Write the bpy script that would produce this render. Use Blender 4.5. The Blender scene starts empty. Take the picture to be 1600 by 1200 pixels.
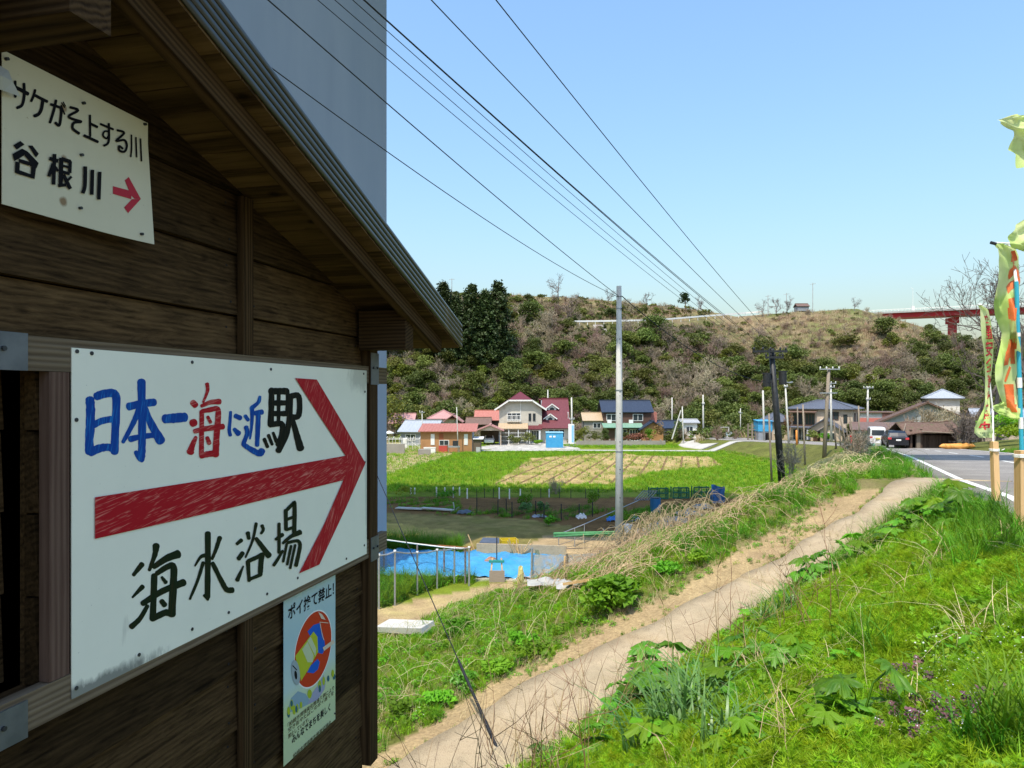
import bpy, math, random
import numpy as np
from mathutils import Vector, Matrix

SC = bpy.context.scene
COL = SC.collection
R = math.radians
RNG = np.random.default_rng(7)
random.seed(7)

# ------------------------------------------------------------------ camera, sky, sun, exposure
cam_data = bpy.data.cameras.new('camera')
cam_data.sensor_width = 36.0
cam_data.lens = 36.0 * 1110.0 / 1600.0
cam_data.shift_y = 18.0 / 1600.0
cam_data.clip_start = 0.05
cam_data.clip_end = 3000.0
cam = bpy.data.objects.new('camera', cam_data)
COL.objects.link(cam)
cam.location = (0, 0, 0)
cam.rotation_euler = (R(90), 0, 0)
SC.camera = cam

SUN_AZ, SUN_EL = R(207.0), R(63.0)          # clockwise from +Y, above the horizon
world = bpy.data.worlds.new('World')
SC.world = world
world.use_nodes = True
wn, wl = world.node_tree.nodes, world.node_tree.links
sky = wn.new('ShaderNodeTexSky')
sky.sky_type = 'NISHITA'
sky.sun_disc = False
sky.sun_elevation = SUN_EL
sky.sun_rotation = SUN_AZ
sky.altitude = 0.0
sky.air_density = 2.0
sky.dust_density = 3.0
sky.ozone_density = 10.0
bg = wn['Background']
bg.inputs['Strength'].default_value = 0.15
wl.new(sky.outputs['Color'], bg.inputs['Color'])

sun_data = bpy.data.lights.new('sun', 'SUN')
sun_data.energy = 3.0
sun_data.angle = R(0.5)
sun_data.color = (1.0, 0.92, 0.78)
sun = bpy.data.objects.new('sun', sun_data)
COL.objects.link(sun)
to_sun = Vector((math.sin(SUN_AZ) * math.cos(SUN_EL), math.cos(SUN_AZ) * math.cos(SUN_EL), math.sin(SUN_EL)))
sun.rotation_euler = to_sun.to_track_quat('Z', 'Y').to_euler()
sun.location = to_sun * 60

SC.view_settings.view_transform = 'Standard'
SC.view_settings.look = 'None'
SC.view_settings.gamma = 1.0
SC.view_settings.exposure = 0.79
SC.view_settings.use_curve_mapping = False
SC.render.engine = 'CYCLES'
SC.cycles.max_bounces = 6
SC.cycles.transparent_max_bounces = 12

# ------------------------------------------------------------------ object helpers
F = 1110.0                                     # focal length in photo pixels
def px(u, v, y):                               # the point at depth y seen at photo pixel (u, v)
    return Vector(((u - 800.0) / F * y, y, (618.0 - v) / F * y))

def tag(o, label=None, cat=None, group=None, kind=None):
    if label: o['label'] = label
    if cat: o['category'] = cat
    if group: o['group'] = group
    if kind: o['kind'] = kind
    return o

def thing(name, label, cat, loc=(0, 0, 0), rz=0.0, group=None):
    o = bpy.data.objects.new(name, None)
    o.empty_display_size = 0.2
    COL.objects.link(o)
    o.location = loc
    o.rotation_euler = (0, 0, rz)
    return tag(o, label, cat, group)

def link(name, me, parent=None, loc=(0, 0, 0), rot=(0, 0, 0), scale=(1, 1, 1)):
    o = bpy.data.objects.new(name, me)
    COL.objects.link(o)
    o.location, o.rotation_euler, o.scale = loc, rot, scale
    if parent is not None: o.parent = parent
    return o

def copy_tree(o, parent=None):
    c = o.copy(); COL.objects.link(c); c.parent = parent
    for ch in list(o.children): copy_tree(ch, c)
    return c

class MB:
    """collects shapes and links them as one mesh object"""
    def __init__(s): s.v, s.f, s.mi, s.cur = [], [], [], 0
    def add(s, vs, fs):
        b = len(s.v)
        s.v.extend([tuple(p) for p in vs])
        for f in fs:
            s.f.append(tuple(i + b for i in f)); s.mi.append(s.cur)
        return s
    def box(s, x0, x1, y0, y1, z0, z1, M=None):
        vs = [Vector((x, y, z)) for z in (z0, z1) for y in (y0, y1) for x in (x0, x1)]
        if M is not None: vs = [M @ p for p in vs]
        return s.add(vs, [(0, 2, 3, 1), (4, 5, 7, 6), (0, 1, 5, 4), (2, 6, 7, 3), (0, 4, 6, 2), (1, 3, 7, 5)])
    def bar(s, a, b, w, h, up=(0, 0, 1)):      # rectangular bar from a to b
        a, b = Vector(a), Vector(b); d = (b - a).normalized(); up = Vector(up)
        if abs(d.dot(up)) > 0.98: up = Vector((1, 0, 0))
        sx = d.cross(up).normalized(); sz = sx.cross(d).normalized()
        vs = [p + sx * (i * w / 2) + sz * (j * h / 2) for p in (a, b) for i, j in ((-1, -1), (1, -1), (1, 1), (-1, 1))]
        return s.add(vs, [(0, 1, 2, 3), (7, 6, 5, 4), (0, 4, 5, 1), (1, 5, 6, 2), (2, 6, 7, 3), (3, 7, 4, 0)])
    def tube(s, pts, rad, n=6, caps=True):
        pts = [Vector(p) for p in pts]; m = len(pts)
        if not hasattr(rad, '__len__'): rad = [rad] * m
        vs, prev = [], None
        for i, p in enumerate(pts):
            d = (pts[min(i + 1, m - 1)] - pts[max(i - 1, 0)])
            d = d.normalized() if d.length > 1e-9 else Vector((0, 0, 1))
            if prev is None:
                r = Vector((0, 0, 1)) if abs(d.z) < 0.9 else Vector((1, 0, 0))
                prev = d.cross(r).normalized()
            prev = (prev - d * prev.dot(d)); prev = prev.normalized() if prev.length > 1e-9 else d.orthogonal().normalized()
            q = d.cross(prev)
            for k in range(n):
                a = 2 * math.pi * k / n
                vs.append(p + (prev * math.cos(a) + q * math.sin(a)) * rad[i])
        fs = [(i * n + k, i * n + (k + 1) % n, (i + 1) * n + (k + 1) % n, (i + 1) * n + k) for i in range(m - 1) for k in range(n)]
        if caps: fs += [tuple(range(n - 1, -1, -1)), tuple((m - 1) * n + k for k in range(n))]
        return s.add(vs, fs)
    def prism(s, poly, axis, a, b, M=None):    # polygon (two coordinates) pushed along axis 'x', 'y' or 'z' from a to b
        def P(p, c):
            q = {'x': (c, p[0], p[1]), 'y': (p[0], c, p[1]), 'z': (p[0], p[1], c)}[axis]
            return M @ Vector(q) if M is not None else Vector(q)
        n = len(poly)
        vs = [P(p, a) for p in poly] + [P(p, b) for p in poly]
        fs = [tuple(range(n)), tuple(range(2 * n - 1, n - 1, -1))] + [(i, n + i, n + (i + 1) % n, (i + 1) % n) for i in range(n)]
        return s.add(vs, fs)
    def slab(s, quad, t, up=None):             # a flat polygon given thickness t along its normal
        q = [Vector(p) for p in quad]
        nrm = (q[1] - q[0]).cross(q[2] - q[0]).normalized()
        if nrm.z < 0: nrm = -nrm
        n = len(q)
        vs = q + [p + nrm * t for p in q]
        return s.add(vs, [tuple(range(n)), tuple(range(2 * n - 1, n - 1, -1))] + [(i, n + i, n + (i + 1) % n, (i + 1) % n) for i in range(n)])
    def blob(s, c, r, rings=5, seg=8, jit=0.0):
        c = Vector(c); r = r if hasattr(r, '__len__') else (r, r, r)
        vs, fs = [], []
        for i in range(rings + 1):
            th = math.pi * i / rings
            for k in range(seg):
                a = 2 * math.pi * k / seg
                j = 1 + jit * (random.random() - 0.5)
                vs.append(c + Vector((r[0] * math.sin(th) * math.cos(a) * j, r[1] * math.sin(th) * math.sin(a) * j, r[2] * math.cos(th) * j)))
        for i in range(rings):
            for k in range(seg):
                fs.append((i * seg + k, (i + 1) * seg + k, (i + 1) * seg + (k + 1) % seg, i * seg + (k + 1) % seg))
        return s.add(vs, fs)
    def mesh(s, name, mats, smooth=False):
        me = bpy.data.meshes.new(name)
        me.from_pydata(s.v, [], s.f)
        for m in (mats if isinstance(mats, (list, tuple)) else [mats]): me.materials.append(m)
        if s.cur or any(s.mi): me.polygons.foreach_set('material_index', s.mi)
        if smooth: me.polygons.foreach_set('use_smooth', [True] * len(me.polygons))
        me.update()
        return me
    def build(s, name, mats, parent=None, smooth=False, loc=(0, 0, 0), rot=(0, 0, 0)):
        return link(name, s.mesh(name, mats, smooth), parent, loc, rot)

def np_mesh(name, V, Fa, mats, mi=None, smooth=False):
    """mesh from arrays: V (n,3), Fa (m,3) or (m,4)"""
    me = bpy.data.meshes.new(name)
    V = np.ascontiguousarray(V, dtype=np.float32); Fa = np.ascontiguousarray(Fa, dtype=np.int32)
    k = Fa.shape[1]
    me.vertices.add(len(V)); me.vertices.foreach_set('co', V.ravel())
    me.loops.add(Fa.size); me.loops.foreach_set('vertex_index', Fa.ravel())
    me.polygons.add(len(Fa)); me.polygons.foreach_set('loop_start', np.arange(0, Fa.size, k, dtype=np.int32))
    for m in (mats if isinstance(mats, (list, tuple)) else [mats]): me.materials.append(m)
    if mi is not None: me.polygons.foreach_set('material_index', np.asarray(mi, dtype=np.int32))
    if smooth: me.polygons.foreach_set('use_smooth', np.ones(len(Fa), dtype=bool))
    me.update(calc_edges=True)
    me.validate()
    return me

# ------------------------------------------------------------------ materials
def nd(nt, t, **kw):
    n = nt.nodes.new(t)
    for k, v in kw.items(): setattr(n, k, v)
    return n

def material(name, c1, c2=None, scale=4.0, rough=0.8, metal=0.0, bump=0.0, bscale=None, stretch=None, detail=4.0,
             coords='Object', rand=0.0, spec=0.3, contrast=(0.35, 0.65), c3=None, s3=0.6, k3=(0.55, 0.7)):
    """principled material whose colour wanders between c1 and c2 (and patches of c3), with optional relief"""
    m = bpy.data.materials.new(name); m.use_nodes = True
    nt = m.node_tree; L = nt.links
    p = nt.nodes['Principled BSDF']
    p.inputs['Roughness'].default_value = rough
    p.inputs['Metallic'].default_value = metal
    p.inputs['Specular IOR Level'].default_value = spec
    if c2 is None and not bump and not rand:
        p.inputs['Base Color'].default_value = (*c1, 1); return m
    tc = nd(nt, 'ShaderNodeTexCoord'); mp = nd(nt, 'ShaderNodeMapping')
    L.new(tc.outputs[coords], mp.inputs['Vector'])
    if stretch: mp.inputs['Scale'].default_value = stretch
    oi = nd(nt, 'ShaderNodeObjectInfo')
    off = nd(nt, 'ShaderNodeVectorMath', operation='SCALE'); off.inputs[0].default_value = (37.0, 17.0, 53.0)
    L.new(oi.outputs['Random'], off.inputs['Scale'])
    if coords == 'Object': L.new(off.outputs[0], mp.inputs['Location'])
    def noise(sc, dt, ro=0.6):
        n = nd(nt, 'ShaderNodeTexNoise'); n.inputs['Scale'].default_value = sc; n.inputs['Detail'].default_value = dt
        n.inputs['Roughness'].default_value = ro; L.new(mp.outputs[0], n.inputs['Vector']); return n
    col = None
    if c2 is not None:
        n = noise(scale, detail)
        mr = nd(nt, 'ShaderNodeMapRange'); mr.inputs['From Min'].default_value = contrast[0]; mr.inputs['From Max'].default_value = contrast[1]
        L.new(n.outputs['Fac'], mr.inputs['Value'])
        mx = nd(nt, 'ShaderNodeMix', data_type='RGBA'); mx.inputs['A'].default_value = (*c1, 1); mx.inputs['B'].default_value = (*c2, 1)
        L.new(mr.outputs[0], mx.inputs['Factor']); col = mx.outputs['Result']
    if c3 is not None:
        n = noise(scale * s3, 6.0)
        mr = nd(nt, 'ShaderNodeMapRange'); mr.inputs['From Min'].default_value = k3[0]; mr.inputs['From Max'].default_value = k3[1]
        L.new(n.outputs['Fac'], mr.inputs['Value'])
        mx = nd(nt, 'ShaderNodeMix', data_type='RGBA'); mx.inputs['B'].default_value = (*c3, 1)
        if col is not None: L.new(col, mx.inputs['A'])
        else: mx.inputs['A'].default_value = (*c1, 1)
        L.new(mr.outputs[0], mx.inputs['Factor']); col = mx.outputs['Result']
    if rand:
        hs = nd(nt, 'ShaderNodeHueSaturation')
        mr = nd(nt, 'ShaderNodeMapRange'); mr.inputs['To Min'].default_value = 1 - rand; mr.inputs['To Max'].default_value = 1 + rand
        L.new(oi.outputs['Random'], mr.inputs['Value']); L.new(mr.outputs[0], hs.inputs['Value'])
        if col is not None: L.new(col, hs.inputs['Color'])
        else: hs.inputs['Color'].default_value = (*c1, 1)
        col = hs.outputs['Color']
    if col is not None: L.new(col, p.inputs['Base Color'])
    else: p.inputs['Base Color'].default_value = (*c1, 1)
    if bump:
        n = noise(bscale or scale * 3, 5.0)
        b = nd(nt, 'ShaderNodeBump'); b.inputs['Strength'].default_value = 1.0; b.inputs['Distance'].default_value = bump
        L.new(n.outputs['Fac'], b.inputs['Height']); L.new(b.outputs[0], p.inputs['Normal'])
    return m

def leafmat(name, c1, c2, trans=0.35, rough=0.55, rand=0.25, spec=0.25, huev=0.03, scale=3.0):
    """leaf: diffuse and glossy side plus light shining through; each plant a little different"""
    m = bpy.data.materials.new(name); m.use_nodes = True
    nt = m.node_tree; L = nt.links
    p = nt.nodes['Principled BSDF']; out = nt.nodes['Material Output']
    p.inputs['Roughness'].default_value = rough; p.inputs['Specular IOR Level'].default_value = spec
    tc = nd(nt, 'ShaderNodeTexCoord'); oi = nd(nt, 'ShaderNodeObjectInfo')
    n = nd(nt, 'ShaderNodeTexNoise'); n.inputs['Scale'].default_value = scale; n.inputs['Detail'].default_value = 3.0
    L.new(tc.outputs['Object'], n.inputs['Vector'])
    ad = nd(nt, 'ShaderNodeMath', operation='MULTIPLY_ADD'); ad.inputs[1].default_value = 0.55
    L.new(oi.outputs['Random'], ad.inputs[0]); L.new(n.outputs['Fac'], ad.inputs[2])
    mr = nd(nt, 'ShaderNodeMapRange'); mr.inputs['From Min'].default_value = 0.45; mr.inputs['From Max'].default_value = 1.1
    L.new(ad.outputs[0], mr.inputs['Value'])
    mx = nd(nt, 'ShaderNodeMix', data_type='RGBA'); mx.inputs['A'].default_value = (*c1, 1); mx.inputs['B'].default_value = (*c2, 1)
    L.new(mr.outputs[0], mx.inputs['Factor'])
    hs = nd(nt, 'ShaderNodeHueSaturation')
    wn_ = nd(nt, 'ShaderNodeTexWhiteNoise', noise_dimensions='1D'); L.new(oi.outputs['Random'], wn_.inputs['W'])
    mv = nd(nt, 'ShaderNodeMapRange'); mv.inputs['To Min'].default_value = 1 - rand; mv.inputs['To Max'].default_value = 1 + rand
    L.new(wn_.outputs['Value'], mv.inputs['Value']); L.new(mv.outputs[0], hs.inputs['Value'])
    mh = nd(nt, 'ShaderNodeMapRange'); mh.inputs['To Min'].default_value = 0.5 - huev; mh.inputs['To Max'].default_value = 0.5 + huev
    L.new(oi.outputs['Random'], mh.inputs['Value']); L.new(mh.outputs[0], hs.inputs['Hue'])
    L.new(mx.outputs['Result'], hs.inputs['Color'])
    L.new(hs.outputs['Color'], p.inputs['Base Color'])
    if trans > 0:
        t = nd(nt, 'ShaderNodeBsdfTranslucent'); ms = nd(nt, 'ShaderNodeMixShader'); ms.inputs[0].default_value = trans
        L.new(hs.outputs['Color'], t.inputs['Color'])
        L.new(p.outputs[0], ms.inputs[1]); L.new(t.outputs[0], ms.inputs[2]); L.new(ms.outputs[0], out.inputs['Surface'])
    return m

def wood(name, dark, light, rough=0.8, along=(0.5, 9.0, 9.0), bump=0.002, rand=0.25, knots=True, ring=0.45):
    """weathered timber, grain running along local X"""
    m = bpy.data.materials.new(name); m.use_nodes = True
    nt = m.node_tree; L = nt.links; p = nt.nodes['Principled BSDF']
    p.inputs['Roughness'].default_value = rough; p.inputs['Specular IOR Level'].default_value = 0.05
    tc = nd(nt, 'ShaderNodeTexCoord'); oi = nd(nt, 'ShaderNodeObjectInfo')
    off = nd(nt, 'ShaderNodeVectorMath', operation='SCALE'); off.inputs[0].default_value = (31.0, 19.0, 47.0)
    L.new(oi.outputs['Random'], off.inputs['Scale'])
    ad = nd(nt, 'ShaderNodeVectorMath', operation='ADD'); L.new(tc.outputs['Object'], ad.inputs[0]); L.new(off.outputs[0], ad.inputs[1])
    mp = nd(nt, 'ShaderNodeMapping'); mp.inputs['Scale'].default_value = along; L.new(ad.outputs[0], mp.inputs['Vector'])
    wob = nd(nt, 'ShaderNodeTexNoise'); wob.inputs['Scale'].default_value = 1.3; wob.inputs['Detail'].default_value = 2.0
    L.new(mp.outputs[0], wob.inputs['Vector'])
    wv = nd(nt, 'ShaderNodeTexNoise'); wv.inputs['Scale'].default_value = 6.0; wv.inputs['Detail'].default_value = 7.0; wv.inputs['Roughness'].default_value = 0.7
    wv.inputs['Distortion'].default_value = 0.6; L.new(mp.outputs[0], wv.inputs['Vector'])
    rg = nd(nt, 'ShaderNodeTexWave', wave_type='RINGS', rings_direction='X'); rg.inputs['Scale'].default_value = 2.2; rg.inputs['Distortion'].default_value = 6.0
    rg.inputs['Detail'].default_value = 2.5; rg.inputs['Detail Scale'].default_value = 0.8; L.new(mp.outputs[0], rg.inputs['Vector'])
    mm = nd(nt, 'ShaderNodeMath', operation='MULTIPLY_ADD'); mm.inputs[1].default_value = ring
    L.new(rg.outputs['Fac'], mm.inputs[0]); L.new(wv.outputs['Fac'], mm.inputs[2])
    mr = nd(nt, 'ShaderNodeMapRange'); mr.inputs['From Min'].default_value = 0.33 + ring * .05; mr.inputs['From Max'].default_value = 0.62 + ring * .8; L.new(mm.outputs[0], mr.inputs['Value'])
    mx = nd(nt, 'ShaderNodeMix', data_type='RGBA'); mx.inputs['A'].default_value = (*dark, 1); mx.inputs['B'].default_value = (*light, 1)
    L.new(mr.outputs[0], mx.inputs['Factor'])
    col = mx.outputs['Result']
    if knots:
        vo = nd(nt, 'ShaderNodeTexVoronoi'); vo.inputs['Scale'].default_value = 3.2
        mk = nd(nt, 'ShaderNodeMapping'); mk.inputs['Scale'].default_value = (1.0, 1.7, 1.7); L.new(ad.outputs[0], mk.inputs['Vector']); L.new(mk.outputs[0], vo.inputs['Vector'])
        kr = nd(nt, 'ShaderNodeMapRange'); kr.inputs['From Min'].default_value = 0.045; kr.inputs['From Max'].default_value = 0.11
        kr.inputs['To Min'].default_value = 0.8; kr.inputs['To Max'].default_value = 0.0; L.new(vo.outputs['Distance'], kr.inputs['Value'])
        m2 = nd(nt, 'ShaderNodeMix', data_type='RGBA'); m2.inputs['B'].default_value = (dark[0] * 0.25, dark[1] * 0.22, dark[2] * 0.2, 1)
        L.new(col, m2.inputs['A']); L.new(kr.outputs[0], m2.inputs['Factor']); col = m2.outputs['Result']
    hs = nd(nt, 'ShaderNodeHueSaturation'); mv = nd(nt, 'ShaderNodeMapRange'); mv.inputs['To Min'].default_value = 1 - rand; mv.inputs['To Max'].default_value = 1 + rand
    L.new(oi.outputs['Random'], mv.inputs['Value']); L.new(mv.outputs[0], hs.inputs['Value']); L.new(col, hs.inputs['Color'])
    L.new(hs.outputs['Color'], p.inputs['Base Color'])
    b = nd(nt, 'ShaderNodeBump'); b.inputs['Distance'].default_value = bump; b.inputs['Strength'].default_value = 1.0
    L.new(mm.outputs[0], b.inputs['Height']); L.new(b.outputs[0], p.inputs['Normal'])
    return m

M = {}
M['concrete'] = material('weathered_concrete', (0.37, 0.29, 0.19), (0.44, 0.355, 0.24), 1.5, 0.9, bump=0.008, bscale=45, c3=(0.27, 0.225, 0.15), s3=0.5)
def speckle(m, c, sc=130.0, lo=.60, hi=.68):
    """aggregate grains showing in worn concrete"""
    nt = m.node_tree; L = nt.links; p = nt.nodes['Principled BSDF']; ge = nd(nt, 'ShaderNodeNewGeometry'); n = nd(nt, 'ShaderNodeTexNoise'); n.inputs['Scale'].default_value = sc; n.inputs['Detail'].default_value = 2; L.new(ge.outputs['Position'], n.inputs['Vector'])
    n2 = nd(nt, 'ShaderNodeTexNoise'); n2.inputs['Scale'].default_value = 9; n2.inputs['Detail'].default_value = 6; L.new(ge.outputs['Position'], n2.inputs['Vector']); ad = nd(nt, 'ShaderNodeMath', operation='MULTIPLY_ADD'); ad.inputs[1].default_value = .35; L.new(n2.outputs['Fac'], ad.inputs[0]); L.new(n.outputs['Fac'], ad.inputs[2])
    mr = nd(nt, 'ShaderNodeMapRange'); mr.inputs['From Min'].default_value = lo + .12; mr.inputs['From Max'].default_value = hi + .16; L.new(ad.outputs[0], mr.inputs['Value']); mx = nd(nt, 'ShaderNodeMix', data_type='RGBA'); mx.inputs['B'].default_value = (*c, 1); src = p.inputs['Base Color'].links[0].from_socket; L.new(src, mx.inputs['A']); L.new(mr.outputs[0], mx.inputs['Factor']); L.new(mx.outputs['Result'], p.inputs['Base Color'])
speckle(M['concrete'], (.20, .155, .10))
M['pier'] = material('pier_concrete', (0.26, 0.315, 0.40), (0.31, 0.36, 0.44), 0.35, 0.85, bump=0.004, bscale=3, stretch=(1, 1, 0.15), c3=(0.235, 0.285, 0.36), s3=0.4)  # blue skylight on the shaded concrete is put into the base colour
M['pole'] = material('pole_concrete', (0.48, 0.47, 0.44), (0.56, 0.55, 0.52), 3, 0.85, bump=0.002, bscale=60)
M['asphalt'] = material('old_asphalt', (0.24, 0.22, 0.205), (0.31, 0.29, 0.265), 0.8, 0.9, bump=0.004, bscale=90, coords='Object', c3=(0.20, 0.18, 0.17), s3=0.4)
speckle(M['asphalt'], (.13, .12, .11), 90)
M['paint'] = material('road_paint', (0.78, 0.78, 0.75), (0.6, 0.59, 0.55), 6, 0.7)
M['metal'] = material('galvanised_metal', (0.42, 0.44, 0.46), (0.33, 0.35, 0.37), 12, 0.5, 0.6)
M['darkmetal'] = material('dark_steel', (0.03, 0.032, 0.036), (0.05, 0.052, 0.056), 5, 0.5, 0.3)
M['wire'] = material('black_cable', (0.012, 0.014, 0.02), rough=0.6)
M['white'] = material('white_paint', (0.78, 0.78, 0.76), (0.70, 0.70, 0.68), 3, 0.6)
M['glass'] = material('window_glass', (0.03, 0.04, 0.05), rough=0.08, spec=0.6)
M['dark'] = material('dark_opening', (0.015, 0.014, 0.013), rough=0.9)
M['tyre'] = material('tyre_rubber', (0.02, 0.02, 0.02), rough=0.85)
M['dry'] = leafmat('dry_stems', (0.50, 0.38, 0.21), (0.62, 0.50, 0.30), 0.12, rand=0.25)
M['stalk'] = leafmat('brown_stalks', (0.20, 0.11, 0.055), (0.34, 0.22, 0.12), 0.0, rand=0.3)
M['twig'] = leafmat('bare_twigs', (0.24, 0.20, 0.145), (0.36, 0.29, 0.21), 0.0, rand=0.22)
M['bark'] = material('tree_bark', (0.10, 0.08, 0.06), (0.17, 0.14, 0.11), 6, 0.95, bump=0.01, bscale=20)
M['board'] = wood('shed_boards', (0.014, 0.0078, 0.0034), (0.088, 0.052, 0.023), rand=0.45, along=(1.1, 9.0, 9.0), bump=0.003, ring=0.10)
M['beam'] = wood('shed_beams', (0.018, 0.010, 0.005), (0.075, 0.044, 0.020), knots=False, rand=0.15)
M['soffit'] = wood('soffit_boards', (0.026, 0.015, 0.007), (0.13, 0.078, 0.034), rand=0.25)
M['stake'] = wood('pale_stakes', (0.55, 0.34, 0.15), (0.70, 0.47, 0.24), knots=False, rand=0.1, along=(0.8, 12, 12))
M['oldwood'] = wood('old_grey_timber', (0.17, 0.14, 0.11), (0.30, 0.25, 0.20), knots=False)
# ------------------------------------------------------------------ terrain height
def smooth(a, b, x):
    t = np.clip((np.asarray(x, float) - a) / (b - a), 0, 1)
    return t * t * (3 - 2 * t)
_RZ = ([-40, 9.7, 15.5, 26, 32, 60, 79, 110, 160], [-1.47, -1.47, -1.88, -2.46, -2.8, -4.6, -5.5, -6.8, -7.2])
_LZ = ([-40, 34, 50, 95, 115, 400], [-6.6, -6.6, -6.9, -7.5, -7.7, -7.7])
_XE = ([-40, 62, 70, 80, 110, 150], [-17.85, 32.64, 34.6, 34.4, 31.0, 26.0])
def road_z(y): return np.interp(y, *_RZ)
def low_z(y): return np.interp(y, *_LZ)
def road_x(y): return np.interp(y, *_XE)
P0x, P0y, Ex, Ey = 8.6, 15.0, -0.754, -0.656     # head of the path and the way it runs down
def path_tq(x, y):
    dx, dy = x - P0x, y - P0y
    return dx * Ex + dy * Ey, dx * Ey - dy * Ex    # metres down the path, metres to its far side
def path_z(t): return -1.9 - 0.147 * np.maximum(t, 0)

_hn = [(RNG.uniform(0, 6.28), RNG.uniform(0.03, 0.12) * s, RNG.uniform(0, 6.28)) for s in (1, 1, 1, 1.5, 1.5, 2, 2.5, 3)]
def bumps(x, y):
    r = 0
    for a, k, p in _hn: r = r + np.sin((x * math.cos(a) + y * math.sin(a)) * k + p) * 0.06 / k ** 0.9 * 0.25
    return r
_HU = [-900, 300, 600, 700, 800, 900, 1000, 1080, 1150, 1240, 1340, 1430, 1500, 1600, 1800, 2600]
_HV = [500, 456, 458, 460, 460, 465, 474, 482, 494, 487, 482, 507, 530, 530, 520, 520]
_HB = [120, 128, 132, 134, 138, 142, 145, 146, 146, 140, 134, 122, 116, 112, 108, 100]
_HR = [230, 215, 210, 208, 205, 205, 205, 206, 205, 200, 196, 200, 210, 215, 215, 215]
def hill(x, y, base):
    yy = np.maximum(y, 20.0)
    u = 800 + F * x / yy
    zr = (618 - np.interp(u, _HU, _HV)) / F
    yb, yr = np.interp(u, _HU, _HB), np.interp(u, _HU, _HR)
    top = zr * yr
    t = (y - yb) / (yr - yb)
    tc = np.clip(t, 0, 1)
    prof = tc ** 1.15 * (1.75 - 0.75 * tc)
    h = base + (top - base) * prof
    h = h + bumps(x, y) * 2.0 * np.clip(tc * 4, 0, 1) * np.clip((1 - tc) * 4, 0, 1)
    h = np.where(t > 1, top - np.clip((t - 1) * 0.4, 0, 1) * 8, h)
    return np.where(t > 0, h, base)
def H(x, y):
    x, y = np.asarray(x, float), np.asarray(y, float)
    rz, lz = road_z(y), low_z(y)
    d = (x - road_x(y)) * 0.896
    a = np.where(d > -2.2, rz, np.maximum(lz, rz - 0.45 * (-d - 2.2)))
    a = np.where(d > 6.4, rz + np.minimum(0.12 * (d - 6.4), 2.6) * (1 - smooth(66, 84, y)), a)
    t, q = path_tq(x, y)
    zp = path_z(t)
    right = np.minimum(rz, zp + 0.55 * np.maximum(-q - 0.62, 0))
    q1 = np.interp(t, [0, 6, 9, 30], [2.3, 2.0, 0.9, 0.8])
    zq = np.minimum(zp, -1.9 - 0.147 * 12)  # foot of the far bank
    far = np.maximum(lz, zp - (zp - lz) / (12.0 - q1) * np.maximum(q - q1, 0))
    b = np.where(q < 0, right, far)
    w = smooth(-2.5, 1.0, t) * (1 - smooth(12, 17, q) * 0)
    z = a * (1 - w) + b * w
    z = np.where((t > 14) & (q > 0), np.minimum(z, far), z)
    dirt = np.exp(-((q - 1.0) / 0.5) ** 2) * (t > 0) * 0.05
    z = z + dirt * -1.0
    z = z + np.sin(x * 1.7 + y * 0.6) * np.sin(y * 1.3 - x * 0.4) * 0.05 * np.clip(np.abs(q) - 0.8, 0, 1) * np.where(d > -0.9, 0, 1) * (y < 40)
    return hill(x, y, z)
_YS = np.concatenate([np.arange(0.6, 60, 0.02), np.arange(60, 420, 0.15)])
def hit(u, v):
    """the ground point seen at photo pixel (u, v)"""
    x = (u - 800.0) / F * _YS; zr = (618.0 - v) / F * _YS
    below = np.nonzero(zr <= H(x, _YS))[0]
    y = float(_YS[below[0]]) if len(below) else 400.0
    xx = (u - 800.0) / F * y
    return Vector((xx, y, float(H(xx, y))))
def gz(x, y): return float(H(x, y))
def low_at(u, v):
    """point of the low field seen at photo pixel (u, v), past whatever stands in front"""
    y = 40.0
    for _ in range(30): y = float(low_z(y)) * F / (618.0 - v)
    return Vector(((u - 800) / F * y, y, float(low_z(y))))

# ------------------------------------------------------------------ ground sheet with its own soil, sand and turf colours
def inside(X, Y, poly):
    r = np.zeros(X.shape, bool); n = len(poly)
    for i in range(n):
        x1, y1 = poly[i][0], poly[i][1]; x2, y2 = poly[(i + 1) % n][0], poly[(i + 1) % n][1]
        if y1 == y2: continue
        c = ((Y >= min(y1, y2)) & (Y < max(y1, y2))) & (X < (x2 - x1) * (Y - y1) / (y2 - y1) + x1)
        r ^= c
    return r
def vnoise(X, Y, s, seed=0):
    g = np.random.default_rng(seed).random((256, 256))
    x, y = X / s, Y / s; xi, yi = np.floor(x).astype(int), np.floor(y).astype(int); fx, fy = x - xi, y - yi
    fx, fy = fx * fx * (3 - 2 * fx), fy * fy * (3 - 2 * fy)
    G = lambda a, b: g[a % 256, b % 256]
    return (G(xi, yi) * (1 - fx) + G(xi + 1, yi) * fx) * (1 - fy) + (G(xi, yi + 1) * (1 - fx) + G(xi + 1, yi + 1) * fx) * fy
rr = np.concatenate([[0.0], 0.35 * 1.0165 ** np.arange(0, 480)]); rr = rr[rr < 800]
az = np.concatenate([np.linspace(-180, -41, 30, endpoint=False), np.linspace(-41, 41, 520, endpoint=False), np.linspace(41, 180, 30, endpoint=False)])
RR, AA = np.meshgrid(rr, np.radians(az), indexing='ij')
GX, GY = RR * np.sin(AA), RR * np.cos(AA)
GZ = H(GX, GY)
C_field, C_soil, C_sand, C_bank, C_lawn, C_tan, C_hill = [np.array(c) for c in
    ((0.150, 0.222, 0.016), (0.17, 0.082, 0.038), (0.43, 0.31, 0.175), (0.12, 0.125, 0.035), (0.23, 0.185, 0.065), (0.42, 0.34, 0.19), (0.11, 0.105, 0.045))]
colr = np.zeros(GX.shape + (3,)); colr[:] = C_field
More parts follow.
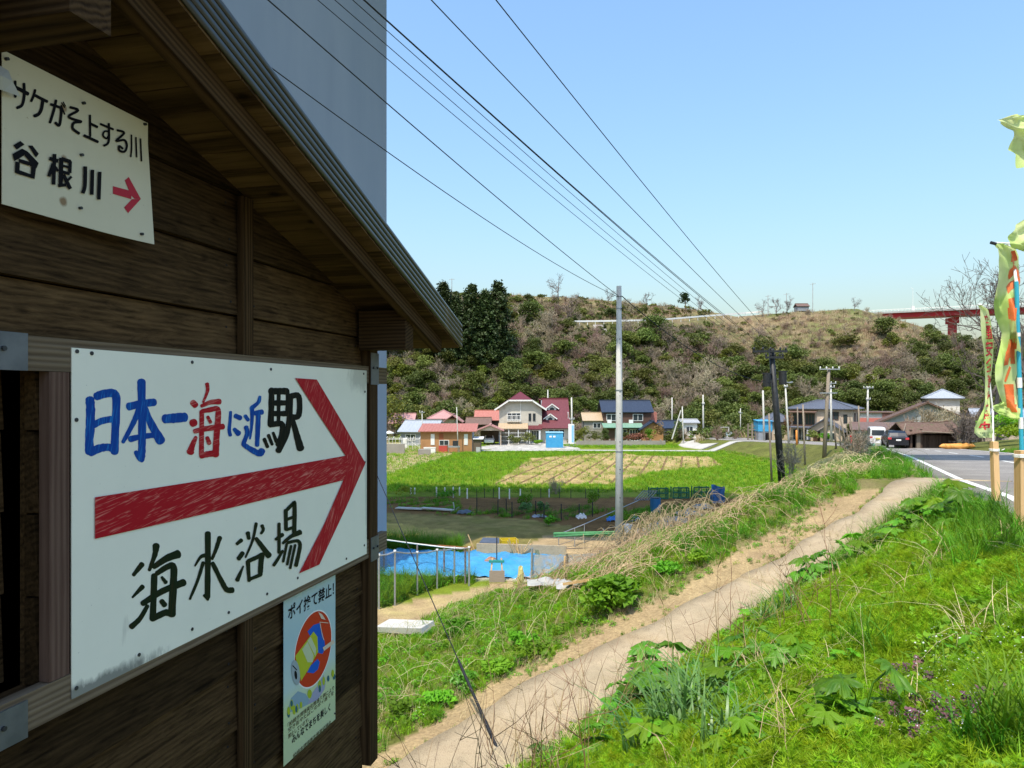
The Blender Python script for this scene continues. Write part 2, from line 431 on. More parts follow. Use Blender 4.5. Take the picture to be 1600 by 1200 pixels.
n1, n2, n3 = vnoise(GX, GY, 9, 1), vnoise(GX, GY, 2.3, 2), vnoise(GX, GY, 0.6, 3)
def blend(mask, c, k=1.0):
    w = (np.asarray(mask, float) * k)[..., None]; colr[:] = colr * (1 - w) + np.asarray(c) * w
def poly_low(pts): return [low_at(u, v) for u, v in pts]
# the field: greener and yellower drifts, a stubble patch in rows
blend(np.clip(n1 * 1.6 - 0.5, 0, 1), (0.19, 0.23, 0.025), 0.6)
blend(np.clip(n2 * 1.8 - 0.9, 0, 1), (0.20, 0.22, 0.04), 0.45)
stub = poly_low([(770, 757), (830, 716), (960, 707), (1000, 712), (1110, 714), (1130, 728), (1020, 738), (950, 757)])
ms = inside(GX, GY, stub)
_fa, _fb = low_at(753, 751), low_at(871, 708); dirs = Vector((_fb.x - _fa.x, _fb.y - _fa.y)).normalized()
across = GX * dirs.y - GY * dirs.x
fur = np.clip(np.sin(across * 2 * math.pi / 1.9) * 2.2 + n2 * 1.6 + 1.0, 0, 1)
blend(ms, (0.24, 0.21, 0.05), np.clip(0.5 + n2 * 0.5, 0, 1)); blend(ms, (0.46, 0.33, 0.15), np.clip(n2 * 1.3 - .05, 0, .85))
blend(inside(GX, GY, poly_low([(905, 716), (1135, 714), (1128, 727), (930, 733)])), (0.42, 0.31, 0.14), np.clip(n2 * 1.7 - 0.35, 0, 1))
blend(inside(GX, GY, poly_low([(560, 742), (600, 742), (738, 702), (700, 690), (560, 690)])), C_tan, np.clip(0.45 + n2 * 0.7, 0, 1))
# garden plots: brown soil, worn lawn, sand and sunlit patches painted in, blue-tarp yard
blend(inside(GX, GY, poly_low([(560, 800), (590, 776), (1140, 778), (1200, 790), (1170, 860), (980, 845), (820, 812), (640, 804)])), C_soil, 0.9)
blend(inside(GX, GY, poly_low([(560, 800), (640, 802), (830, 812), (990, 842), (960, 905), (560, 900)])), C_lawn, np.clip(0.7 + n3 * 0.5, 0, 1))
blend(inside(GX, GY, poly_low([(560, 816), (600, 816), (720, 830), (640, 852), (560, 856)])), (0.40, 0.33, 0.10), 0.8)  # sunlit lawn between the shadows, painted as a yellower patch
blend(inside(GX, GY, poly_low([(850, 838), (985, 838), (1000, 880), (930, 912), (760, 905), (790, 868)])), C_sand, 0.92)  # sand ending at the shadow edges, so the sunlit outline is painted in
blend(inside(GX, GY, poly_low([(735, 872), (890, 872), (930, 912), (735, 908)])), (0.45, 0.42, 0.36), 0.8)
dband = GX * 0.8 - GY * 0.6
# the bank by the road and the path
T_, Q_ = path_tq(GX, GY); D_ = (GX - road_x(GY)) * 0.896
bank = (GY < 120) & (GZ > low_z(GY) + 0.12)
blend(bank, C_bank, np.clip(0.75 + n2 * 0.3, 0, 1))
blend(bank & (GY < 40), (0.20, 0.16, 0.08), np.clip(n3 * 1.5 - 0.5, 0, 0.8))
blend((Q_ > 0.3) & (Q_ < 0.85 + n2 * 0.6) & (T_ > 0.6) & (GY < 30), C_sand, np.clip(1.05 - n3 * 0.45, 0, 1))
blend((Q_ < -0.4) & (Q_ > -0.8) & (T_ > 0.2), C_soil, 0.8)
lowpath = [hit(u, v) for u, v in ((540, 962), (600, 948), (660, 936), (735, 921), (800, 908), (885, 908), (900, 917), (800, 926), (740, 936), (690, 955), (655, 978), (600, 985), (540, 1000))]
blend(inside(GX, GY, lowpath), C_sand, np.clip(1.1 - n3 * 0.4, 0, 1))
blend(inside(GX, GY, [hit(u, v) for u, v in ((560, 985), (600, 975), (700, 975), (660, 1000), (560, 1010))]), C_sand, 0.6)
blend((np.abs(D_ + 0.15) < 0.35) & (GY < 60), (0.30, 0.26, 0.19), 0.6)
# the wooded hillside and the mown mound at its right
UU = 800 + F * GX / np.maximum(GY, 20)
hl = (GY > np.interp(UU, _HU, _HB) + 2)
blend(hl, C_hill, 1.0); blend(hl, (0.22, 0.17, 0.10), np.clip(n1 * 2 - 0.8, 0, 0.8)); blend(hl, (0.08, 0.11, 0.02), np.clip(n2 * 2 - 1.1, 0, 0.8))
tt = (GY - np.interp(UU, _HU, _HB)) / (np.interp(UU, _HU, _HR) - np.interp(UU, _HU, _HB))
mound = hl & (UU > 1120) & (UU < 1460) & (tt > np.interp(UU, [1120, 1180, 1240, 1330, 1400, 1460], [0.80, 0.62, 0.52, 0.50, 0.62, 0.85]))
blend(mound, (0.25, 0.185, 0.11), np.clip(0.65 + n2 * 0.5, 0, 1)); blend(mound, (0.11, 0.145, 0.035), np.clip(n1 * 1.2 + n2 * 1.4 - 1.0, 0, 0.8))
blend(hl & (UU < 1120) & (UU > 650) & (tt > 0.80), (0.30, 0.24, 0.12), np.clip(n2 * 1.6 - 0.4, 0, 0.85))
# yards and lanes
blend(inside(GX, GY, poly_low([(738, 701), (800, 688), (880, 686), (905, 692), (905, 702), (800, 704)])), (0.44, 0.42, 0.38), 1)
colr = np.clip(colr * (0.80 + 0.40 * n3)[..., None], 0, 0.6)
nr, na = GX.shape
idx = np.arange(nr * na).reshape(nr, na)
a_, b_ = idx[:-1, :], idx[1:, :]
quads = np.stack([a_, b_, np.roll(b_, -1, 1), np.roll(a_, -1, 1)], -1).reshape(-1, 4)[:, ::-1]
gm = bpy.data.materials.new('turf_and_soil'); gm.use_nodes = True
nt = gm.node_tree; L = nt.links; p = nt.nodes['Principled BSDF']; p.inputs['Roughness'].default_value = 0.95; p.inputs['Specular IOR Level'].default_value = 0.1
at = nd(nt, 'ShaderNodeVertexColor', layer_name='soil'); ge = nd(nt, 'ShaderNodeNewGeometry')
def gnoise(s, d=6):
    n = nd(nt, 'ShaderNodeTexNoise'); n.inputs['Scale'].default_value = s; n.inputs['Detail'].default_value = d; n.inputs['Roughness'].default_value = 0.65
    L.new(ge.outputs['Position'], n.inputs['Vector']); return n
na_, nb_ = gnoise(1.6), gnoise(22, 4)
mu = nd(nt, 'ShaderNodeMath', operation='MULTIPLY'); L.new(na_.outputs['Fac'], mu.inputs[0]); L.new(nb_.outputs['Fac'], mu.inputs[1])
mr = nd(nt, 'ShaderNodeMapRange'); mr.inputs['From Min'].default_value = 0.12; mr.inputs['From Max'].default_value = 0.40; mr.inputs['To Min'].default_value = 0.62; mr.inputs['To Max'].default_value = 1.35
L.new(mu.outputs[0], mr.inputs['Value'])
hs = nd(nt, 'ShaderNodeHueSaturation'); L.new(at.outputs['Color'], hs.inputs['Color']); L.new(mr.outputs[0], hs.inputs['Value']); L.new(hs.outputs['Color'], p.inputs['Base Color'])
bu = nd(nt, 'ShaderNodeBump'); bu.inputs['Distance'].default_value = 0.06; L.new(mu.outputs[0], bu.inputs['Height']); L.new(bu.outputs[0], p.inputs['Normal'])
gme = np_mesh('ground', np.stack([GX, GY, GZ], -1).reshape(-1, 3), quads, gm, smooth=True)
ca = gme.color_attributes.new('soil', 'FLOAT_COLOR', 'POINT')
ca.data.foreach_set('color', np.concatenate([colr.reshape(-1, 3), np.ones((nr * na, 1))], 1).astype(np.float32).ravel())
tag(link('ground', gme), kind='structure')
far_v = np.array([[-2500, -2500, -14], [2500, -2500, -14], [2500, 2500, -14], [-2500, 2500, -14]], float)
tag(link('terrain', np_mesh('terrain', far_v, np.array([[0, 1, 2, 3]]), material('far_land', (0.09, 0.11, 0.04), (0.14, 0.13, 0.06), 0.01))), kind='structure')

# ploughed furrows drawn across the stubble
FUR = material('furrow_soil', (0.15, 0.085, 0.038), (0.24, 0.15, 0.07), 1.5, 0.95)
for k_ in range(-1, 13):
    o_ = Vector((-dirs.y, dirs.x)) * -1.0 * k_ * 1.75; mb = MB(); run = []
    for j_ in range(-6, 70):
        x_, y_ = _fa.x + o_.x + dirs.x * j_ * 0.8, _fa.y + o_.y + dirs.y * j_ * 0.8
        if inside(np.array([x_]), np.array([y_]), stub)[0]: run.append(Vector((x_, y_, float(H(x_, y_)))))
    if len(run) < 4: continue
    n_ = Vector((-dirs.y, dirs.x, 0)); vs = []
    for i_, p_ in enumerate(run): w_ = 0.16 + 0.05 * math.sin(i_ * 1.7 + k_); vs += [p_ - n_ * w_ - Vector((0, 0, .02)), p_ + Vector((0, 0, .07 + .02 * math.sin(i_ * 2.3))), p_ + n_ * w_ - Vector((0, 0, .02))]
    mb.add(vs, [(3 * i_ + a_, 3 * i_ + 3 + a_, 3 * i_ + 4 + a_, 3 * i_ + 1 + a_) for i_ in range(len(run) - 1) for a_ in (0, 1)])
    tag(mb.build('furrow', FUR), kind='structure')

# ------------------------------------------------------------------ road, its markings, the concrete path, the far lanes
def strip(name, left, right, zoff, m, thick=0.0):
    """a paved strip between two edge lines lying on the ground"""
    n = len(left); V, Fc = [], []
    for a, b in zip(left, right):
        for k in range(5):
            s = k / 4; V.append((a[0] + (b[0] - a[0]) * s, a[1] + (b[1] - a[1]) * s, a[2] + (b[2] - a[2]) * s + zoff))
    for i in range(n - 1):
        for k in range(4): Fc.append((i * 5 + k, i * 5 + k + 1, i * 5 + k + 6, i * 5 + k + 5))
    if thick:
        base = len(V); V += [(x, y, z - thick) for x, y, z in V[:]]
        for i in range(n - 1):
            for k in (0, 4):
                a, b = i * 5 + k, (i + 1) * 5 + k
                Fc.append((a, b, b + base, a + base))
        for i in (0, n - 1):
            for k in range(4): Fc.append((i * 5 + k, i * 5 + k + 1, i * 5 + k + 1 + base, i * 5 + k + base))
    o = link(name, np_mesh(name, np.array(V), np.array(Fc), m))
    return o
def road_edge(d0, ys, zoff=0.0): return [(float(road_x(y)) + d0 / 0.896, y, float(road_z(y)) + zoff) for y in ys]
ys = np.concatenate([np.arange(-20, 60, 1.0), np.arange(60, 140, 1.5)])
road = tag(strip('road', road_edge(-0.25, ys), road_edge(6.1, ys), 0.05, M['asphalt'], 0.3), kind='structure')
ln = tag(strip('road_edge_line', road_edge(0.06, ys), road_edge(0.20, ys), 0.055, M['paint']), kind='structure')
ln.parent = road
rl = strip('road_edge_line', road_edge(5.62, ys), road_edge(5.76, ys), 0.055, M['paint']); rl.parent = road
yy = 14.0
while yy < 62:
    seg = np.linspace(yy, yy + 4.2, 6)
    c = strip('centre_dash', road_edge(2.85, seg), road_edge(2.98, seg), 0.055, M['paint']); c.parent = road
    yy += 8.4
# concrete path cast in bays with thin joints, running down from the road edge
pe_l, pe_r = [], []
ts = np.arange(-1.0, 17.5, 0.25)
for t in ts:
    wl = float(np.interp(t, [-1, 0, 1.5, 5, 8, 9.5], [.62, .46, .30, .20, .36, .52])) + random.uniform(-.025, .025); wr = float(np.interp(t, [2, 6], [.5, .62])) + 0.9 * float(1 - smooth(-1.0, 2.4, t))
    wob = 0.05 * math.sin(t * 1.9) + 0.03 * math.sin(t * 4.3)
    for lst, q in ((pe_l, wl + wob), (pe_r, -wr + 0.5 * wob)):
        x, y = P0x + Ex * t + Ey * q, P0y + Ey * t - Ex * q
        zc = float(path_z(t)) if t > 0.8 else float(road_z(y)) * (0.8 - t) / 1.8 + float(path_z(t)) * (t + 1.0) / 1.8
        lst.append((x, y, zc))
path = tag(bpy.data.objects.new('path', None), kind='structure'); COL.objects.link(path)
i = 0
while i < len(ts) - 1:
    j = min(i + 10, len(ts) - 1)
    l, r = pe_l[i:j + 1], pe_r[i:j + 1]
    def shrink(e):
        e = [Vector(p) for p in e]; d = (e[1] - e[0]).normalized() * 0.013; e[0] = e[0] + d; e[-1] = e[-1] - d; return e
    b = strip('path_slab', shrink(l), shrink(r), 0.06 + 0.009 * ((i * 7) % 3), M['concrete'], 0.16); b.parent = path
    i = j
def lane(name, pix_c, w, m, zoff=0.06):
    pts = [low_at(u, v) for u, v in pix_c]
    dense = []
    for a, b in zip(pts[:-1], pts[1:]):
        for k in range(8): dense.append(a.lerp(b, k / 8))
    dense.append(pts[-1])
    L_, R_ = [], []
    for i, p_ in enumerate(dense):
        d = (dense[min(i + 1, len(dense) - 1)] - dense[max(i - 1, 0)]); nrm = Vector((-d.y, d.x, 0)).normalized()
        for lst, s in ((L_, 1), (R_, -1)):
            q_ = p_ + nrm * s * w / 2; lst.append((q_.x, q_.y, gz(q_.x, q_.y)))
    return tag(strip(name, L_, R_, zoff, m, 0.15), kind='structure')
M['pale_lane'] = material('pale_concrete_lane', (0.42, 0.40, 0.36), (0.50, 0.48, 0.43), 0.5, 0.9, bump=0.004, bscale=20)
lane('farm_lane', [(738, 704.5), (900, 704), (1000, 704.5), (1100, 705), (1190, 704.5)], 2.4, M['pale_lane'])
lane('winding_lane', [(1110, 702.5), (1082, 699), (1072, 696), (1082, 692.5), (1093, 690), (1085, 686.5), (1070, 683)], 2.6, M['pale_lane'], 0.075)
slab_m = material('pale_slab', (0.55, 0.54, 0.51), (0.62, 0.61, 0.58), 2, 0.85, bump=0.003, bscale=40)

# ------------------------------------------------------------------ the highway bridge whose pier stands behind the shed
br = thing('highway_bridge', 'tall pale grey concrete bridge pier rising behind the wooden shed', 'bridge', (-4.73, 26.8, -6.8))
f_ = Vector((0.43, 0.903, 0)).normalized(); s_ = Vector((-f_.y, f_.x, 0))
mb = MB(); L9 = 8.4
mb.prism([(0, 0), (-f_.x * L9, -f_.y * L9), (-f_.x * L9 + s_.x * 2.8, -f_.y * L9 + s_.y * 2.8), (s_.x * 2.8, s_.y * 2.8)], 'z', -0.6, 33.0)
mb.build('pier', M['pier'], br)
near = [(-60, 28), (-30, 22), (-6.1, 18.0), (9.6, 14.4), (40, 8)]; farE = [(-60, 45), (-30, 40.5), (-12.6, 38.9), (1.9, 36.3), (7.4, 34.6), (13, 22.8), (40, 16)]
mb = MB(); loop = near + farE[::-1]
mb.prism([(x + 4.73, y - 26.8) for x, y in loop], 'z', 32.8, 34.6)
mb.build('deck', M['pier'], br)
# ------------------------------------------------------------------ the wooden notice shed at the left
AX, AY, DXs, DYs = -1.14, 1.84, 0.2387, 0.9711      # a point of the wall, and the way along it
NX, NY = DYs, -DXs                                   # out of the wall, towards the road
ZB = 2.9                                             # the shed's foot is this far under eye level
SRZ = math.atan2(DYs, DXs)
def wall_pt(u, v, h=0.0):
    """(along, height) of the point of the shed's face (moved out by h) seen at photo pixel (u, v)"""
    k = (u - 800.0) / F; cx, cy = AX + h * NX, AY + h * NY
    y = (NX * cx + NY * cy) / (NX * k + NY)
    return ((k * y - cx) * DXs + (y - cy) * DYs, (618.0 - v) / F * y)
def zu(s): return 1.0536 - 0.318 * abs(s + 0.2)      # underside of the roof
shed = thing('notice_shed', 'dark weathered timber shed with a metal-edged gable roof carrying painted signs', 'shed', (AX, AY, -ZB), SRZ)
def sv(s, h, z): return Vector((s, -h, z + ZB))

NAIL = MB().tube([(0, 0.003, 0), (0, -0.0022, 0)], 0.0042, 7).mesh('nail', M['dark'])
def plank_on(name, poly, h0, h1, tilt, m, parent=shed, z_lo=None, z_hi=None):
    """a board given by its outline (along, height) on the wall; lower edge a little proud"""
    cs, cz = sum(p[0] for p in poly) / len(poly), sum(p[1] for p in poly) / len(poly)
    z_lo = min(p[1] for p in poly); z_hi = max(p[1] for p in poly)
    f = lambda z: h1 - tilt * (z - z_lo) / max(z_hi - z_lo, 1e-6)
    n = len(poly)
    vs = [(p[0] - cs, -f(p[1]), p[1] - cz) for p in poly] + [(p[0] - cs, -h0, p[1] - cz) for p in poly]
    fs = [tuple(range(n)), tuple(range(2 * n - 1, n - 1, -1))] + [(i, n + i, n + (i + 1) % n, (i + 1) % n) for i in range(n)]
    mb = MB(); mb.add(vs, fs)
    o = mb.build(name, m, parent, loc=(cs, 0, cz + ZB))
    if h1 > -.1:
        for a in (.71, .86, 1.73):
            if min(p[0] for p in poly) < a < max(p[0] for p in poly):
                for k in (.2, .8):
                    z = z_lo + (z_hi - z_lo) * k
                    if z < 1.0536 - 0.318 * (a + .2) - .02: link('nail', NAIL, o, (a - cs + random.uniform(-.008, .008), -f(z), z - cz))
    return o
def smax(z): return min(1.80, (1.0536 - z) / 0.318 - 0.2)
def smin(z): return max(-2.2, -0.2 - (1.0536 - z) / 0.318)
edges = [-1.86, -1.66, -1.43, -1.215, -1.0, -0.80, -0.735, -0.51, -0.30, -0.09, 0.075, 0.29, 0.513, 0.735, 0.93, 1.05]
for z0, z1 in zip(edges[:-1], edges[1:]):
    z0 += 0.003; z1 -= 0.003
    if z1 > 0.075 or z0 < -0.735:
        zc = 1.0536 - 0.318 * 2.0
        pl = [(smin(z0), z0), (smax(z0), z0)]
        if z0 < zc < z1: pl.append((1.80, zc))
        pl.append((smax(z1), z1)); pl.append((smin(z1), z1))
        if z0 < zc < z1: pl.append((-2.2, zc))
        cut = 0.785
        # the upper boards butt behind the batten
        right = [p for p in pl if p[0] > cut]; left = [p for p in pl if p[0] <= cut]
        if len(right) >= 2 and smax(z1) > cut + 0.05:
            rp = [(cut, z0)] + sorted(right, key=lambda p: p[1]) + [(cut, z1)]
            lp = [(smin(z0), z0), (cut - 0.003, z0), (cut - 0.003, z1), (smin(z1), z1)] + ([(-2.2, zc)] if z0 < zc < z1 else [])
            plank_on('plank', rp, -0.085, -0.038, 0.018, M['board']); plank_on('plank', lp, -0.085, -0.0385, 0.018, M['board'])
        else:
            plank_on('plank', pl, -0.085, -0.038, 0.018, M['board'])
    else:                                             # the band of the hatch: wall at its right, the hatch deep inside
        plank_on('plank', [(-0.06, z0), (1.80, z0), (1.80, z1), (-0.06, z1)], -0.085, -0.038, 0.018, M['board'])
        plank_on('plank', [(-2.2, z0), (-0.06, z0), (-0.06, z1), (-2.2, z1)], -0.19, -0.15, 0.011, M['board'])
def beam_part(name, s0, s1, h0, h1, z0, z1, m=None, parent=shed, vertical=False):
    c = Vector(((s0 + s1) / 2, -(h0 + h1) / 2, (z0 + z1) / 2 + ZB)); e = Vector((s1 - s0, h1 - h0, z1 - z0)) / 2
    mb = MB()
    if vertical:                                      # grain (local x) upright
        mb.box(-e.z, e.z, -e.y, e.y, -e.x, e.x); return mb.build(name, m or M['beam'], parent, loc=c, rot=(0, -math.pi / 2, 0))
    if abs(h1 - h0) > abs(s1 - s0):
        mb.box(-e.y, e.y, -e.x, e.x, -e.z, e.z); return mb.build(name, m or M['beam'], parent, loc=c, rot=(0, 0, math.pi / 2))
    mb.box(-e.x, e.x, -e.y, e.y, -e.z, e.z)
    return mb.build(name, m or M['beam'], parent, loc=c)
railwood = wood('rail_timber', (0.09, 0.065, 0.042), (0.19, 0.145, 0.098), knots=False, rand=0.1)
redwood = wood('stile_timber', (0.075, 0.042, 0.032), (0.135, 0.085, 0.064), knots=False, rand=0.05)
beam_part('rail', -2.2, 2.0, -0.038, -0.004, 0.061, 0.146, railwood)
beam_part('rail', -2.2, 2.0, -0.038, -0.004, -0.815, -0.722, railwood)
beam_part('stile', -0.062, -0.003, -0.037, -0.005, -0.720, 0.060, redwood, vertical=True)
beam_part('batten', 0.752, 0.812, -0.038, -0.012, 0.148, zu(0.80) - 0.012, vertical=True)
beam_part('batten', 0.752, 0.812, -0.038, -0.012, -1.86, -0.818, vertical=True)
beam_part('corner_post', 1.778, 1.862, -0.10, 0.006, -1.86, zu(1.86) - 0.015, vertical=True)
beam_part('corner_post', -2.26, -2.17, -0.10, 0.006, -1.86, zu(-2.26) - 0.015, vertical=True)
beam_part('eave_beam', 1.70, 1.80, -0.02, 0.225, 0.225, zu(1.80) - 0.004)
beam_part('ridge_beam', -0.30, -0.19, -0.02, 0.30, 0.80, 0.985)
mb = MB(); mb.box(-0.001, 0.001, -0.045, 0.045, -0.035, 0.035)
galv = material('dull_galvanised', (0.10, 0.11, 0.12), (0.15, 0.16, 0.17), 14, 0.5, 0.4)
for s0, s1, z0, z1 in ((-0.42, -0.128, 0.060, 0.150), (-0.42, -0.128, -0.825, -0.735), (1.776, 1.866, 0.055, 0.215), (1.776, 1.866, -0.835, -0.715)):
    b = beam_part('bracket', s0, s1, 0.0075 if s0 > 1 else -0.002, 0.011 if s0 > 1 else 0.002, z0, z1, galv)
    for k in (0.25, 0.78):
        mb = MB(); mb.tube([(0, 0.002, 0), (0, -0.006, 0)], 0.006, 8); mb.build('bolt', M['darkmetal'], b, loc=((k - 0.5) * (s1 - s0), -0.002, 0.005))
mb = MB(); mb.box(-2.17, 1.77, 0.09, 0.11, -1.86 + ZB, -0.74 + ZB); mb.box(-0.05, 1.77, 0.09, 0.11, -0.74 + ZB, 0.08 + ZB); mb.prism([(-2.17, 0.08 + ZB), (1.77, 0.08 + ZB), (1.77, zu(1.77) + ZB - .02), (-0.2, zu(-.2) + ZB - .02), (-2.17, zu(-2.17) + ZB - .02)], 'y', 0.09, 0.11); mb.build('lining', M['board'], shed)
# side wall away from the road and the back, boards joined edge to edge, low wall plinth posts
mb = MB()
zz = -1.86
while zz < 0.40:
    z1 = min(zz + 0.21, 0.42); mb.box(1.775, 1.80, 0.08, 1.5, zz + ZB + 0.002, z1 + ZB - 0.002); mb.box(-2.2, -2.17, 0.08, 1.5, zz + ZB + 0.002, z1 + ZB - 0.002); zz += 0.21
mb.prism([(-2.2, -1.86 + ZB), (1.8, -1.86 + ZB), (1.8, zu(1.8) + ZB), (-0.2, zu(-0.2) + ZB), (-2.2, zu(-2.2) + ZB)], 'y', 1.5, 1.54)
mb.box(-2.2, 1.8, 0.05, 1.5, -1.90 + ZB, -1.865 + ZB)
mb.build('shell', M['board'], shed)
for s_ in (-2.0, -0.7, 0.6, 1.45):
    for h_ in (-0.16, -1.3): beam_part('footing_post', s_ - 0.05, s_ + 0.05, h_ - 0.05, h_ + 0.05, gz(AX + s_ * DXs + h_ * NX, AY + s_ * DYs + h_ * NY) - 0.3, -1.90, vertical=True)
# roof: boards under the verge, rafter, deck, ribbed metal verge
S_E = 2.28
rafter_h = (0.205, 0.25)
for sgn in (1, -1):
    def rs(a): return -0.2 + sgn * a                  # distance down the slope (horizontal) to place along the wall
    LN = 2.48
    n = 26
    for k in range(n):
        a0, a1 = LN * k / n, LN * (k + 1) / n - 0.004
        mid = (a0 + a1) / 2; half = (a1 - a0) / 2
        mb = MB(); th = 0.016
        vs = [( (a - mid), y, 1.0536 - 0.318 * a - (1.0536 - 0.318 * mid) + t_) for t_ in (0.0, th) for a in (a0, a1) for y in (-0.17, 0.31)]
        # local x runs along the board (out from the wall)
        vs = [(y, sgn * p, z) for p, y, z in vs]
        mb.add(vs, [(0, 1, 3, 2), (4, 6, 7, 5), (0, 4, 5, 1), (2, 3, 7, 6), (0, 2, 6, 4), (1, 5, 7, 3)])
        o = mb.build('soffit_board', M['soffit'], shed, loc=(rs(mid), 0, 1.0536 - 0.318 * mid + ZB + 0.0005), rot=(0, 0, -math.pi / 2))
    # rafter
    a1 = 2.36
    mid = a1 / 2; L_ = math.hypot(a1, a1 * 0.318); ang = math.atan(0.318)
    mb = MB(); mb.box(-L_ / 2, L_ / 2, -0.022, 0.022, -0.072, -0.002)
    mb.build('rafter', M['beam'], shed, loc=(rs(mid), -0.228, 1.0536 - 0.318 * mid + ZB), rot=(0, ang * sgn, 0))
    mb = MB(); a1 = LN; mid = a1 / 2; L_ = math.hypot(a1, a1 * 0.318)
    mb.box(-L_ / 2, L_ / 2, -1.70, -0.0, 0.019, 0.07)
    mb.build('roof_deck', M['board'], shed, loc=(rs(mid), 1.39, 1.0536 - 0.318 * mid + ZB), rot=(0, ang * sgn, 0))
    # ribbed metal: profile across the verge, swept down the slope, and corrugated sheet on top
    prof = []
    for r_ in range(5):
        zc = 0.016 + r_ * 0.027
        for q in range(7):
            a = q / 6 * math.pi
            prof.append((0.312 + 0.007 * math.sin(a), zc - 0.0125 * math.cos(a) + 0.006))
    top = [(0.312 - 0.004 - i * 0.019, 0.150 + 0.006 * math.sin(i * math.pi / 2)) for i in range(110)]
    P_ = prof + top
    V_, Fc = [], []
    for (h, dz) in P_:
        for k in range(9):
            a = LN * 1.01 * k / 8; V_.append((rs(a), -h, 1.0536 - 0.318 * a + dz + ZB))
    for i in range(len(P_) - 1):
        for k in range(8): Fc.append((i * 9 + k, i * 9 + k + 1, (i + 1) * 9 + k + 1, (i + 1) * 9 + k))
    roofm = M.setdefault('roofmetal', material('olive_roof_metal', (0.018, 0.017, 0.011), (0.028, 0.026, 0.017), 6, 0.30, 0.0, spec=0.55))
    me = np_mesh('roof_sheet', np.array(V_), np.array(Fc), roofm, smooth=True)
    o = link('roof_sheet', me, shed); md = o.modifiers.new('thick', 'SOLIDIFY'); md.thickness = 0.002; md.offset = 1 if sgn > 0 else -1

# ------------------------------------------------------------------ brush strokes and printed shapes on a flat face
class Ink:
    """strokes traced in some frame, mapped by fn to (along, height), laid as a stack of thin flat films"""
    def __init__(s, fn, h0): s.fn, s.h, s.v, s.f = fn, h0, [], []
    def _push(s, pts, faces):
        b = len(s.v)
        for p in pts:
            a, z = s.fn(*p); s.v.append((a, -s.h, z))
        s.f += [tuple(i + b for i in f) for f in faces]; s.h += 0.00006
    def poly(s, pts): s._push(pts, [tuple(range(len(pts)))]); return s
    def ellipse(s, cx, cy, rx, ry, rot=0, n=28):
        c, d = math.cos(rot), math.sin(rot)
        return s.poly([(cx + rx * math.cos(t) * c - ry * math.sin(t) * d, cy + rx * math.cos(t) * d + ry * math.sin(t) * c) for t in [2 * math.pi * i / n for i in range(n)]])
    def stroke(s, pts, w0, w1=None, jag=0.06, cap=True):
        w1 = w0 if w1 is None else w1
        P = [Vector(p) for p in pts]
        if len(P) == 2: P = [P[0], P[0].lerp(P[1], .5), P[1]]
        out = []
        for i in range(len(P) - 1):
            p0, p1, p2, p3 = P[max(i - 1, 0)], P[i], P[i + 1], P[min(i + 2, len(P) - 1)]
            if len(pts) == 2: p0, p3 = p1 - (p2 - p1), p2 + (p2 - p1)
            for k in range(5):
                t = k / 5
                out.append(0.5 * ((2 * p1) + (p2 - p0) * t + (2 * p0 - 5 * p1 + 4 * p2 - p3) * t * t + (-p0 + 3 * p1 - 3 * p2 + p3) * t ** 3))
        out.append(P[-1])
        n = len(out); L_, R_ = [], []
        for i, p in enumerate(out):
            d = (out[min(i + 1, n - 1)] - out[max(i - 1, 0)]).normalized(); q = Vector((-d.y, d.x)); t = i / (n - 1)
            w = (w0 + (w1 - w0) * t) * (1 + random.uniform(-jag, jag)); L_.append(p + q * w); R_.append(p - q * w * (1 + random.uniform(-jag, jag) * .5))
        pts_ = L_ + R_; fs = [(i, i + 1, n + i + 1, n + i) for i in range(n - 1)]
        if cap:
            for e, (c, w) in ((0, (out[0], w0)), (1, (out[-1], w1))):
                d = (out[1] - out[0]).normalized() * -1 if e == 0 else (out[-1] - out[-2]).normalized()
                q = Vector((-d.y, d.x)); arc = [c + q * w * math.cos(a) + d * w * 0.75 * math.sin(a) for a in [math.pi * k / 6 for k in range(7)]]
                b = len(pts_); pts_ += arc; fs.append(tuple(range(b, b + 7)))
        s._push(pts_, fs); return s
    def text(s, body, x0, y0, x1, y1, bold=0.0, vertical=False):
        """printed characters fitted to the box"""
        c = bpy.data.curves.new('letters', 'FONT'); c.body = body; c.offset = bold; c.resolution_u = 3
        o = bpy.data.objects.new('letters', c); COL.objects.link(o)
        me = o.evaluated_get(bpy.context.evaluated_depsgraph_get()).to_mesh()
        V_ = np.array([v.co[:2] for v in me.vertices]); lo, hi = V_.min(0), V_.max(0)
        pts = [(x0 + (x1 - x0) * (a - lo[0]) / (hi[0] - lo[0]), y0 + (y1 - y0) * (b - lo[1]) / (hi[1] - lo[1])) for a, b in V_]
        s._push(pts, [tuple(p.vertices) for p in me.polygons])
        o.to_mesh_clear(); bpy.data.objects.remove(o); bpy.data.curves.remove(c); return s
    def cut(s, name, m, parent):
        o = s.build(name, m, parent); s.v, s.f = [], []; return o
    def build(s, name, m, parent, lift=0.0):
        me = bpy.data.meshes.new(name); me.from_pydata([(a, y, z) for a, y, z in s.v], [], s.f); me.materials.append(m); me.update()
        return link(name, me, parent)
def frame(ox, oy, sc, h=0.0, s0=0.0, z0=0.0):         # a trace made on an enlarged piece of the photograph
    def fn(x, y):
        a, z = wall_pt(ox + x / sc, oy + y / sc, h); return (a - s0, z - z0)
    return fn
def face(name, label, s0, z0, cat='sign'):
    """a flat thing standing on the shed's face, its origin at (s0, z0)"""
    p = Vector((AX + s0 * DXs, AY + s0 * DYs, z0))
    return thing(name, label, cat, p, SRZ)

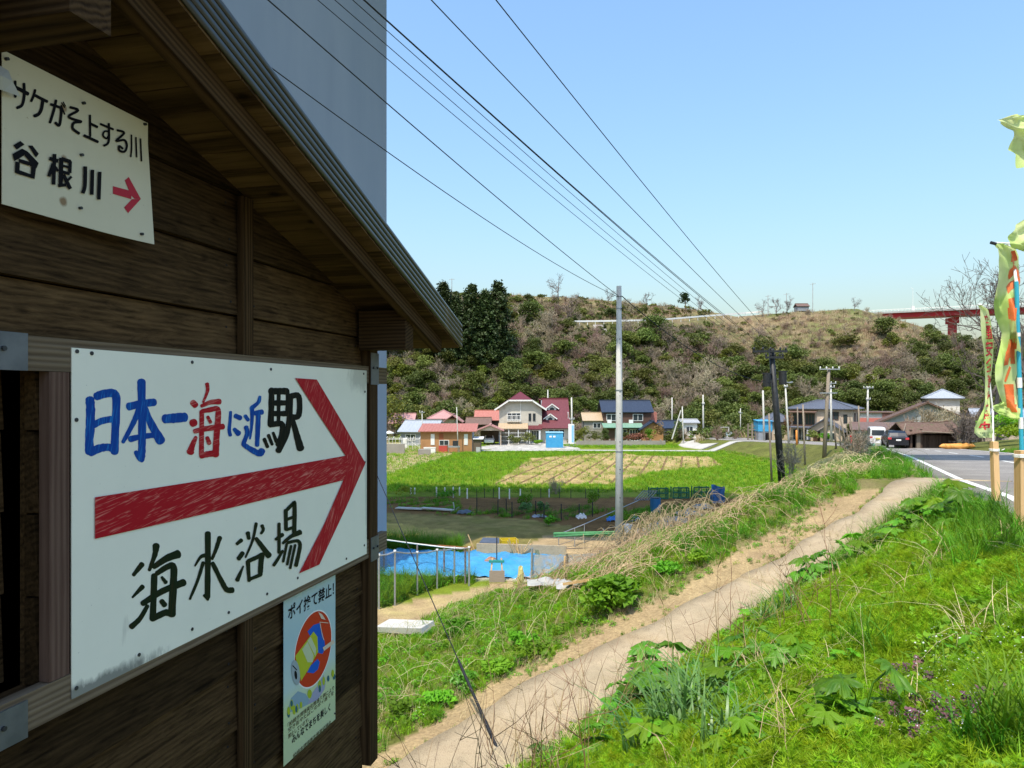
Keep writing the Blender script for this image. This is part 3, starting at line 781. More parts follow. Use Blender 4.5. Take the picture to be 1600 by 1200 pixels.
def paint(name, c, streak=None, rough=0.5):
    return material(name, c, streak, 3.0, rough, stretch=(3, 3, 40) if streak else None, contrast=(0.55, 0.72)) if streak else material(name, c, rough=rough)
def markpaint(name, c1, c2, rotdeg, c3=None):
    """scrubbed-on paint: fine pale streaks running along the stroke"""
    m = bpy.data.materials.new(name); m.use_nodes = True; nt = m.node_tree; L = nt.links; p = nt.nodes['Principled BSDF']; p.inputs['Roughness'].default_value = 0.6; p.inputs['Specular IOR Level'].default_value = 0.08
    tc = nd(nt, 'ShaderNodeTexCoord'); mp = nd(nt, 'ShaderNodeMapping'); mp.inputs['Rotation'].default_value = (0, R(rotdeg), 0); 
    m2 = nd(nt, 'ShaderNodeMapping'); m2.inputs['Scale'].default_value = (5, 5, 60)
    L.new(tc.outputs['Object'], mp.inputs['Vector']); L.new(mp.outputs[0], m2.inputs['Vector'])
    n = nd(nt, 'ShaderNodeTexNoise'); n.inputs['Scale'].default_value = 2.2; n.inputs['Detail'].default_value = 5; n.inputs['Distortion'].default_value = 1.2; L.new(m2.outputs[0], n.inputs['Vector'])
    mr = nd(nt, 'ShaderNodeMapRange'); mr.inputs['From Min'].default_value = 0.53; mr.inputs['From Max'].default_value = 0.68; L.new(n.outputs['Fac'], mr.inputs['Value'])
    mx = nd(nt, 'ShaderNodeMix', data_type='RGBA'); mx.inputs['A'].default_value = (*c1, 1); mx.inputs['B'].default_value = (*c2, 1); L.new(mr.outputs[0], mx.inputs['Factor'])
    L.new(mx.outputs['Result'], p.inputs['Base Color']); return m
I_blue = markpaint('blue_brush_paint', (0.006, 0.055, 0.30), (0.015, 0.17, 0.50), 80)
I_red = markpaint('red_brush_paint', (0.37, 0.010, 0.018), (0.58, 0.17, 0.14), 10)
I_redd = markpaint('red_brush_paint_steep', (0.37, 0.010, 0.018), (0.54, 0.13, 0.11), 62)
I_black = markpaint('black_brush_paint', (0.006, 0.008, 0.006), (0.035, 0.025, 0.012), 80)
I_green = markpaint('green_black_paint', (0.010, 0.020, 0.008), (0.030, 0.022, 0.008), 80)
ink = material('black_print', (0.008, 0.008, 0.010), rough=0.6, spec=0.06)

# -------- the big painted board
def board_mat(name, base, dirt, corner):
    m = bpy.data.materials.new(name); m.use_nodes = True; nt = m.node_tree; L = nt.links; p = nt.nodes['Principled BSDF']
    p.inputs['Roughness'].default_value = 0.45; p.inputs['Specular IOR Level'].default_value = 0.15
    tc = nd(nt, 'ShaderNodeTexCoord')
    def no(sc, st, d=6):
        mp = nd(nt, 'ShaderNodeMapping'); mp.inputs['Scale'].default_value = st; L.new(tc.outputs['Object'], mp.inputs['Vector'])
        n = nd(nt, 'ShaderNodeTexNoise'); n.inputs['Scale'].default_value = sc; n.inputs['Detail'].default_value = d; n.inputs['Roughness'].default_value = 0.7; L.new(mp.outputs[0], n.inputs['Vector']); return n
    def mrange(src, a, b, lo=0.0, hi=1.0):
        r_ = nd(nt, 'ShaderNodeMapRange'); r_.inputs['From Min'].default_value = a; r_.inputs['From Max'].default_value = b; r_.inputs['To Min'].default_value = lo; r_.inputs['To Max'].default_value = hi
        L.new(src, r_.inputs['Value']); return r_.outputs[0]
    col = None
    def mixin(fac, c):
        nonlocal col
        mx = nd(nt, 'ShaderNodeMix', data_type='RGBA'); mx.inputs['B'].default_value = (*c, 1); L.new(fac, mx.inputs['Factor'])
        if col is None: mx.inputs['A'].default_value = (*base, 1)
        else: L.new(col, mx.inputs['A'])
        col = mx.outputs['Result']
    mixin(mrange(no(1.6, (1, 1, 1)).outputs['Fac'], 0.4, 0.75, 0, 0.5), tuple(c * 0.86 for c in base))
    mixin(mrange(no(70, (1, 1, 1.6), 3).outputs['Fac'], 0.69, 0.75, 0, 0.6), dirt)
    mixin(mrange(no(9, (1, 1, 0.25), 4).outputs['Fac'], 0.66, 0.80, 0, 0.35), dirt)
    for (cx, cz, rx, rz, k) in corner:                # stains with places of their own
        se = nd(nt, 'ShaderNodeMapping'); se.inputs['Location'].default_value = (-cx / rx, 0, -cz / rz); se.inputs['Scale'].default_value = (1 / rx, 0, 1 / rz); L.new(tc.outputs['Object'], se.inputs['Vector'])
        ln_ = nd(nt, 'ShaderNodeVectorMath', operation='LENGTH'); L.new(se.outputs[0], ln_.inputs[0])
        nn = no(22, (1, 1, 0.4), 5)
        ad = nd(nt, 'ShaderNodeMath', operation='MULTIPLY_ADD'); ad.inputs[1].default_value = 1.5; L.new(nn.outputs['Fac'], ad.inputs[0]); L.new(ln_.outputs['Value'], ad.inputs[2])
        mixin(mrange(ad.outputs[0], 1.25, 1.75, k, 0.0), dirt)
    L.new(col, p.inputs['Base Color']); return m
SGN = face('direction_sign', 'large white board with blue, red and black painted characters and a big red arrow', 0.0, -0.787)
mb = MB(); mb.box(0.0, 1.747, -0.0, 0.003, 0.0, 0.911)
mb.build('panel', board_mat('white_painted_board', (0.80, 0.79, 0.68), (0.05, 0.055, 0.06), [(0.06, 0.0, 0.30, 0.04, 0.75), (1.70, 0.88, 0.18, 0.09, 0.35), (1.747, 0.5, 0.03, 0.5, 0.3)]), SGN)
for (u, v) in ((120, 549), (143, 552), (300, 566), (423, 577), (568, 584), (119, 656), (116, 772), (116, 870), (116, 984), (119, 1075), (217, 1023), (300, 983), (357, 957), (417, 928), (465, 903), (541, 873), (570, 612), (570, 722), (569, 852), (500, 924)):
    a, z = wall_pt(u, v)
    if 0.01 < a < 1.737 and -0.78 < z < 0.12:
        mb = MB(); mb.tube([(0, 0.001, 0), (0, -0.0025, 0)], 0.0055, 8); mb.build('screw', M['darkmetal'], SGN, loc=(a, 0, z + 0.787))
def bigframe(ox, oy, sc): return frame(ox, oy, sc, 0.0, 0.0, -0.787)
A3, A4, A5, A6 = bigframe(120, 580, 8), bigframe(280, 590, 8), bigframe(190, 800, 6), bigframe(330, 770, 7.5)
k = Ink(A3, 0.0006)
k.stroke([(162, 355), (170, 480), (165, 700), (155, 850), (155, 1010)], 58, 54); k.stroke([(245, 315), (330, 285), (450, 275), (492, 340), (485, 600), (475, 850), (470, 1010)], 52, 50)
k.stroke([(190, 685), (300, 625), (425, 600)], 42); k.stroke([(170, 1015), (280, 965), (400, 950), (470, 985)], 52, 46)
k.cut('character', I_blue, SGN); k.stroke([(805, 130), (810, 400), (815, 700), (810, 1000), (800, 1100)], 52, 46); k.stroke([(735, 1010), (775, 1080), (815, 1105)], 26, 38)
k.stroke([(650, 442), (800, 408), (965, 388)], 52, 46); k.stroke([(775, 480), (720, 610), (650, 750), (575, 885)], 40, 24); k.stroke([(855, 470), (900, 600), (970, 740), (1045, 870)], 36, 60)
k.stroke([(665, 850), (780, 822), (950, 800)], 38, 34); k.cut('character', I_blue, SGN); k.stroke([(1100, 595), (1200, 588), (1345, 575)], 58, 60)
k.cut('character', I_blue, SGN)
k = Ink(A4, 0.0012)
k.stroke([(640, 430), (632, 550), (622, 650), (635, 720)], 19, 24); k.stroke([(700, 478), (760, 505)], 30, 32); k.stroke([(685, 645), (738, 700)], 24, 36)
k.cut('character', I_blue, SGN); k.stroke([(822, 480), (858, 530)], 25, 24); k.stroke([(1005, 240), (985, 310), (905, 378)], 20, 28); k.stroke([(905, 380), (908, 480), (898, 640), (880, 765)], 30, 12)
k.stroke([(945, 445), (1030, 430)], 30, 34); k.stroke([(985, 480), (978, 650), (970, 845)], 32, 28); k.stroke([(832, 620), (845, 700), (798, 825)], 30, 26); k.stroke([(795, 830), (880, 890), (1000, 950), (1030, 915)], 28, 44)
k.cut('character', I_blue, SGN)
k = Ink(A4, 0.0012)
k.stroke([(165, 310), (200, 345)], 38, 40); k.stroke([(160, 570), (190, 560)], 48, 46); k.stroke([(205, 745), (160, 850), (135, 930)], 22, 48)
k.stroke([(345, 80), (352, 150), (325, 240), (295, 305)], 26, 14); k.stroke([(275, 355), (380, 310), (500, 300)], 22, 36)
k.stroke([(278, 425), (278, 600), (275, 800), (275, 965)], 30, 32); k.stroke([(285, 420), (380, 402), (475, 392), (482, 500), (465, 700), (455, 900), (450, 965)], 28, 44)
k.stroke([(190, 670), (350, 635), (540, 612)], 30, 38); k.stroke([(272, 975), (360, 955), (460, 945)], 38, 40); k.stroke([(352, 490), (388, 560)], 20, 22); k.stroke([(345, 750), (372, 820)], 24, 28)
k.cut('character', I_red, SGN)
k = Ink(A4, 0.0012)
k.stroke([(1152, 150), (1150, 350), (1140, 590)], 36, 40); k.stroke([(1140, 170), (1340, 170)], 42); k.stroke([(1240, 160), (1240, 350), (1238, 540)], 24); k.stroke([(1150, 318), (1350, 315)], 34); k.stroke([(1150, 450), (1340, 450)], 34)
k.stroke([(1130, 590), (1240, 575), (1285, 590), (1280, 720), (1235, 840)], 34, 38); k.stroke([(1350, 160), (1352, 300), (1345, 430)], 24); k.stroke([(1060, 770), (1100, 865)], 24, 22); k.stroke([(1112, 720), (1158, 835)], 22, 20); k.stroke([(1170, 690), (1212, 800)], 18, 24)
k.stroke([(1390, 235), (1490, 235), (1490, 470), (1395, 490)], 38, 34); k.stroke([(1385, 240), (1375, 500), (1330, 720), (1235, 915)], 34, 38); k.stroke([(1412, 520), (1460, 700), (1512, 885)], 28, 48)
k.cut('character', I_black, SGN)
k = Ink(A5, 0.0006)
k.stroke([(190, 490), (110, 590)], 26, 18); k.stroke([(195, 700), (100, 800)], 24, 10); k.stroke([(240, 880), (170, 1000), (90, 1075)], 20, 28)
k.stroke([(322, 315), (310, 400), (258, 545)], 34, 16); k.stroke([(300, 515), (420, 435), (525, 395)], 22, 42); k.stroke([(305, 595), (298, 800), (290, 1005)], 30, 30)
k.stroke([(330, 575), (430, 512), (485, 515), (482, 700), (468, 960)], 24, 38); k.stroke([(195, 858), (380, 742), (580, 660)], 26, 34); k.stroke([(290, 1000), (400, 945), (460, 950)], 28, 34); k.stroke([(375, 612), (412, 660)], 14, 20); k.stroke([(372, 835), (402, 872)], 24, 26)
k.cut('character', I_green, SGN); k.stroke([(806, 200), (806, 500), (802, 800)], 28, 26); k.stroke([(772, 780), (808, 822)], 14, 12); k.stroke([(918, 240), (882, 350), (845, 440)], 22, 14); k.stroke([(685, 505), (740, 420), (800, 405)], 8, 24); k.stroke([(762, 475), (710, 640), (638, 815)], 18, 12); k.stroke([(850, 480), (930, 640), (980, 725), (1035, 732)], 20, 28)
k.cut('character', I_green, SGN); k.fn = A6
k.stroke([(350, 555), (298, 598)], 24, 20); k.stroke([(365, 705), (318, 770)], 26, 28); k.stroke([(372, 860), (302, 1020)], 10, 28); k.stroke([(425, 470), (437, 535)], 26, 22); k.stroke([(592, 385), (606, 430), (582, 475)], 22, 16)
k.stroke([(522, 360), (480, 560), (398, 755)], 20, 12); k.stroke([(522, 535), (600, 640), (670, 735)], 22, 38); k.stroke([(425, 805), (440, 1030)], 26, 20); k.stroke([(430, 800), (520, 760), (600, 722)], 24, 26); k.stroke([(588, 725), (576, 850), (570, 955)], 34, 28); k.stroke([(450, 1010), (575, 960)], 20, 22)
k.cut('character', I_green, SGN); k.stroke([(790, 362), (790, 560), (790, 700)], 20, 20); k.stroke([(752, 545), (830, 490)], 18, 24); k.stroke([(728, 848), (780, 770), (832, 680)], 20, 16)
k.stroke([(868, 205), (872, 430)], 24, 22); k.stroke([(872, 210), (950, 132), (972, 140), (968, 460)], 20, 26); k.stroke([(882, 312), (960, 282)], 18); k.stroke([(882, 432), (960, 402)], 18)
k.stroke([(835, 590), (930, 510), (1035, 462)], 16, 32); k.stroke([(890, 585), (1000, 562), (1035, 605), (1018, 720), (988, 850)], 18, 24); k.stroke([(880, 600), (838, 805)], 16); k.stroke([(930, 622), (885, 838)], 16); k.stroke([(978, 612), (920, 882)], 16)
k.cut('character', I_green, SGN)
ID = bigframe(0, 0, 1)
k = Ink(ID, 0.0030); k.poly([(147, 777), (345, 746), (545, 711), (556, 730), (541, 749), (345, 797), (147, 842)]); k.build('arrow_shaft', I_red, SGN)
k = Ink(ID, 0.0034); k.poly([(460, 590.7), (494, 593), (534, 660), (570, 723.5), (553, 736), (539, 712), (498, 650)]); k.poly([(570, 723.7), (541, 790), (498, 882), (466, 896), (505, 820), (541, 738), (553, 730)]); k.build('arrow_head', I_redd, SGN)

# -------- the small enamel sign above
SM = face('river_sign', 'small cream sign with black characters and a short red arrow, high on the shed wall', -0.19, 0.447)
def curl(a, z):                                       # its lower right corner stands away from the wall
    return 0.022 * max(0.0, (a - 0.26) / 0.20) ** 2 * max(0.0, 1 - z / 0.30)
V_, Fc = [], []
for j in range(13):
    for i in range(17):
        a, z = 0.462 * i / 16, 0.360 * j / 12
        for hh in (0.004, 0.002): V_.append((a, -(hh + curl(a, z) - 0.008), z))
for j in range(12):
    for i in range(16):
        q = (j * 17 + i) * 2; r_ = q + 34
        Fc += [(q, q + 2, r_ + 2, r_), (q + 1, r_ + 1, r_ + 3, q + 3)]
link('panel', np_mesh('panel', np.array(V_), np.array(Fc), board_mat('cream_enamel', (0.60, 0.56, 0.42), (0.22, 0.13, 0.06), [(0.17, 0.29, 0.012, 0.012, 0.8), (0.17, 0.16, 0.012, 0.012, 0.8), (0.166, 0.05, 0.014, 0.014, 0.9)]), smooth=True), SM)
class CurlInk(Ink):
    def build(s, name, m, parent):
        s.v = [(a, y - curl(a, z) + 0.004 - 0.0005, z) for a, y, z in s.v]; return super().build(name, m, parent)
A7, A8 = frame(0, 100, 6.667, 0, -0.19, 0.447), frame(0, 200, 6.667, 0, -0.19, 0.447)
k = CurlInk(A7, 0.0006)
J = dict(jag=0.0)
for pts, w in (([(130, 225), (220, 265), (300, 310)], 20), ([(168, 180), (170, 340)], 15), ([(260, 205), (262, 330), (240, 425), (190, 455)], 16), ([(375, 270), (360, 330), (335, 385)], 14), ([(365, 320), (430, 355), (500, 390)], 16), ([(455, 380), (440, 470), (412, 520), (370, 540)], 18),
               ([(540, 420), (600, 440), (645, 470), (638, 590), (622, 640), (588, 612)], 15), ([(592, 380), (570, 480), (530, 608)], 15), ([(645, 430), (682, 522)], 8), ([(650, 403), (682, 452)], 6), ([(668, 395), (690, 438)], 6),
               ([(740, 450), (822, 482), (722, 548), (855, 600)], 14), ([(850, 602), (778, 612), (765, 670), (830, 722)], 15), ([(945, 535), (947, 750)], 12), ([(952, 622), (1020, 655)], 14), ([(885, 745), (1025, 810)], 15),
               ([(1055, 625), (1185, 680)], 12), ([(1140, 622), (1142, 760), (1130, 825), (1090, 850)], 12), ([(1140, 702), (1095, 702), (1080, 745), (1115, 775), (1140, 745)], 10), ([(1230, 690), (1300, 718), (1215, 800), (1300, 792), (1325, 850), (1300, 912), (1248, 900), (1245, 855), (1280, 880)], 12),
               ([(1375, 740), (1373, 880), (1363, 965)], 8), ([(1422, 765), (1422, 968)], 8), ([(1470, 780), (1470, 1010)], 8)):
    if pts[0] in ((375, 270), (540, 420), (740, 450), (945, 535), (1055, 625), (1230, 690), (1375, 740)): k.cut('character', ink, SM)
    k.stroke(pts, w, **J)
k.cut('character', ink, SM); k.fn = A8
k.poly([(218, 135), (262, 170), (180, 225), (145, 178)]); k.poly([(300, 182), (345, 182), (410, 268), (380, 308)]); k.poly([(235, 215), (290, 240), (250, 290), (155, 345), (135, 270)]); k.poly([(262, 228), (300, 250), (408, 365), (385, 420), (262, 290)])
k.poly([(165, 345), (212, 360), (208, 480), (160, 465)]); k.poly([(200, 358), (380, 415), (378, 370), (200, 318)]); k.poly([(180, 475), (205, 438), (350, 490), (350, 525)]); k.poly([(330, 400), (380, 415), (365, 530), (325, 520)])
k.cut('character', ink, SM)
for pts, w in (([(518, 315), (610, 345)], 20), ([(572, 270), (562, 590)], 20), ([(558, 370), (512, 505)], 18), ([(575, 400), (608, 450)], 14), ([(642, 310), (635, 600)], 22), ([(642, 320), (740, 352)], 20), ([(735, 345), (730, 470)], 18), ([(642, 388), (735, 412)], 12), ([(640, 452), (730, 478)], 16), ([(608, 600), (690, 592)], 17), ([(662, 485), (735, 635)], 20), ([(748, 505), (700, 552)], 13),
               ([(890, 400), (886, 600), (862, 680)], 20), ([(965, 435), (958, 695)], 19), ([(1040, 455), (1030, 745)], 19)):
    if pts[0] == (890, 400): k.cut('character', ink, SM)
    k.stroke(pts, w, cap=False, **J)
k.cut('character', ink, SM)
k = CurlInk(A8, 0.0006); k.poly([(1182, 605), (1362, 657), (1360, 742), (1180, 685)]); k.poly([(1300, 545), (1340, 510), (1450, 740), (1390, 738), (1355, 700)]); k.poly([(1450, 741), (1325, 887), (1288, 828), (1366, 741)])
k.build('red_arrow', material('red_print', (0.42, 0.012, 0.03), rough=0.5), SM)
for (u, v) in ((11, 92), (131, 161), (227, 194), (128, 242), (126, 325), (216, 366)):
    a, z = wall_pt(u, v); a += 0.19; z -= 0.447
    mb = MB(); mb.tube([(0, 0.002, 0), (0, -0.006 - curl(a, z), 0)], 0.004, 8); mb.build('nail', M['darkmetal'], SM, loc=(a, 0.002, z))
# scrap of plastic sheet caught at its upper left corner
TP = face('plastic_scrap', 'grey scrap of torn plastic caught at the corner of the cream sign', -0.24, 0.70, 'scrap'); TP.scale = (.72, 1, .72)
mb = MB(); mb.add([(0.0, -0.012, 0.0), (0.055, -0.014, 0.006), (0.115, -0.012, 0.012), (0.075, -0.022, 0.045), (0.066, -0.018, 0.075), (0.0, -0.02, 0.08), (0.03, -0.03, 0.04)], [(0, 1, 6), (1, 2, 3), (1, 3, 6), (3, 4, 6), (4, 5, 6), (5, 0, 6)])
mb.build('sheet', material('grey_plastic', (0.42, 0.44, 0.46), rough=0.4), TP)

# -------- the litter poster
PS0, PZ0 = wall_pt(443, 925, -0.025)[0], wall_pt(441, 1200, -0.025)[1]
PO = face('litter_poster', 'pale blue poster showing a crushed can on a red ring, nailed under the big board', PS0, PZ0, 'poster')
mb = MB(); n = 12
def pcurl(a, z): return 0.02 * max(0, a / 0.433 - 0.55) ** 2 * max(0, 1 - z / 0.35) * 3 + 0.006 * math.sin(z * 7) ** 2 - 0.004
V_, Fc = [], []
for j in range(n + 1):
    for i in range(n + 1):
        a, z = 0.433 * i / n, (0.70 + 0.0 * i) * j / n
        for hh in (0.0012, 0.0): V_.append((a, -(hh - 0.026), z))
for j in range(n):
    for i in range(n):
        q = (j * (n + 1) + i) * 2; r_ = q + (n + 1) * 2; Fc += [(q, q + 2, r_ + 2, r_), (q + 1, r_ + 1, r_ + 3, q + 3)]
pm = bpy.data.materials.new('poster_paper'); pm.use_nodes = True; nt = pm.node_tree; L = nt.links; p = nt.nodes['Principled BSDF']; p.inputs['Roughness'].default_value = 0.45
tc = nd(nt, 'ShaderNodeTexCoord'); sx = nd(nt, 'ShaderNodeSeparateXYZ'); L.new(tc.outputs['Object'], sx.inputs[0]); rp = nd(nt, 'ShaderNodeValToRGB')
mr = nd(nt, 'ShaderNodeMapRange'); mr.inputs['From Max'].default_value = 0.70; L.new(sx.outputs['Z'], mr.inputs['Value']); L.new(mr.outputs[0], rp.inputs['Fac'])
el = rp.color_ramp.elements; el[0].position = 0.0; el[0].color = (0.50, 0.56, 0.36, 1); el[1].position = 1.0; el[1].color = (0.42, 0.54, 0.55, 1)
e = el.new(0.30); e.color = (0.52, 0.60, 0.34, 1); e = el.new(0.42); e.color = (0.46, 0.58, 0.58, 1); e = el.new(0.7); e.color = (0.36, 0.51, 0.57, 1)
L.new(rp.outputs['Color'], p.inputs['Base Color'])
link('sheet', np_mesh('sheet', np.array(V_), np.array(Fc), pm), PO)
def pf(ox, oy, sc): return frame(ox, oy, sc, -0.025, PS0, PZ0)
A9, AB = pf(400, 880, 3.75), pf(430, 1060, 8.571)
def pink(fn, h): return Ink(fn, h - 0.0265 + 0.002)
flat = lambda n_, c: material(n_, c, rough=0.6, spec=0.1)
c0s, c0z = A9(338, 500)
I2 = lambda x, y: (x, y)
k = pink(I2, 0.0002); k.ellipse(c0s, c0z, 0.162, 0.162, n=48); k.build('ring_edge', flat('poster_white', (0.75, 0.75, 0.72)), PO)
k = pink(I2, 0.0005); k.ellipse(c0s, c0z, 0.156, 0.156, n=48); k.build('ring', flat('poster_red', (0.50, 0.045, 0.015)), PO)
k = pink(A9, 0.0008); k.poly([(300, 400), (335, 362), (372, 350), (385, 400), (400, 455), (404, 500), (388, 532), (362, 525), (340, 470)]); k.poly([(298, 640), (318, 600), (360, 560), (372, 580), (362, 622), (335, 645)]); k.build('blue_patch', flat('poster_blue', (0.012, 0.10, 0.50)), PO)
k = pink(A9, 0.0012); k.poly([(228, 545), (335, 400), (358, 430), (362, 520), (300, 630), (262, 690)]); k.build('can', flat('poster_lime', (0.42, 0.46, 0.03)), PO)
k = pink(A9, 0.0016); k.poly([(268, 505), (300, 460), (335, 540), (330, 580), (300, 580)]); k.poly([(300, 455), (318, 430), (350, 500), (345, 545)]); k.build('can_band', flat('poster_pale_green', (0.50, 0.55, 0.34)), PO)
k = pink(A9, 0.0018); k.ellipse(230, 640, 24, 74, -0.12); k.build('can_top', flat('poster_grey', (0.30, 0.36, 0.38)), PO)
k = pink(A9, 0.0022); k.ellipse(230, 655, 8, 26, -0.1); k.stroke([(212, 600), (235, 625)], 3); k.build('can_opening', ink, PO)
k = pink(A9, 0.0020); k.poly([(388, 494), (450, 448), (458, 466), (396, 514)]); k.poly([(362, 285), (385, 300), (405, 332), (380, 325)]); k.stroke([(372, 350), (385, 420), (395, 450)], 2); k.stroke([(370, 345), (420, 350)], 2); k.build('cigarette', flat('poster_cream', (0.62, 0.50, 0.38)), PO)
k = pink(A9, 0.0002); k.poly([(180, 880), (205, 790), (245, 750), (290, 765), (312, 800), (300, 830), (240, 860)]); k.build('hill', flat('poster_slate', (0.24, 0.35, 0.42)), PO)
k = pink(A9, 0.0004); k.poly([(300, 830), (330, 760), (360, 715), (395, 655), (408, 690), (400, 740), (360, 800)]); k.build('far_hill', flat('poster_violet', (0.32, 0.33, 0.46)), PO)
k = pink(A9, 0.0006)
for x, y, a, b in ((208, 830, 10, 32), (222, 860, 10, 28), (240, 850, 8, 26), (313, 765, 13, 26), (372, 715, 10, 30), (395, 690, 8, 26), (190, 865, 9, 25), (262, 830, 8, 20), (448, 645, 8, 22)): k.ellipse(x, y, a, b, n=14); k.cut('lime_tree', M.setdefault('pleaf', flat('poster_leaf', (0.36, 0.44, 0.03))), PO)
k = pink(A9, 0.0008)
for x, y, a, b in ((190, 885, 8, 20), (235, 855, 7, 20), (372, 735, 7, 22), (422, 675, 7, 18), (456, 665, 7, 18), (207, 822, 7, 18)): k.ellipse(x, y, a, b, n=14); k.cut('dark_tree', M.setdefault('pteal', flat('poster_teal', (0.03, 0.12, 0.16))), PO)
def prow(k, fn, xa, ya, xb, yb, body, hgt, bold):
    (s0, z0), (s1, z1) = fn(xa, ya), fn(xb, yb); zm = (z0 + z1) / 2
    k.fn = I2; k.text(body, s0, zm - hgt / 2, s1, zm + hgt / 2, bold)
k = pink(I2, 0.0010)
prow(k, A9, 186, 290, 455, 150, 'ポイ捨て禁止！', 0.062, 0.02); k.cut('title', ink, PO); prow(k, AB, 222, 825, 735, 375, 'みんなでまちを美しく', 0.036, 0.02)
k.build('title', ink, PO)
k = pink(I2, 0.0010)
prow(k, AB, 165, 620, 785, 130, '「柏崎市環境美化推進条例により', 0.021, 0.01); prow(k, AB, 170, 690, 780, 190, '空き缶やたばこのポイ捨てを', 0.020, 0.01); prow(k, AB, 170, 765, 450, 555, '禁止しています。', 0.020, 0.01)
SP = flat('poster_brown', (0.10, 0.08, 0.04)); k.cut('small_print', SP, PO); prow(k, AB, 235, 1050, 745, 590, '柏崎市環境衛生推進協議会', 0.026, 0.01)
k.build('small_print', SP, PO)
for a, z in ((0.012, 0.69), (0.21, 0.69), (0.425, 0.69), (0.425, 0.03)):
    mb = MB(); mb.tube([(0, 0.004, 0), (0, -0.004, 0)], 0.004, 8); mb.build('nail', M['darkmetal'], PO, loc=(a, 0.024, z))
# ------------------------------------------------------------------ buildings across the valley
def roofmat(name, c, c2, rough=0.5, bump=0.0):
    return material(name, c, c2, 2.0, rough, stretch=(6, 1, 1), spec=0.4)
RM = dict(maroon=roofmat('maroon_roof', (0.105, 0.016, 0.024), (0.14, 0.026, 0.034)), red=roofmat('red_roof', (0.36, 0.115, 0.085), (0.44, 0.19, 0.15)), navy=roofmat('navy_tiles', (0.020, 0.030, 0.055), (0.034, 0.048, 0.08)),
          slate=roofmat('slate_tiles', (0.085, 0.095, 0.125), (0.12, 0.13, 0.16)), green=roofmat('green_roof', (0.16, 0.30, 0.22), (0.20, 0.34, 0.26)), tan=roofmat('tan_roof', (0.40, 0.30, 0.19), (0.47, 0.36, 0.24)),
          pale=roofmat('pale_blue_roof', (0.30, 0.33, 0.39), (0.37, 0.40, 0.45)), brown=roofmat('brown_sheet_roof', (0.14, 0.085, 0.065), (0.19, 0.12, 0.09)), pink=roofmat('faded_red_roof', (0.40, 0.20, 0.19), (0.46, 0.27, 0.25)), grey=roofmat('grey_sheet_roof', (0.32, 0.33, 0.35), (0.40, 0.41, 0.42)))
WM = {n: material(n + '_wall', c, tuple(min(1, q * 1.12) for q in c), 1.2, 0.85, c3=tuple(q * 0.8 for q in c), s3=0.3) for n, c in dict(greige=(0.46, 0.43, 0.37), orange=(0.38, 0.20, 0.09), wood=(0.10, 0.055, 0.042), beige=(0.50, 0.40, 0.31), white=(0.70, 0.69, 0.64), grey=(0.40, 0.41, 0.41), slate=(0.25, 0.27, 0.30), timber=(0.12, 0.09, 0.065), block=(0.28, 0.255, 0.225)).items()}
def frame_win(parent, x, z, w, h, y=0.0, nx=2, nz=1, fm=None, side=0, name='window', x_at=0.0):
    """window frame with its panes; side 0 faces the camera, 1 faces right (x_at = wall plane)"""
    def T(a, b, c): return (a, b, c) if side == 0 else (x_at - b, a, c)
    fm = fm or M['white']; t = 0.07
    def bx(mb, a0, a1, b0, b1, c0, c1):
        p, q = T(a0, b0, c0), T(a1, b1, c1); mb.box(min(p[0], q[0]), max(p[0], q[0]), min(p[1], q[1]), max(p[1], q[1]), c0, c1)
    mb = MB()
    bx(mb, x, x + w, y - 0.09, y - 0.004, z, z + t); bx(mb, x, x + w, y - 0.09, y - 0.004, z + h - t, z + h)
    for i in range(nx + 1):
        xx = x + (w - t) * i / nx; bx(mb, xx, xx + t, y - 0.085, y - 0.005, z + t, z + h - t)
    for j in range(1, nz):
        zz = z + h * j / nz; bx(mb, x + t, x + w - t, y - 0.08, y - 0.006, zz - 0.03, zz + 0.03)
    o = mb.build(name, fm, parent)
    for i in range(nx):
        mb = MB(); x0 = x + (w - t) * i / nx + t; x1 = x + (w - t) * (i + 1) / nx
        bx(mb, x0, x1, y - 0.05, y - 0.03, z + t, z + h - t); mb.build('pane', M['glass'], o)
    return o
def rib(mb, a, b, c, d, n, s=0.05):                   # raised seams up a roof slope: a,b = eave ends, d,c = ridge ends
    a, b, c, d = map(Vector, (a, b, c, d))
    for i in range(n + 1):
        p, q = a.lerp(b, i / n), d.lerp(c, i / n); mb.bar(p, q, s, s * 1.2)
def gable_roof(parent, m, x0, x1, y0, y1, ze, zr, ridge='x', ov=0.4, t=0.14, name='roof', n=14):
    mb = MB()
    if ridge == 'x':
        ym = (y0 + y1) / 2; k = (zr - ze) / (ym - y0)
        for (ya, s) in ((y0 - ov, 1), (y1 + ov, -1)):
            q = [(x0 - ov, ya, ze - k * ov), (x1 + ov, ya, ze - k * ov), (x1 + ov, ym, zr), (x0 - ov, ym, zr)]
            mb.slab(q, t); rib(mb, *[(p[0], p[1], p[2] + t) for p in q], n)
        mb.bar((x0 - ov, ym, zr + t + 0.03), (x1 + ov, ym, zr + t + 0.03), 0.3, 0.2)
    else:
        xm = (x0 + x1) / 2; k = (zr - ze) / (xm - x0)
        for xa in (x0 - ov, x1 + ov):
            q = [(xa, y0 - ov, ze - k * ov), (xa, y1 + ov, ze - k * ov), (xm, y1 + ov, zr), (xm, y0 - ov, zr)]
            mb.slab(q, t); rib(mb, *[(p[0], p[1], p[2] + t) for p in q], n)
        mb.bar((xm, y0 - ov, zr + t + 0.03), (xm, y1 + ov, zr + t + 0.03), 0.3, 0.2)
    return mb.build(name, m, parent)
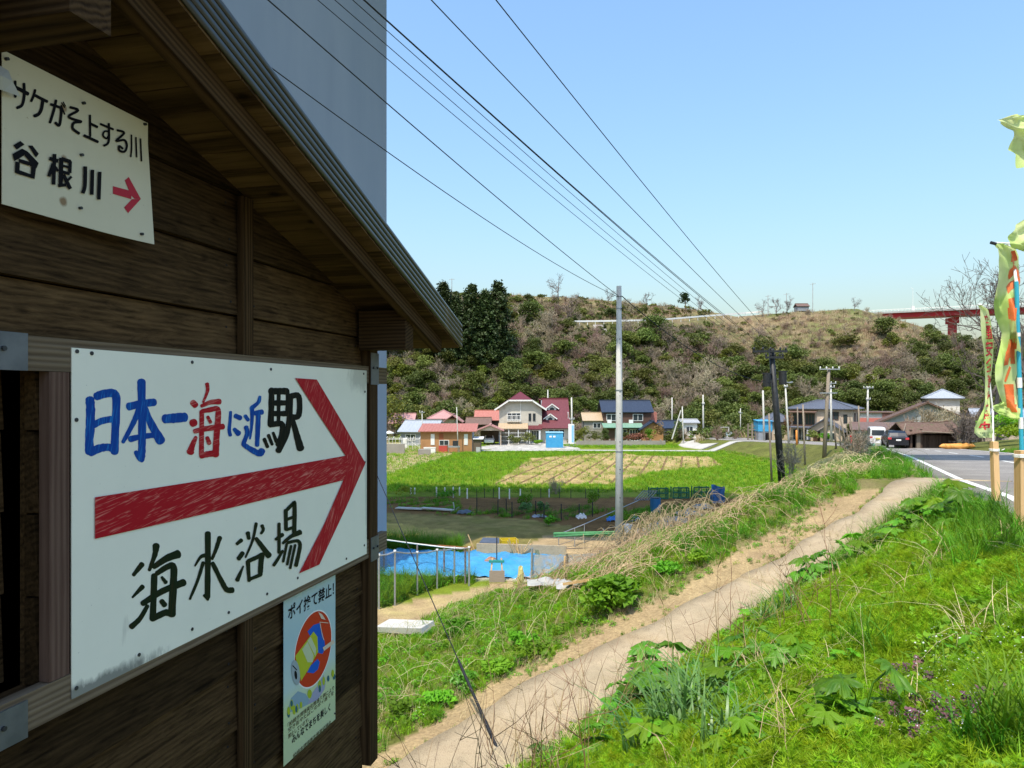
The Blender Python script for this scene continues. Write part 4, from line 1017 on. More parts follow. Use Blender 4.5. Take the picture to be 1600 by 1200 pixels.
def hip_roof(parent, m, x0, x1, y0, y1, ze, zr, ov=0.5, t=0.14, name='roof', n=16):
    x0, x1, y0, y1 = x0 - ov, x1 + ov, y0 - ov, y1 + ov
    w, d = x1 - x0, y1 - y0; i = min(w, d) / 2
    if w >= d: r0, r1 = (x0 + i, (y0 + y1) / 2, zr), (x1 - i, (y0 + y1) / 2, zr)
    else: r0, r1 = ((x0 + x1) / 2, y0 + i, zr), ((x0 + x1) / 2, y1 - i, zr)
    A, B, C_, D_ = (x0, y0, ze), (x1, y0, ze), (x1, y1, ze), (x0, y1, ze)
    mb = MB()
    polys = [[A, B, r1, r0], [C_, D_, r0, r1], [D_, A, r0], [B, C_, r1]] if w >= d else [[A, B, r0], [C_, D_, r1], [D_, A, r0, r1], [B, C_, r1, r0]]
    for q in polys:
        mb.slab(q, t)
        if len(q) == 4: rib(mb, *[(p[0], p[1], p[2] + t) for p in q], n)
    mb.bar((r0[0], r0[1], zr + t), (r1[0] + 0.01, r1[1], zr + t), 0.3, 0.22)
    for p, r_ in ((A, r0), (D_, r0 if w >= d else r1), (B, r1 if w >= d else r0), (C_, r1)): mb.bar((p[0], p[1], ze + t), (r_[0], r_[1], zr + t), 0.22, 0.16)
    return mb.build(name, m, parent)
def wallbox(parent, m, x0, x1, y0, y1, z0, z1, name='wall'):
    mb = MB(); mb.box(x0, x1, y0, y1, z0, z1); return mb.build(name, m, parent)
def gablewall(parent, m, x0, x1, y0, y1, z0, ze, zr, name='wall'):
    mb = MB(); mb.prism([(x0, z0), (x1, z0), (x1, ze), ((x0 + x1) / 2, zr), (x0, ze)], 'y', y0, y1); return mb.build(name, m, parent)
def at(u, y, dz=0.0):
    x = (u - 800) / F * y; return (x, y, gz(x, y) + dz)
def S(y): return y / F

# the big house with the maroon roof
y_ = 115.0; hb = thing('maroon_roof_house', 'greige two-storey house with maroon roofs and two white dormers', 'house', at(780, y_))
G = WM['greige']
mb = MB(); mb.prism([(0, -0.5), (6.9, -0.5), (6.9, 5.7), (5.2, 6.75), (1.7, 6.75), (0, 5.7)], 'y', 0, 8.5); mb.build('wall', G, hb)
mb = MB()
for q in ([(-0.7, -0.6, 5.35), (-0.7, 9, 5.35), (3.45, 9, 8.2), (3.45, 2.0, 8.2), (1.55, -0.6, 6.85)], [(7.6, 9, 5.35), (7.6, -0.6, 5.35), (5.35, -0.6, 6.85), (3.45, 2.0, 8.2), (3.45, 9, 8.2)], [(1.55, -0.6, 6.85), (5.35, -0.6, 6.85), (3.45, 2.0, 8.2)]): mb.slab(q, 0.14)
for i in range(11):
    k_ = i / 10; mb.bar((1.55 + 3.8 * k_, -0.6, 7.0), (3.45, 2.0, 8.33), 0.05, 0.05) if i in (0, 10) else None
    yq = -0.4 + 9 * k_; mb.bar((-0.7, yq, 5.5), (3.2, max(yq, 1.8), 8.2), 0.05, 0.06)
mb.build('roof', RM['maroon'], hb)
mb = MB()
for a, b in (((-0.75, -0.68, 5.36), (1.55, -0.68, 6.88)), ((1.5, -0.68, 6.90), (5.4, -0.68, 6.90)), ((5.35, -0.68, 6.88), (7.65, -0.68, 5.36))): mb.bar(a, b, 0.12, 0.24)
mb.bar((3.45, -0.05, 0.1), (3.45, -0.05, 6.7), 0.08, 0.08); mb.build('bargeboard', M['white'], hb)
mb = MB(); mb.prism([(0.0, 2.9), (-0.1, 2.9), (-0.1, 3.0)], 'x', 0, 0.01); 
w_ = frame_win(hb, 1.3, 3.75, 2.2, 1.15, nx=3); mb = MB(); mb.box(1.25, 3.55, -0.62, -0.1, 3.55, 3.63)
for i in range(9): mb.bar((1.3 + i * 0.275, -0.6, 3.63), (1.3 + i * 0.275, -0.6, 4.45), 0.05, 0.05)
mb.box(1.25, 3.55, -0.63, -0.57, 4.45, 4.52); mb.build('balcony_rail', M['white'], hb)
for x in (4.75, 5.45): frame_win(hb, x, 3.6, 0.42, 1.2, nx=1, fm=M['darkmetal'])
mb = MB(); mb.slab([(-0.1, -2.6, 2.35), (4.6, -2.6, 2.35), (4.6, -0.01, 3.1), (-0.1, -0.01, 3.1)], 0.12); rib(mb, (-0.1, -2.6, 2.47), (4.6, -2.6, 2.47), (4.6, -0.01, 3.22), (-0.1, -0.01, 3.22), 10); mb.build('porch_roof', RM['tan'], hb)
mb = MB()
for x in (0.0, 1.5, 3.0, 4.4): mb.box(x, x + 0.12, -2.5, -2.38, -0.5, 2.33)
for z in (0.5, 1.15, 1.75): mb.box(0.1, 4.4, -2.47, -2.41, z, z + 0.06)
mb.build('trellis', M['white'], hb)
wallbox(hb, G, 6.92, 11.2, 0.2, 8.0, -0.5, 2.75)
mb = MB(); mb.prism([(0.2, 2.76), (8.0, 2.76), (8.0, 4.4), (4.6, 6.9)], 'x', 6.95, 11.15); mb.build('shaded_gable_end', WM['slate'], hb)  # slate in place of greige paints in the shade of the right end
mb = MB(); q = [(6.3, -0.6, 2.35), (11.5, -0.6, 2.35), (11.5, 4.7, 7.0), (7.2, 4.7, 7.0)]; mb.slab(q, 0.14); rib(mb, *[(p[0], p[1], p[2] + 0.14) for p in q], 16); q2 = [(11.5, 8.4, 4.0), (6.6, 8.4, 4.0), (6.6, 4.7, 7.0), (11.5, 4.7, 7.0)]; mb.slab(q2, 0.14)
mb.bar((7.0, 4.7, 7.2), (11.5, 4.7, 7.2), 0.3, 0.22); mb.build('wing_roof', RM['maroon'], hb)
for (x, y, z) in ((8.7, 2.55, 4.85), (8.3, 0.75, 3.25)):
    d_ = MB(); d_.prism([(x - 0.7, z), (x + 0.7, z), (x + 0.7, z + 0.85), (x, z + 1.35), (x - 0.7, z + 0.85)], 'y', y, y + 1.8); dm = d_.build('dormer', M['white'], hb)
    d_ = MB()
    for sg in (-1, 1): d_.slab([(x + sg * 1.1, y - 0.25, z + 0.62), (x + sg * 1.1, y + 1.9, z + 0.62), (x, y + 1.9, z + 1.42), (x, y - 0.25, z + 1.42)], 0.09)
    d_.build('dormer_roof', RM['maroon'], dm)
    d_ = MB()
    for sg in (-1, 1): d_.bar((x + sg * 1.12, y - 0.28, z + 0.62), (x, y - 0.28, z + 1.45), 0.1, 0.16)
    d_.build('dormer_trim', M['white'], dm)
    d_ = MB(); d_.prism([(x - 0.36, z + 0.2), (x + 0.36, z + 0.2), (x + 0.36, z + 0.7), (x, z + 0.92), (x - 0.36, z + 0.7)], 'y', y - 0.04, y - 0.005); d_.build('pane', M['glass'], dm)
mb = MB(); mb.slab([(3.9, -1.9, 2.25), (6.9, -1.9, 2.25), (6.9, -0.02, 2.75), (3.9, -0.02, 2.75)], 0.12); mb.build('porch_canopy', RM['maroon'], hb)
mb = MB(); mb.box(4.75, 4.95, -1.8, -1.6, -0.5, 2.24); mb.box(6.4, 6.6, -1.8, -1.6, -0.5, 2.24); mb.build('porch_post', M['white'], hb)
d_ = MB(); d_.box(5.2, 6.4, -0.06, -0.01, 0, 2.15); do = d_.build('door', M['white'], hb)
for i in range(3): d_ = MB(); d_.box(5.28 + i * 0.38, 5.55 + i * 0.38, -0.09, -0.065, 0.25, 2.0); d_.build('pane', M['glass'], do)
frame_win(hb, 8.0, 0.9, 2.6, 1.3, y=0.2, nx=3)
frame_win(hb, 1.0, 1.0, 2.0, 4.0, nx=2, side=1, x_at=11.2)

# houses behind, at the left
def small_house(name, label, u, y, w, h, d, wall, roofm, ze=None, zr=None, ridge='x', hip=False, rz=0.0):
    t = thing(name, label, 'house', at(u, y), rz)
    (gablewall if (ridge == 'y' and not hip) else wallbox)(t, wall, 0, w, 0, d, -0.6, *((h, zr - 0.05) if (ridge == 'y' and not hip) else (h,)))
    if hip: hip_roof(t, roofm, 0, w, 0, d, h + 0.01, zr, n=10)
    else: gable_roof(t, roofm, 0, w, 0, d, h + 0.01, zr, ridge, n=10)
    if ridge == 'x' and not hip:
        for x in (0.05, w - 0.05): mb = MB(); mb.prism([(0, h), (d, h), (d / 2, zr - 0.05)], 'x', x - 0.04, x + 0.04); mb.build('gable', wall, t)
    return t
t = small_house('farmhouse', 'low dark farmhouse with a pale blue sheet roof beyond the white pipe frame', 626, 108, 5.2, 2.2, 6, WM['slate'], RM['pale'], zr=3.6, rz=R(-12)); frame_win(t, 0.8, 0.8, 1.6, 1.0)
t = small_house('farmhouse', 'small house with a faded pink roof behind the trees at the pier', 611, 122, 3.6, 3.0, 5, WM['timber'], RM['pink'], zr=4.4); frame_win(t, 0.8, 1.2, 1.4, 1.0)
t = small_house('farmhouse', 'white-gabled house with a faded red hipped roof above the orange hut', 672, 122, 4.2, 3.6, 5, WM['white'], RM['pink'], zr=5.0, hip=True); frame_win(t, 0.8, 1.6, 1.6, 1.1)
gable_roof(t, RM['pink'], 2.6, 5.4, -1.8, 2, 3.3, 4.3, 'y', 0.3, name='porch_roof', n=5)
t = small_house('farmhouse', 'dark timber house with a red roof behind the carport', 744, 128, 6.0, 3.3, 6, WM['timber'], RM['red'], zr=4.8); frame_win(t, 1.0, 1.2, 1.8, 1.2)
gable_roof(t, RM['brown'], -1.5, 2.5, -2.5, 2, 2.6, 3.6, 'x', 0.3, name='lean_roof', n=6)
wallbox(t, WM['timber'], -1.4, 2.4, -2.4, -0.01, -0.6, 2.6)

# the orange hut
y_ = 93.0; t = thing('tool_hut', 'orange plank hut with a rusty red sheet roof and two white doors', 'hut', at(657, y_))
wallbox(t, WM['orange'], 0, 6.75, 0, 4.2, -0.5, 2.75); wallbox(t, WM['slate'], 6.755, 6.80, 0.02, 4.18, -0.5, 2.72, 'side_wall')  # slate layer over the orange right side paints in its shade
mb = MB(); q = [(-0.25, -0.45, 2.72), (7.35, -0.45, 2.72), (7.35, 4.6, 3.55), (-0.25, 4.6, 3.55)]; mb.slab(q, 0.09); rib(mb, *[(p[0], p[1], p[2] + 0.09) for p in q], 18, 0.05); mb.build('roof', RM['red'], t)
for x in (1.35, 5.7): mb = MB(); mb.box(x, x + 0.5, -0.05, -0.004, 1.0, 2.45); mb.build('white_door', M['white'], t)
mb = MB(); mb.box(2.45, 3.75, -0.06, -0.004, 0.95, 1.65); mb.build('window', M['white'], t)
for i in range(2): mb = MB(); mb.box(2.52 + i * 0.6, 3.05 + i * 0.6, -0.085, -0.062, 1.02, 1.58); mb.build('pane', M['glass'], t)
mb = MB(); mb.box(2.4, 3.5, -0.12, -0.004, -0.5, 0.9); mb.build('red_panel', material('red_sheet', (0.50, 0.06, 0.05), (0.42, 0.09, 0.06), 3), t)
mb = MB(); mb.box(2.45, 3.0, -0.05, -0.004, 1.7, 2.5); mb.build('vent_panel', material('rust_panel', (0.30, 0.09, 0.04), rough=0.8), t)
b = tag(MB().box(0, 1.5, 0, 0.6, 0, 0.7).box(-0.03, 1.53, -0.03, 0.63, 0.702, 0.76).build('storage_bin', M['white'], loc=at(662, 91.5)), 'long white storage bin on the ground before the orange hut', 'bin')
b = thing('outdoor_sink', 'weathered sink bench standing before the orange hut window', 'bench', at(700, 91.6)); mb = MB(); mb.box(0, 1.5, 0, 0.5, 0.75, 0.95); mb.build('basin', M['metal'], b)
for x in (0.03, 1.4): mb = MB(); mb.box(x, x + 0.08, 0.05, 0.13, -0.2, 0.748); mb.build('leg', M['oldwood'], b); mb = MB(); mb.box(x, x + 0.08, 0.37, 0.45, -0.2, 0.748); mb.build('leg', M['oldwood'], b)
mb = MB(); mb.box(0.6, 1.3, 0.1, 0.45, 0.952, 1.6); mb.build('cooker', M['darkmetal'], b)
b = thing('lean_shelter', 'dark lean-to with a pale roof at the right end of the orange hut', 'shelter', at(739, 92.6)); wallbox(b, WM['timber'], 0.03, 1.0, 0, 2.5, -0.4, 1.75); mb = MB(); mb.slab([(-0.0, -0.2, 1.76), (1.35, -0.2, 1.76), (1.35, 2.7, 1.9), (-0.0, 2.7, 1.9)], 0.07); mb.build('roof', M['white'], b); mb = MB(); mb.box(0.4, 0.98, -0.06, -0.004, -0.3, 0.75); mb.build('panel', WM['grey'], b)
# retaining wall, dark block, parasol and white pipe frame at the left
tag(MB().box(-3.4, 0, 0, 0.3, -0.5, 1.25).build('retaining_wall', WM['block'], loc=at(632, 91)), 'low grey block wall in the dry grass left of the orange hut', 'wall')
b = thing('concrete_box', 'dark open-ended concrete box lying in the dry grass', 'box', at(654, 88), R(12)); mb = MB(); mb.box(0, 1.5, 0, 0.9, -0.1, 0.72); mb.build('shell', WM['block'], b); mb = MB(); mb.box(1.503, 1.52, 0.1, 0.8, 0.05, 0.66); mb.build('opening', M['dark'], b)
b = thing('garden_parasol', 'white parasol on a pole at the edge of the bridge pier', 'parasol', at(608, 104)); mb = MB(); mb.tube([(0, 0, -0.2), (0, 0, 2.3)], 0.03, 6); mb.build('pole', M['white'], b)
mb = MB(); n = 10; vs = [(0, 0, 2.45)] + [(0.75 * math.cos(2 * math.pi * i / n), 0.75 * math.sin(2 * math.pi * i / n), 2.15) for i in range(n)] + [(0.75 * math.cos(2 * math.pi * i / n), 0.75 * math.sin(2 * math.pi * i / n), 2.02) for i in range(n)]
mb.add(vs, [(0, 1 + i, 1 + (i + 1) % n) for i in range(n)] + [(1 + i, 1 + n + i, 1 + n + (i + 1) % n, 1 + (i + 1) % n) for i in range(n)]); mb.build('canopy', M['white'], b)
b = thing('greenhouse_skeleton', 'white pipe frame of a stripped greenhouse left of the orange hut', 'frame', at(603, 98)); mb = MB()
for i in range(6):
    for j in range(2): mb.tube([(i * 0.92, j * 2.4, -0.2), (i * 0.92, j * 2.4, 1.5)], 0.028, 5)
    mb.tube([(i * 0.92, 0, 1.5), (i * 0.92, 1.2, 1.8), (i * 0.92, 2.4, 1.5)], 0.028, 5)
for z in (0.7, 1.5):
    for j in range(2): mb.tube([(0, j * 2.4, z), (4.6, j * 2.4, z)], 0.028, 5)
mb.tube([(3.0, 0, 1.5), (4.6, 0, 0.4)], 0.028, 5); mb.build('pipes', M['white'], b)
mb = MB(); mb.box(2.3, 2.9, 0.3, 0.5, 0.3, 1.6); mb.build('panel', M['white'], b)

# the carport and the yard things
y_ = 109.0; t = thing('carport', 'open carport with a faded red gabled roof sheltering a white car', 'carport', at(747, y_))
for x in (0.1, 3.4):
    for y in (0.1, 4.6): mb = MB(); mb.box(x, x + 0.14, y, y + 0.14, -0.4, 2.25); mb.build('post', WM['beige'], t)
gable_roof(t, RM['pink'], 0, 3.65, 0, 4.8, 2.26, 3.0, 'y', 0.3, 0.1, n=7)
mb = MB(); mb.prism([(0, 2.26), (3.65, 2.26), (1.82, 2.95)], 'y', 0.0, 0.1); mb.build('gable', WM['beige'], t); mb = MB(); mb.prism([(0, 0.2), (3.65, 0.2), (3.65, 2.26), (1.82, 2.95), (0, 2.26)], 'y', 4.75, 4.85); mb.build('back_wall', WM['timber'], t)
y_ = 103.0; t = thing('portable_cabin', 'bright blue portable cabin with two small white notices', 'cabin', at(853.5, y_)); CB = material('cabin_blue', (0.05, 0.30, 0.55), (0.07, 0.35, 0.60), 2, 0.5)
mb = MB(); mb.box(0, 2.45, 0, 1.6, 0, 2.15)
for i in range(12): mb.box(0.08 + i * 0.2, 0.18 + i * 0.2, -0.04, 0.0 - 0.001, 0.1, 1.35)
mb.build('body', CB, t); mb = MB(); mb.slab([(-0.06, -0.08, 2.152), (2.51, -0.08, 2.152), (2.51, 1.68, 2.2), (-0.06, 1.68, 2.2)], 0.08); mb.build('roof', material('cabin_top', (0.25, 0.5, 0.62), rough=0.5), t)
for x in (0.45, 1.0): mb = MB(); mb.box(x, x + 0.34, -0.03, -0.002, 1.5, 1.75); mb.build('notice', M['white'], t)
t = thing('sign_panel', 'tall white and blue signboard on posts beside the blue cabin', 'signboard', at(888, 105), R(-30)); mb = MB(); mb.box(0, 0.95, 0, 0.08, 0.5, 3.4); mb.build('panel', M['white'], t); mb = MB(); mb.box(0.55, 0.9, -0.02, -0.002, 0.7, 3.2); mb.build('stripe', material('sign_sky_blue', (0.25, 0.50, 0.70), rough=0.5), t); mb = MB(); mb.box(0.05, 0.13, 0.09, 0.17, -0.3, 3.3); mb.box(0.8, 0.88, 0.09, 0.17, -0.3, 3.3); mb.build('post', M['metal'], t)

# the house with the navy tiled roof
y_ = 119.0; t = thing('navy_roof_house', 'dark timber house with a navy tiled roof and a green lower roof', 'house', at(943, y_)); Wd = WM['wood']
wallbox(t, Wd, 0, 8.0, 0, 6, -0.6, 5.0); gable_roof(t, RM['navy'], 0, 8.0, 0, 6, 5.01, 6.7, 'x', 0.35, n=22)
for x in (0.05, 7.95): mb = MB(); mb.prism([(0.1, 5.0), (5.9, 5.0), (3, 6.6)], 'x', x - 0.04, x + 0.04); mb.build('gable', Wd, t)
mb = MB(); q = [(-0.3, -2.3, 2.35), (6.3, -2.3, 2.35), (6.3, -0.02, 3.0), (-0.3, -0.02, 3.0)]; mb.slab(q, 0.1); rib(mb, *[(p[0], p[1], p[2] + .1) for p in q], 14); mb.build('lower_roof', RM['green'], t)
wallbox(t, Wd, 0, 6, -1.5, -0.01, -0.6, 2.3, 'lower_wall')
frame_win(t, 4.9, 3.45, 1.7, 1.15); frame_win(t, 0.5, 3.45, 1.6, 1.15); frame_win(t, 1.7, 0.2, 2.0, 1.9, y=-1.5, nx=3); frame_win(t, 4.1, 0.2, 1.8, 1.9, y=-1.5, nx=4, fm=M['white'])
for x in (0.6, 4.2): mb = MB(); mb.box(x, x + 0.7, -0.45, -0.1, 3.05, 3.65); mb.build('air_conditioner', M['white'], t)
gablewall(t, WM['orange'], 5.9, 9.3, -3.4, -1.52, -0.6, 2.3, 3.35, 'porch_wall'); gable_roof(t, RM['navy'], 5.9, 9.3, -3.4, -1.5, 2.31, 3.4, 'y', 0.5, 0.12, name='porch_roof', n=7)
wallbox(t, RM['red'], 7.6, 9.1, 0.8, 4.0, 3.2, 4.9, 'red_wing'); wallbox(t, WM['beige'], 8.02, 12.2, -1.0, 4, -0.6, 2.3, 'annex_wall'); gable_roof(t, RM['navy'], 8.02, 12.2, -1.0, 4, 2.31, 3.3, 'x', 0.35, name='annex_roof', n=9)
wallbox(t, WM['block'], -3.2, -0.02, 0.5, 5, -0.6, 3.5, 'wing_wall'); gable_roof(t, RM['tan'], -3.2, -0.02, 0.5, 5, 3.51, 4.6, 'x', 0.3, name='wing_roof', n=8); frame_win(t, -1.7, 2.2, 1.3, 0.9, y=0.5)
t = small_house('store_shed', 'small low shed with a flat pale roof right of the navy-roofed house', 1067, 119, 2.4, 2.3, 3, WM['white'], RM['grey'], zr=2.7); frame_win(t, 0.5, 0.6, 1.2, 1.1)
t = thing('garden_wall', 'low grey garden wall in front of the navy-roofed house', 'wall', at(901, 108)); mb = MB(); mb.box(0, 13.5, 0, 0.25, -0.3, 0.75); mb.build('wall', WM['block'], t)
for i in range(9): mb = MB(); mb.box(0.3 + i * 1.55, 0.5 + i * 1.55, -0.03, 0.28, 0.752, 0.95); mb.build('pillar_cap', WM['block'], t)

# goal frame, pale tarps and sports-ground edge beyond the winding lane
t = thing('goal_frame', 'small white goal frame standing on the far grass', 'goal', at(1126, 118)); mb = MB(); mb.tube([(0, 0, 0), (0, 0, 1.6), (1.35, 0, 1.6), (1.35, 0, 0)], 0.05, 6); mb.tube([(0, 0, 1.6), (0, 1, 0.1)], 0.03, 5); mb.tube([(1.35, 0, 1.6), (1.35, 1, 0.1)], 0.03, 5); mb.build('posts', M['white'], t)
TB = material('pale_blue_tarp', (0.25, 0.42, 0.52), (0.40, 0.52, 0.58), 2, 0.5)
for u, w, lab in ((1096, 4.2, 'heap of pale blue tarpaulin on the far grass left of the goal'), (1131, 3.6, 'flat pale blue tarpaulin by the goal frame')):
    V_ = []; mb = MB(); mb.blob((0, 0, 0.1), (w / 2, 0.9, 0.5), 5, 12, 0.5); tag(mb.build('tarpaulin', TB, loc=at(u + 10, 122)), lab, 'tarp')
# blue shack and timber rack
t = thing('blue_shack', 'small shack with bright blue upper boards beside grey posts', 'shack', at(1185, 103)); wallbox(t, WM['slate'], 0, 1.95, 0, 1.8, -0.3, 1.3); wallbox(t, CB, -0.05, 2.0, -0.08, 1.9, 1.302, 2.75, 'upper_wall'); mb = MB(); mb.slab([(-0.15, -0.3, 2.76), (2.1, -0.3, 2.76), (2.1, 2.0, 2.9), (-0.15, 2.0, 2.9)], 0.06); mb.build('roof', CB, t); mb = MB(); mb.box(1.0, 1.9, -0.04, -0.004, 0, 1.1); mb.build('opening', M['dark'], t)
t = thing('timber_rack', 'grey timber rack stacked with poles left of the blue shack', 'rack', at(1168, 104)); 
for x in (0, 0.6, 1.2): mb = MB(); mb.box(x, x + 0.2, 0, 0.2, -0.3, 2.4); mb.build('post', M['oldwood'], t)
for z in (0.5, 1.0, 1.5, 2.0): mb = MB(); mb.box(0.2 if z < 1 else 0, 1.5, 0.22, 0.36, z, z + 0.12); mb.build('rail', M['oldwood'], t)

# the beige house
y_ = 103.0; t = thing('beige_house', 'beige two-storey house with a dark slate hipped roof and gabled porch', 'house', at(1234, y_), R(-34)); t.scale = (.85, .85, .86); B_ = WM['beige']
wallbox(t, B_, 0, 9.8, 0, 7.5, -0.6, 5.25); hip_roof(t, RM['slate'], 0, 9.8, 0, 7.5, 5.26, 6.7, 0.6, n=20)
mb = MB(); mb.box(0.2, 4.2, -0.9, -0.02, 2.5, 2.62); mb.build('balcony_floor', WM['wood'], t)
frame_win(t, 0.5, 2.7, 1.7, 1.9, fm=WM['wood']); frame_win(t, 2.5, 2.7, 1.5, 1.9, fm=WM['wood'], nx=3); frame_win(t, 6.1, 3.6, 1.6, 1.3, fm=WM['wood']); frame_win(t, 8.4, 3.1, 0.6, 1.4, nx=1, fm=M['darkmetal'])
mb = MB(); mb.slab([(0, -1.2, 4.75), (4.4, -1.2, 4.75), (4.4, -0.02, 5.0), (0, -0.02, 5.0)], 0.08); mb.build('balcony_roof', RM['brown'], t)
mb = MB(); mb.slab([(-0.5, -1.4, 2.2), (4.6, -1.4, 2.2), (4.6, -0.91, 2.4), (-0.5, -0.91, 2.4)], 0.1); mb.build('lower_roof', RM['slate'], t)
gablewall(t, B_, 3.9, 8.3, -2.8, -0.02, -0.6, 2.3, 3.7, 'porch_wall'); gable_roof(t, RM['slate'], 3.9, 8.3, -2.8, -0.02, 2.31, 3.75, 'y', 0.55, 0.14, name='porch_roof', n=9)
gablewall(t, B_, 5.6, 8.9, -4.2, -2.82, -0.6, 2.0, 3.0, 'entrance_wall'); gable_roof(t, RM['slate'], 5.6, 8.9, -4.2, -2.82, 2.01, 3.05, 'y', 0.45, 0.12, name='entrance_roof', n=7)
d_ = MB(); d_.box(4.3, 5.4, -2.87, -2.804, -0.4, 1.9); d_.build('door', WM['wood'], t); frame_win(t, 6.3, 0.5, 1.6, 1.2, y=-4.2); frame_win(t, 0.5, 0.1, 2.2, 1.9, nx=3)
mb = MB(); mb.box(3.0, 3.8, -1.3, -0.91, 0.3, 1.9); mb.build('laundry_screen', material('pale_lilac_cloth', (0.55, 0.55, 0.66), rough=0.8), t)
mb = MB(); mb.box(4.9, 5.5, -0.4, -0.05, 3.0, 3.6); mb.build('air_conditioner', M['white'], t)
frame_win(t, 1.5, 3.1, 0.9, 1.6, nx=1, fm=M['darkmetal'], side=1, x_at=9.8); frame_win(t, 4.5, 3.1, 0.9, 1.6, nx=1, fm=M['darkmetal'], side=1, x_at=9.8)
t = small_house('annex_house', 'low beige annex with a slate roof left of the big beige house', 1204, 107, 3.0, 2.6, 4, WM['beige'], RM['slate'], zr=4.0, hip=True); frame_win(t, 0.5, 0.9, 1.4, 1.1)

# the row at the right: red-white store, brown-roofed store and its wall, the gabled house with its tower
t = thing('store_building', 'long low white building with a red end behind the brown roof', 'building', at(1334, 112), R(-26)); wallbox(t, WM['white'], 0, 4.0, 0, 5, -0.6, 4.1); wallbox(t, material('faded_red_wall', (0.50, 0.20, 0.16), (0.55, 0.26, 0.2), 2), 4.01, 5.4, -0.1, 5, -0.6, 4.0, 'red_wall'); mb = MB(); mb.box(-0.2, 5.6, -0.4, 5.2, 4.102, 4.3); mb.build('roof', RM['brown'], t); mb = MB(); mb.box(0.2, 3.9, -0.08, -0.01, 2.6, 3.3); mb.build('red_band', material('faded_red_band', (0.52, 0.17, 0.14), rough=0.7), t); mb = MB(); mb.box(0.1, 4.2, -0.14, -0.09, 1.0, 2.5); mb.build('shutter', WM['grey'], t)
t = thing('brown_roof_store', 'low block building under a wide brown sheet roof', 'building', at(1331, 92), R(-24)); wallbox(t, WM['block'], 0.2, 5.6, 0, 4, -0.6, 1.6); mb = MB(); q = [(-0.2, -0.5, 1.55), (6.0, -0.5, 1.55), (6.0, 4.5, 2.4), (-0.2, 4.5, 2.4)]; mb.slab(q, 0.1); rib(mb, *[(p[0], p[1], p[2] + .1) for p in q], 24); mb.build('roof', RM['brown'], t); d_ = MB(); d_.box(0.4, 1.3, -0.05, -0.004, -0.4, 1.4); d_.build('door', material('dull_green_door', (0.05, 0.14, 0.11), rough=0.6), t)
y_ = 98.0; t = thing('gabled_house', 'pale grey house with a broad dark-edged gable behind the bare bushes', 'house', (576 / F * 98, 98, -6.7), R(-27))
gablewall(t, WM['grey'], 0, 11.2, 0, 9, -1.6, 3.0, 5.6, 'wall'); gable_roof(t, RM['brown'], 0, 11.2, 0, 9, 3.01, 5.65, 'y', 0.7, 0.2, n=12)
frame_win(t, 1.6, 1.6, 2.2, 1.2, nx=3); mb = MB(); mb.box(0.8, 5.2, -0.4, -0.3, 1.0, 1.1); mb.box(0.8, 5.2, -0.4, -0.3, 1.4, 1.46)
for i in range(12): mb.box(0.85 + i * 0.38, 0.91 + i * 0.38, -0.38, -0.32, 0.2, 1.4)
mb.build('balcony_rail', WM['grey'], t); mb = MB(); mb.prism([(0, 2.4), (11.2, 2.4), (11.2, 2.3), (0, 2.3)], 'y', -0.05, -0.005); mb.build('band', WM['slate'], t)
wallbox(t, WM['white'], 5.8, 9.6, 3.5, 8, 3.5, 6.2, 'tower_wall'); hip_roof(t, RM['pale'], 5.8, 9.6, 3.5, 8, 6.21, 7.4, 0.5, n=12, name='tower_roof')
wallbox(t, WM['beige'], 11.3, 19, 4, 9, -1.0, 3.8, 'wing_wall'); gable_roof(t, RM['pale'], 11.3, 19, 4, 9, 3.81, 4.7, 'x', 0.4, name='wing_roof', n=16)

# the old timber barn by the road
y_ = 64.0; t = thing('timber_barn', 'decaying black timber barn with a sagging brown roof by the road', 'barn', at(1421, y_), R(-4)); t.scale = (0.84, 0.9, 0.9)
BW = wood('charred_boards', (0.030, 0.022, 0.018), (0.10, 0.07, 0.055), knots=False)
n = 20
for i in range(n):
    x0 = 1.45 + 3.5 * i / n; mb = MB(); hgt = 1.42 + random.uniform(-0.04, 0.03)
    mb.box(-hgt / 2, hgt / 2, -0.02, 0.02, -0.082, 0.082); mb.build('plank', BW, t, loc=(x0 + 0.09, 0.5 + random.uniform(0, .03), hgt / 2 - 0.1), rot=(0, -math.pi / 2 + random.uniform(-.02, .02), 0))
mb = MB(); mb.box(0.1, 0.3, 0, 0.2, -0.2, 1.9); mb.box(4.8, 5.0, 0.2, 0.4, -0.2, 1.9); mb.box(1.2, 1.4, 0.1, 0.3, -0.2, 1.95); mb.box(0.1, 0.3, 3.3, 3.5, -0.2, 1.9); mb.box(4.8, 5.0, 3.3, 3.5, -0.2, 1.9); mb.build('post', BW, t)
mb = MB(); mb.box(0.75, 1.15, 0.02, 0.25, -0.1, 1.55); mb.build('pale_board', M['oldwood'], t)
mb = MB(); mb.box(0.1, 5.0, 3.4, 3.45, -0.2, 1.8); mb.box(0.1, 0.15, 0.3, 3.4, -0.2, 1.8); mb.box(4.95, 5.0, 0.3, 3.4, -0.2, 1.8); mb.build('back_wall', BW, t)
V_, Fc = [], []
for s_, (ya, za, yb, zb) in enumerate(((-0.45, 1.62, 1.7, 2.75), (3.9, 1.6, 1.7, 2.75))):
    b0 = len(V_)
    for i in range(19):
        for j in range(7):
            x = -0.55 + 5.9 * i / 18; k_ = j / 6
            V_.append((x, ya + (yb - ya) * k_, za + (zb - za) * k_ - 0.22 * math.sin(math.pi * i / 18) * k_ - 0.25 * max(0, 1 - i / 4) + random.uniform(-.03, .03)))
    for i in range(18):
        for j in range(6):
            q = b0 + i * 7 + j; Fc.append((q, q + 7, q + 8, q + 1))
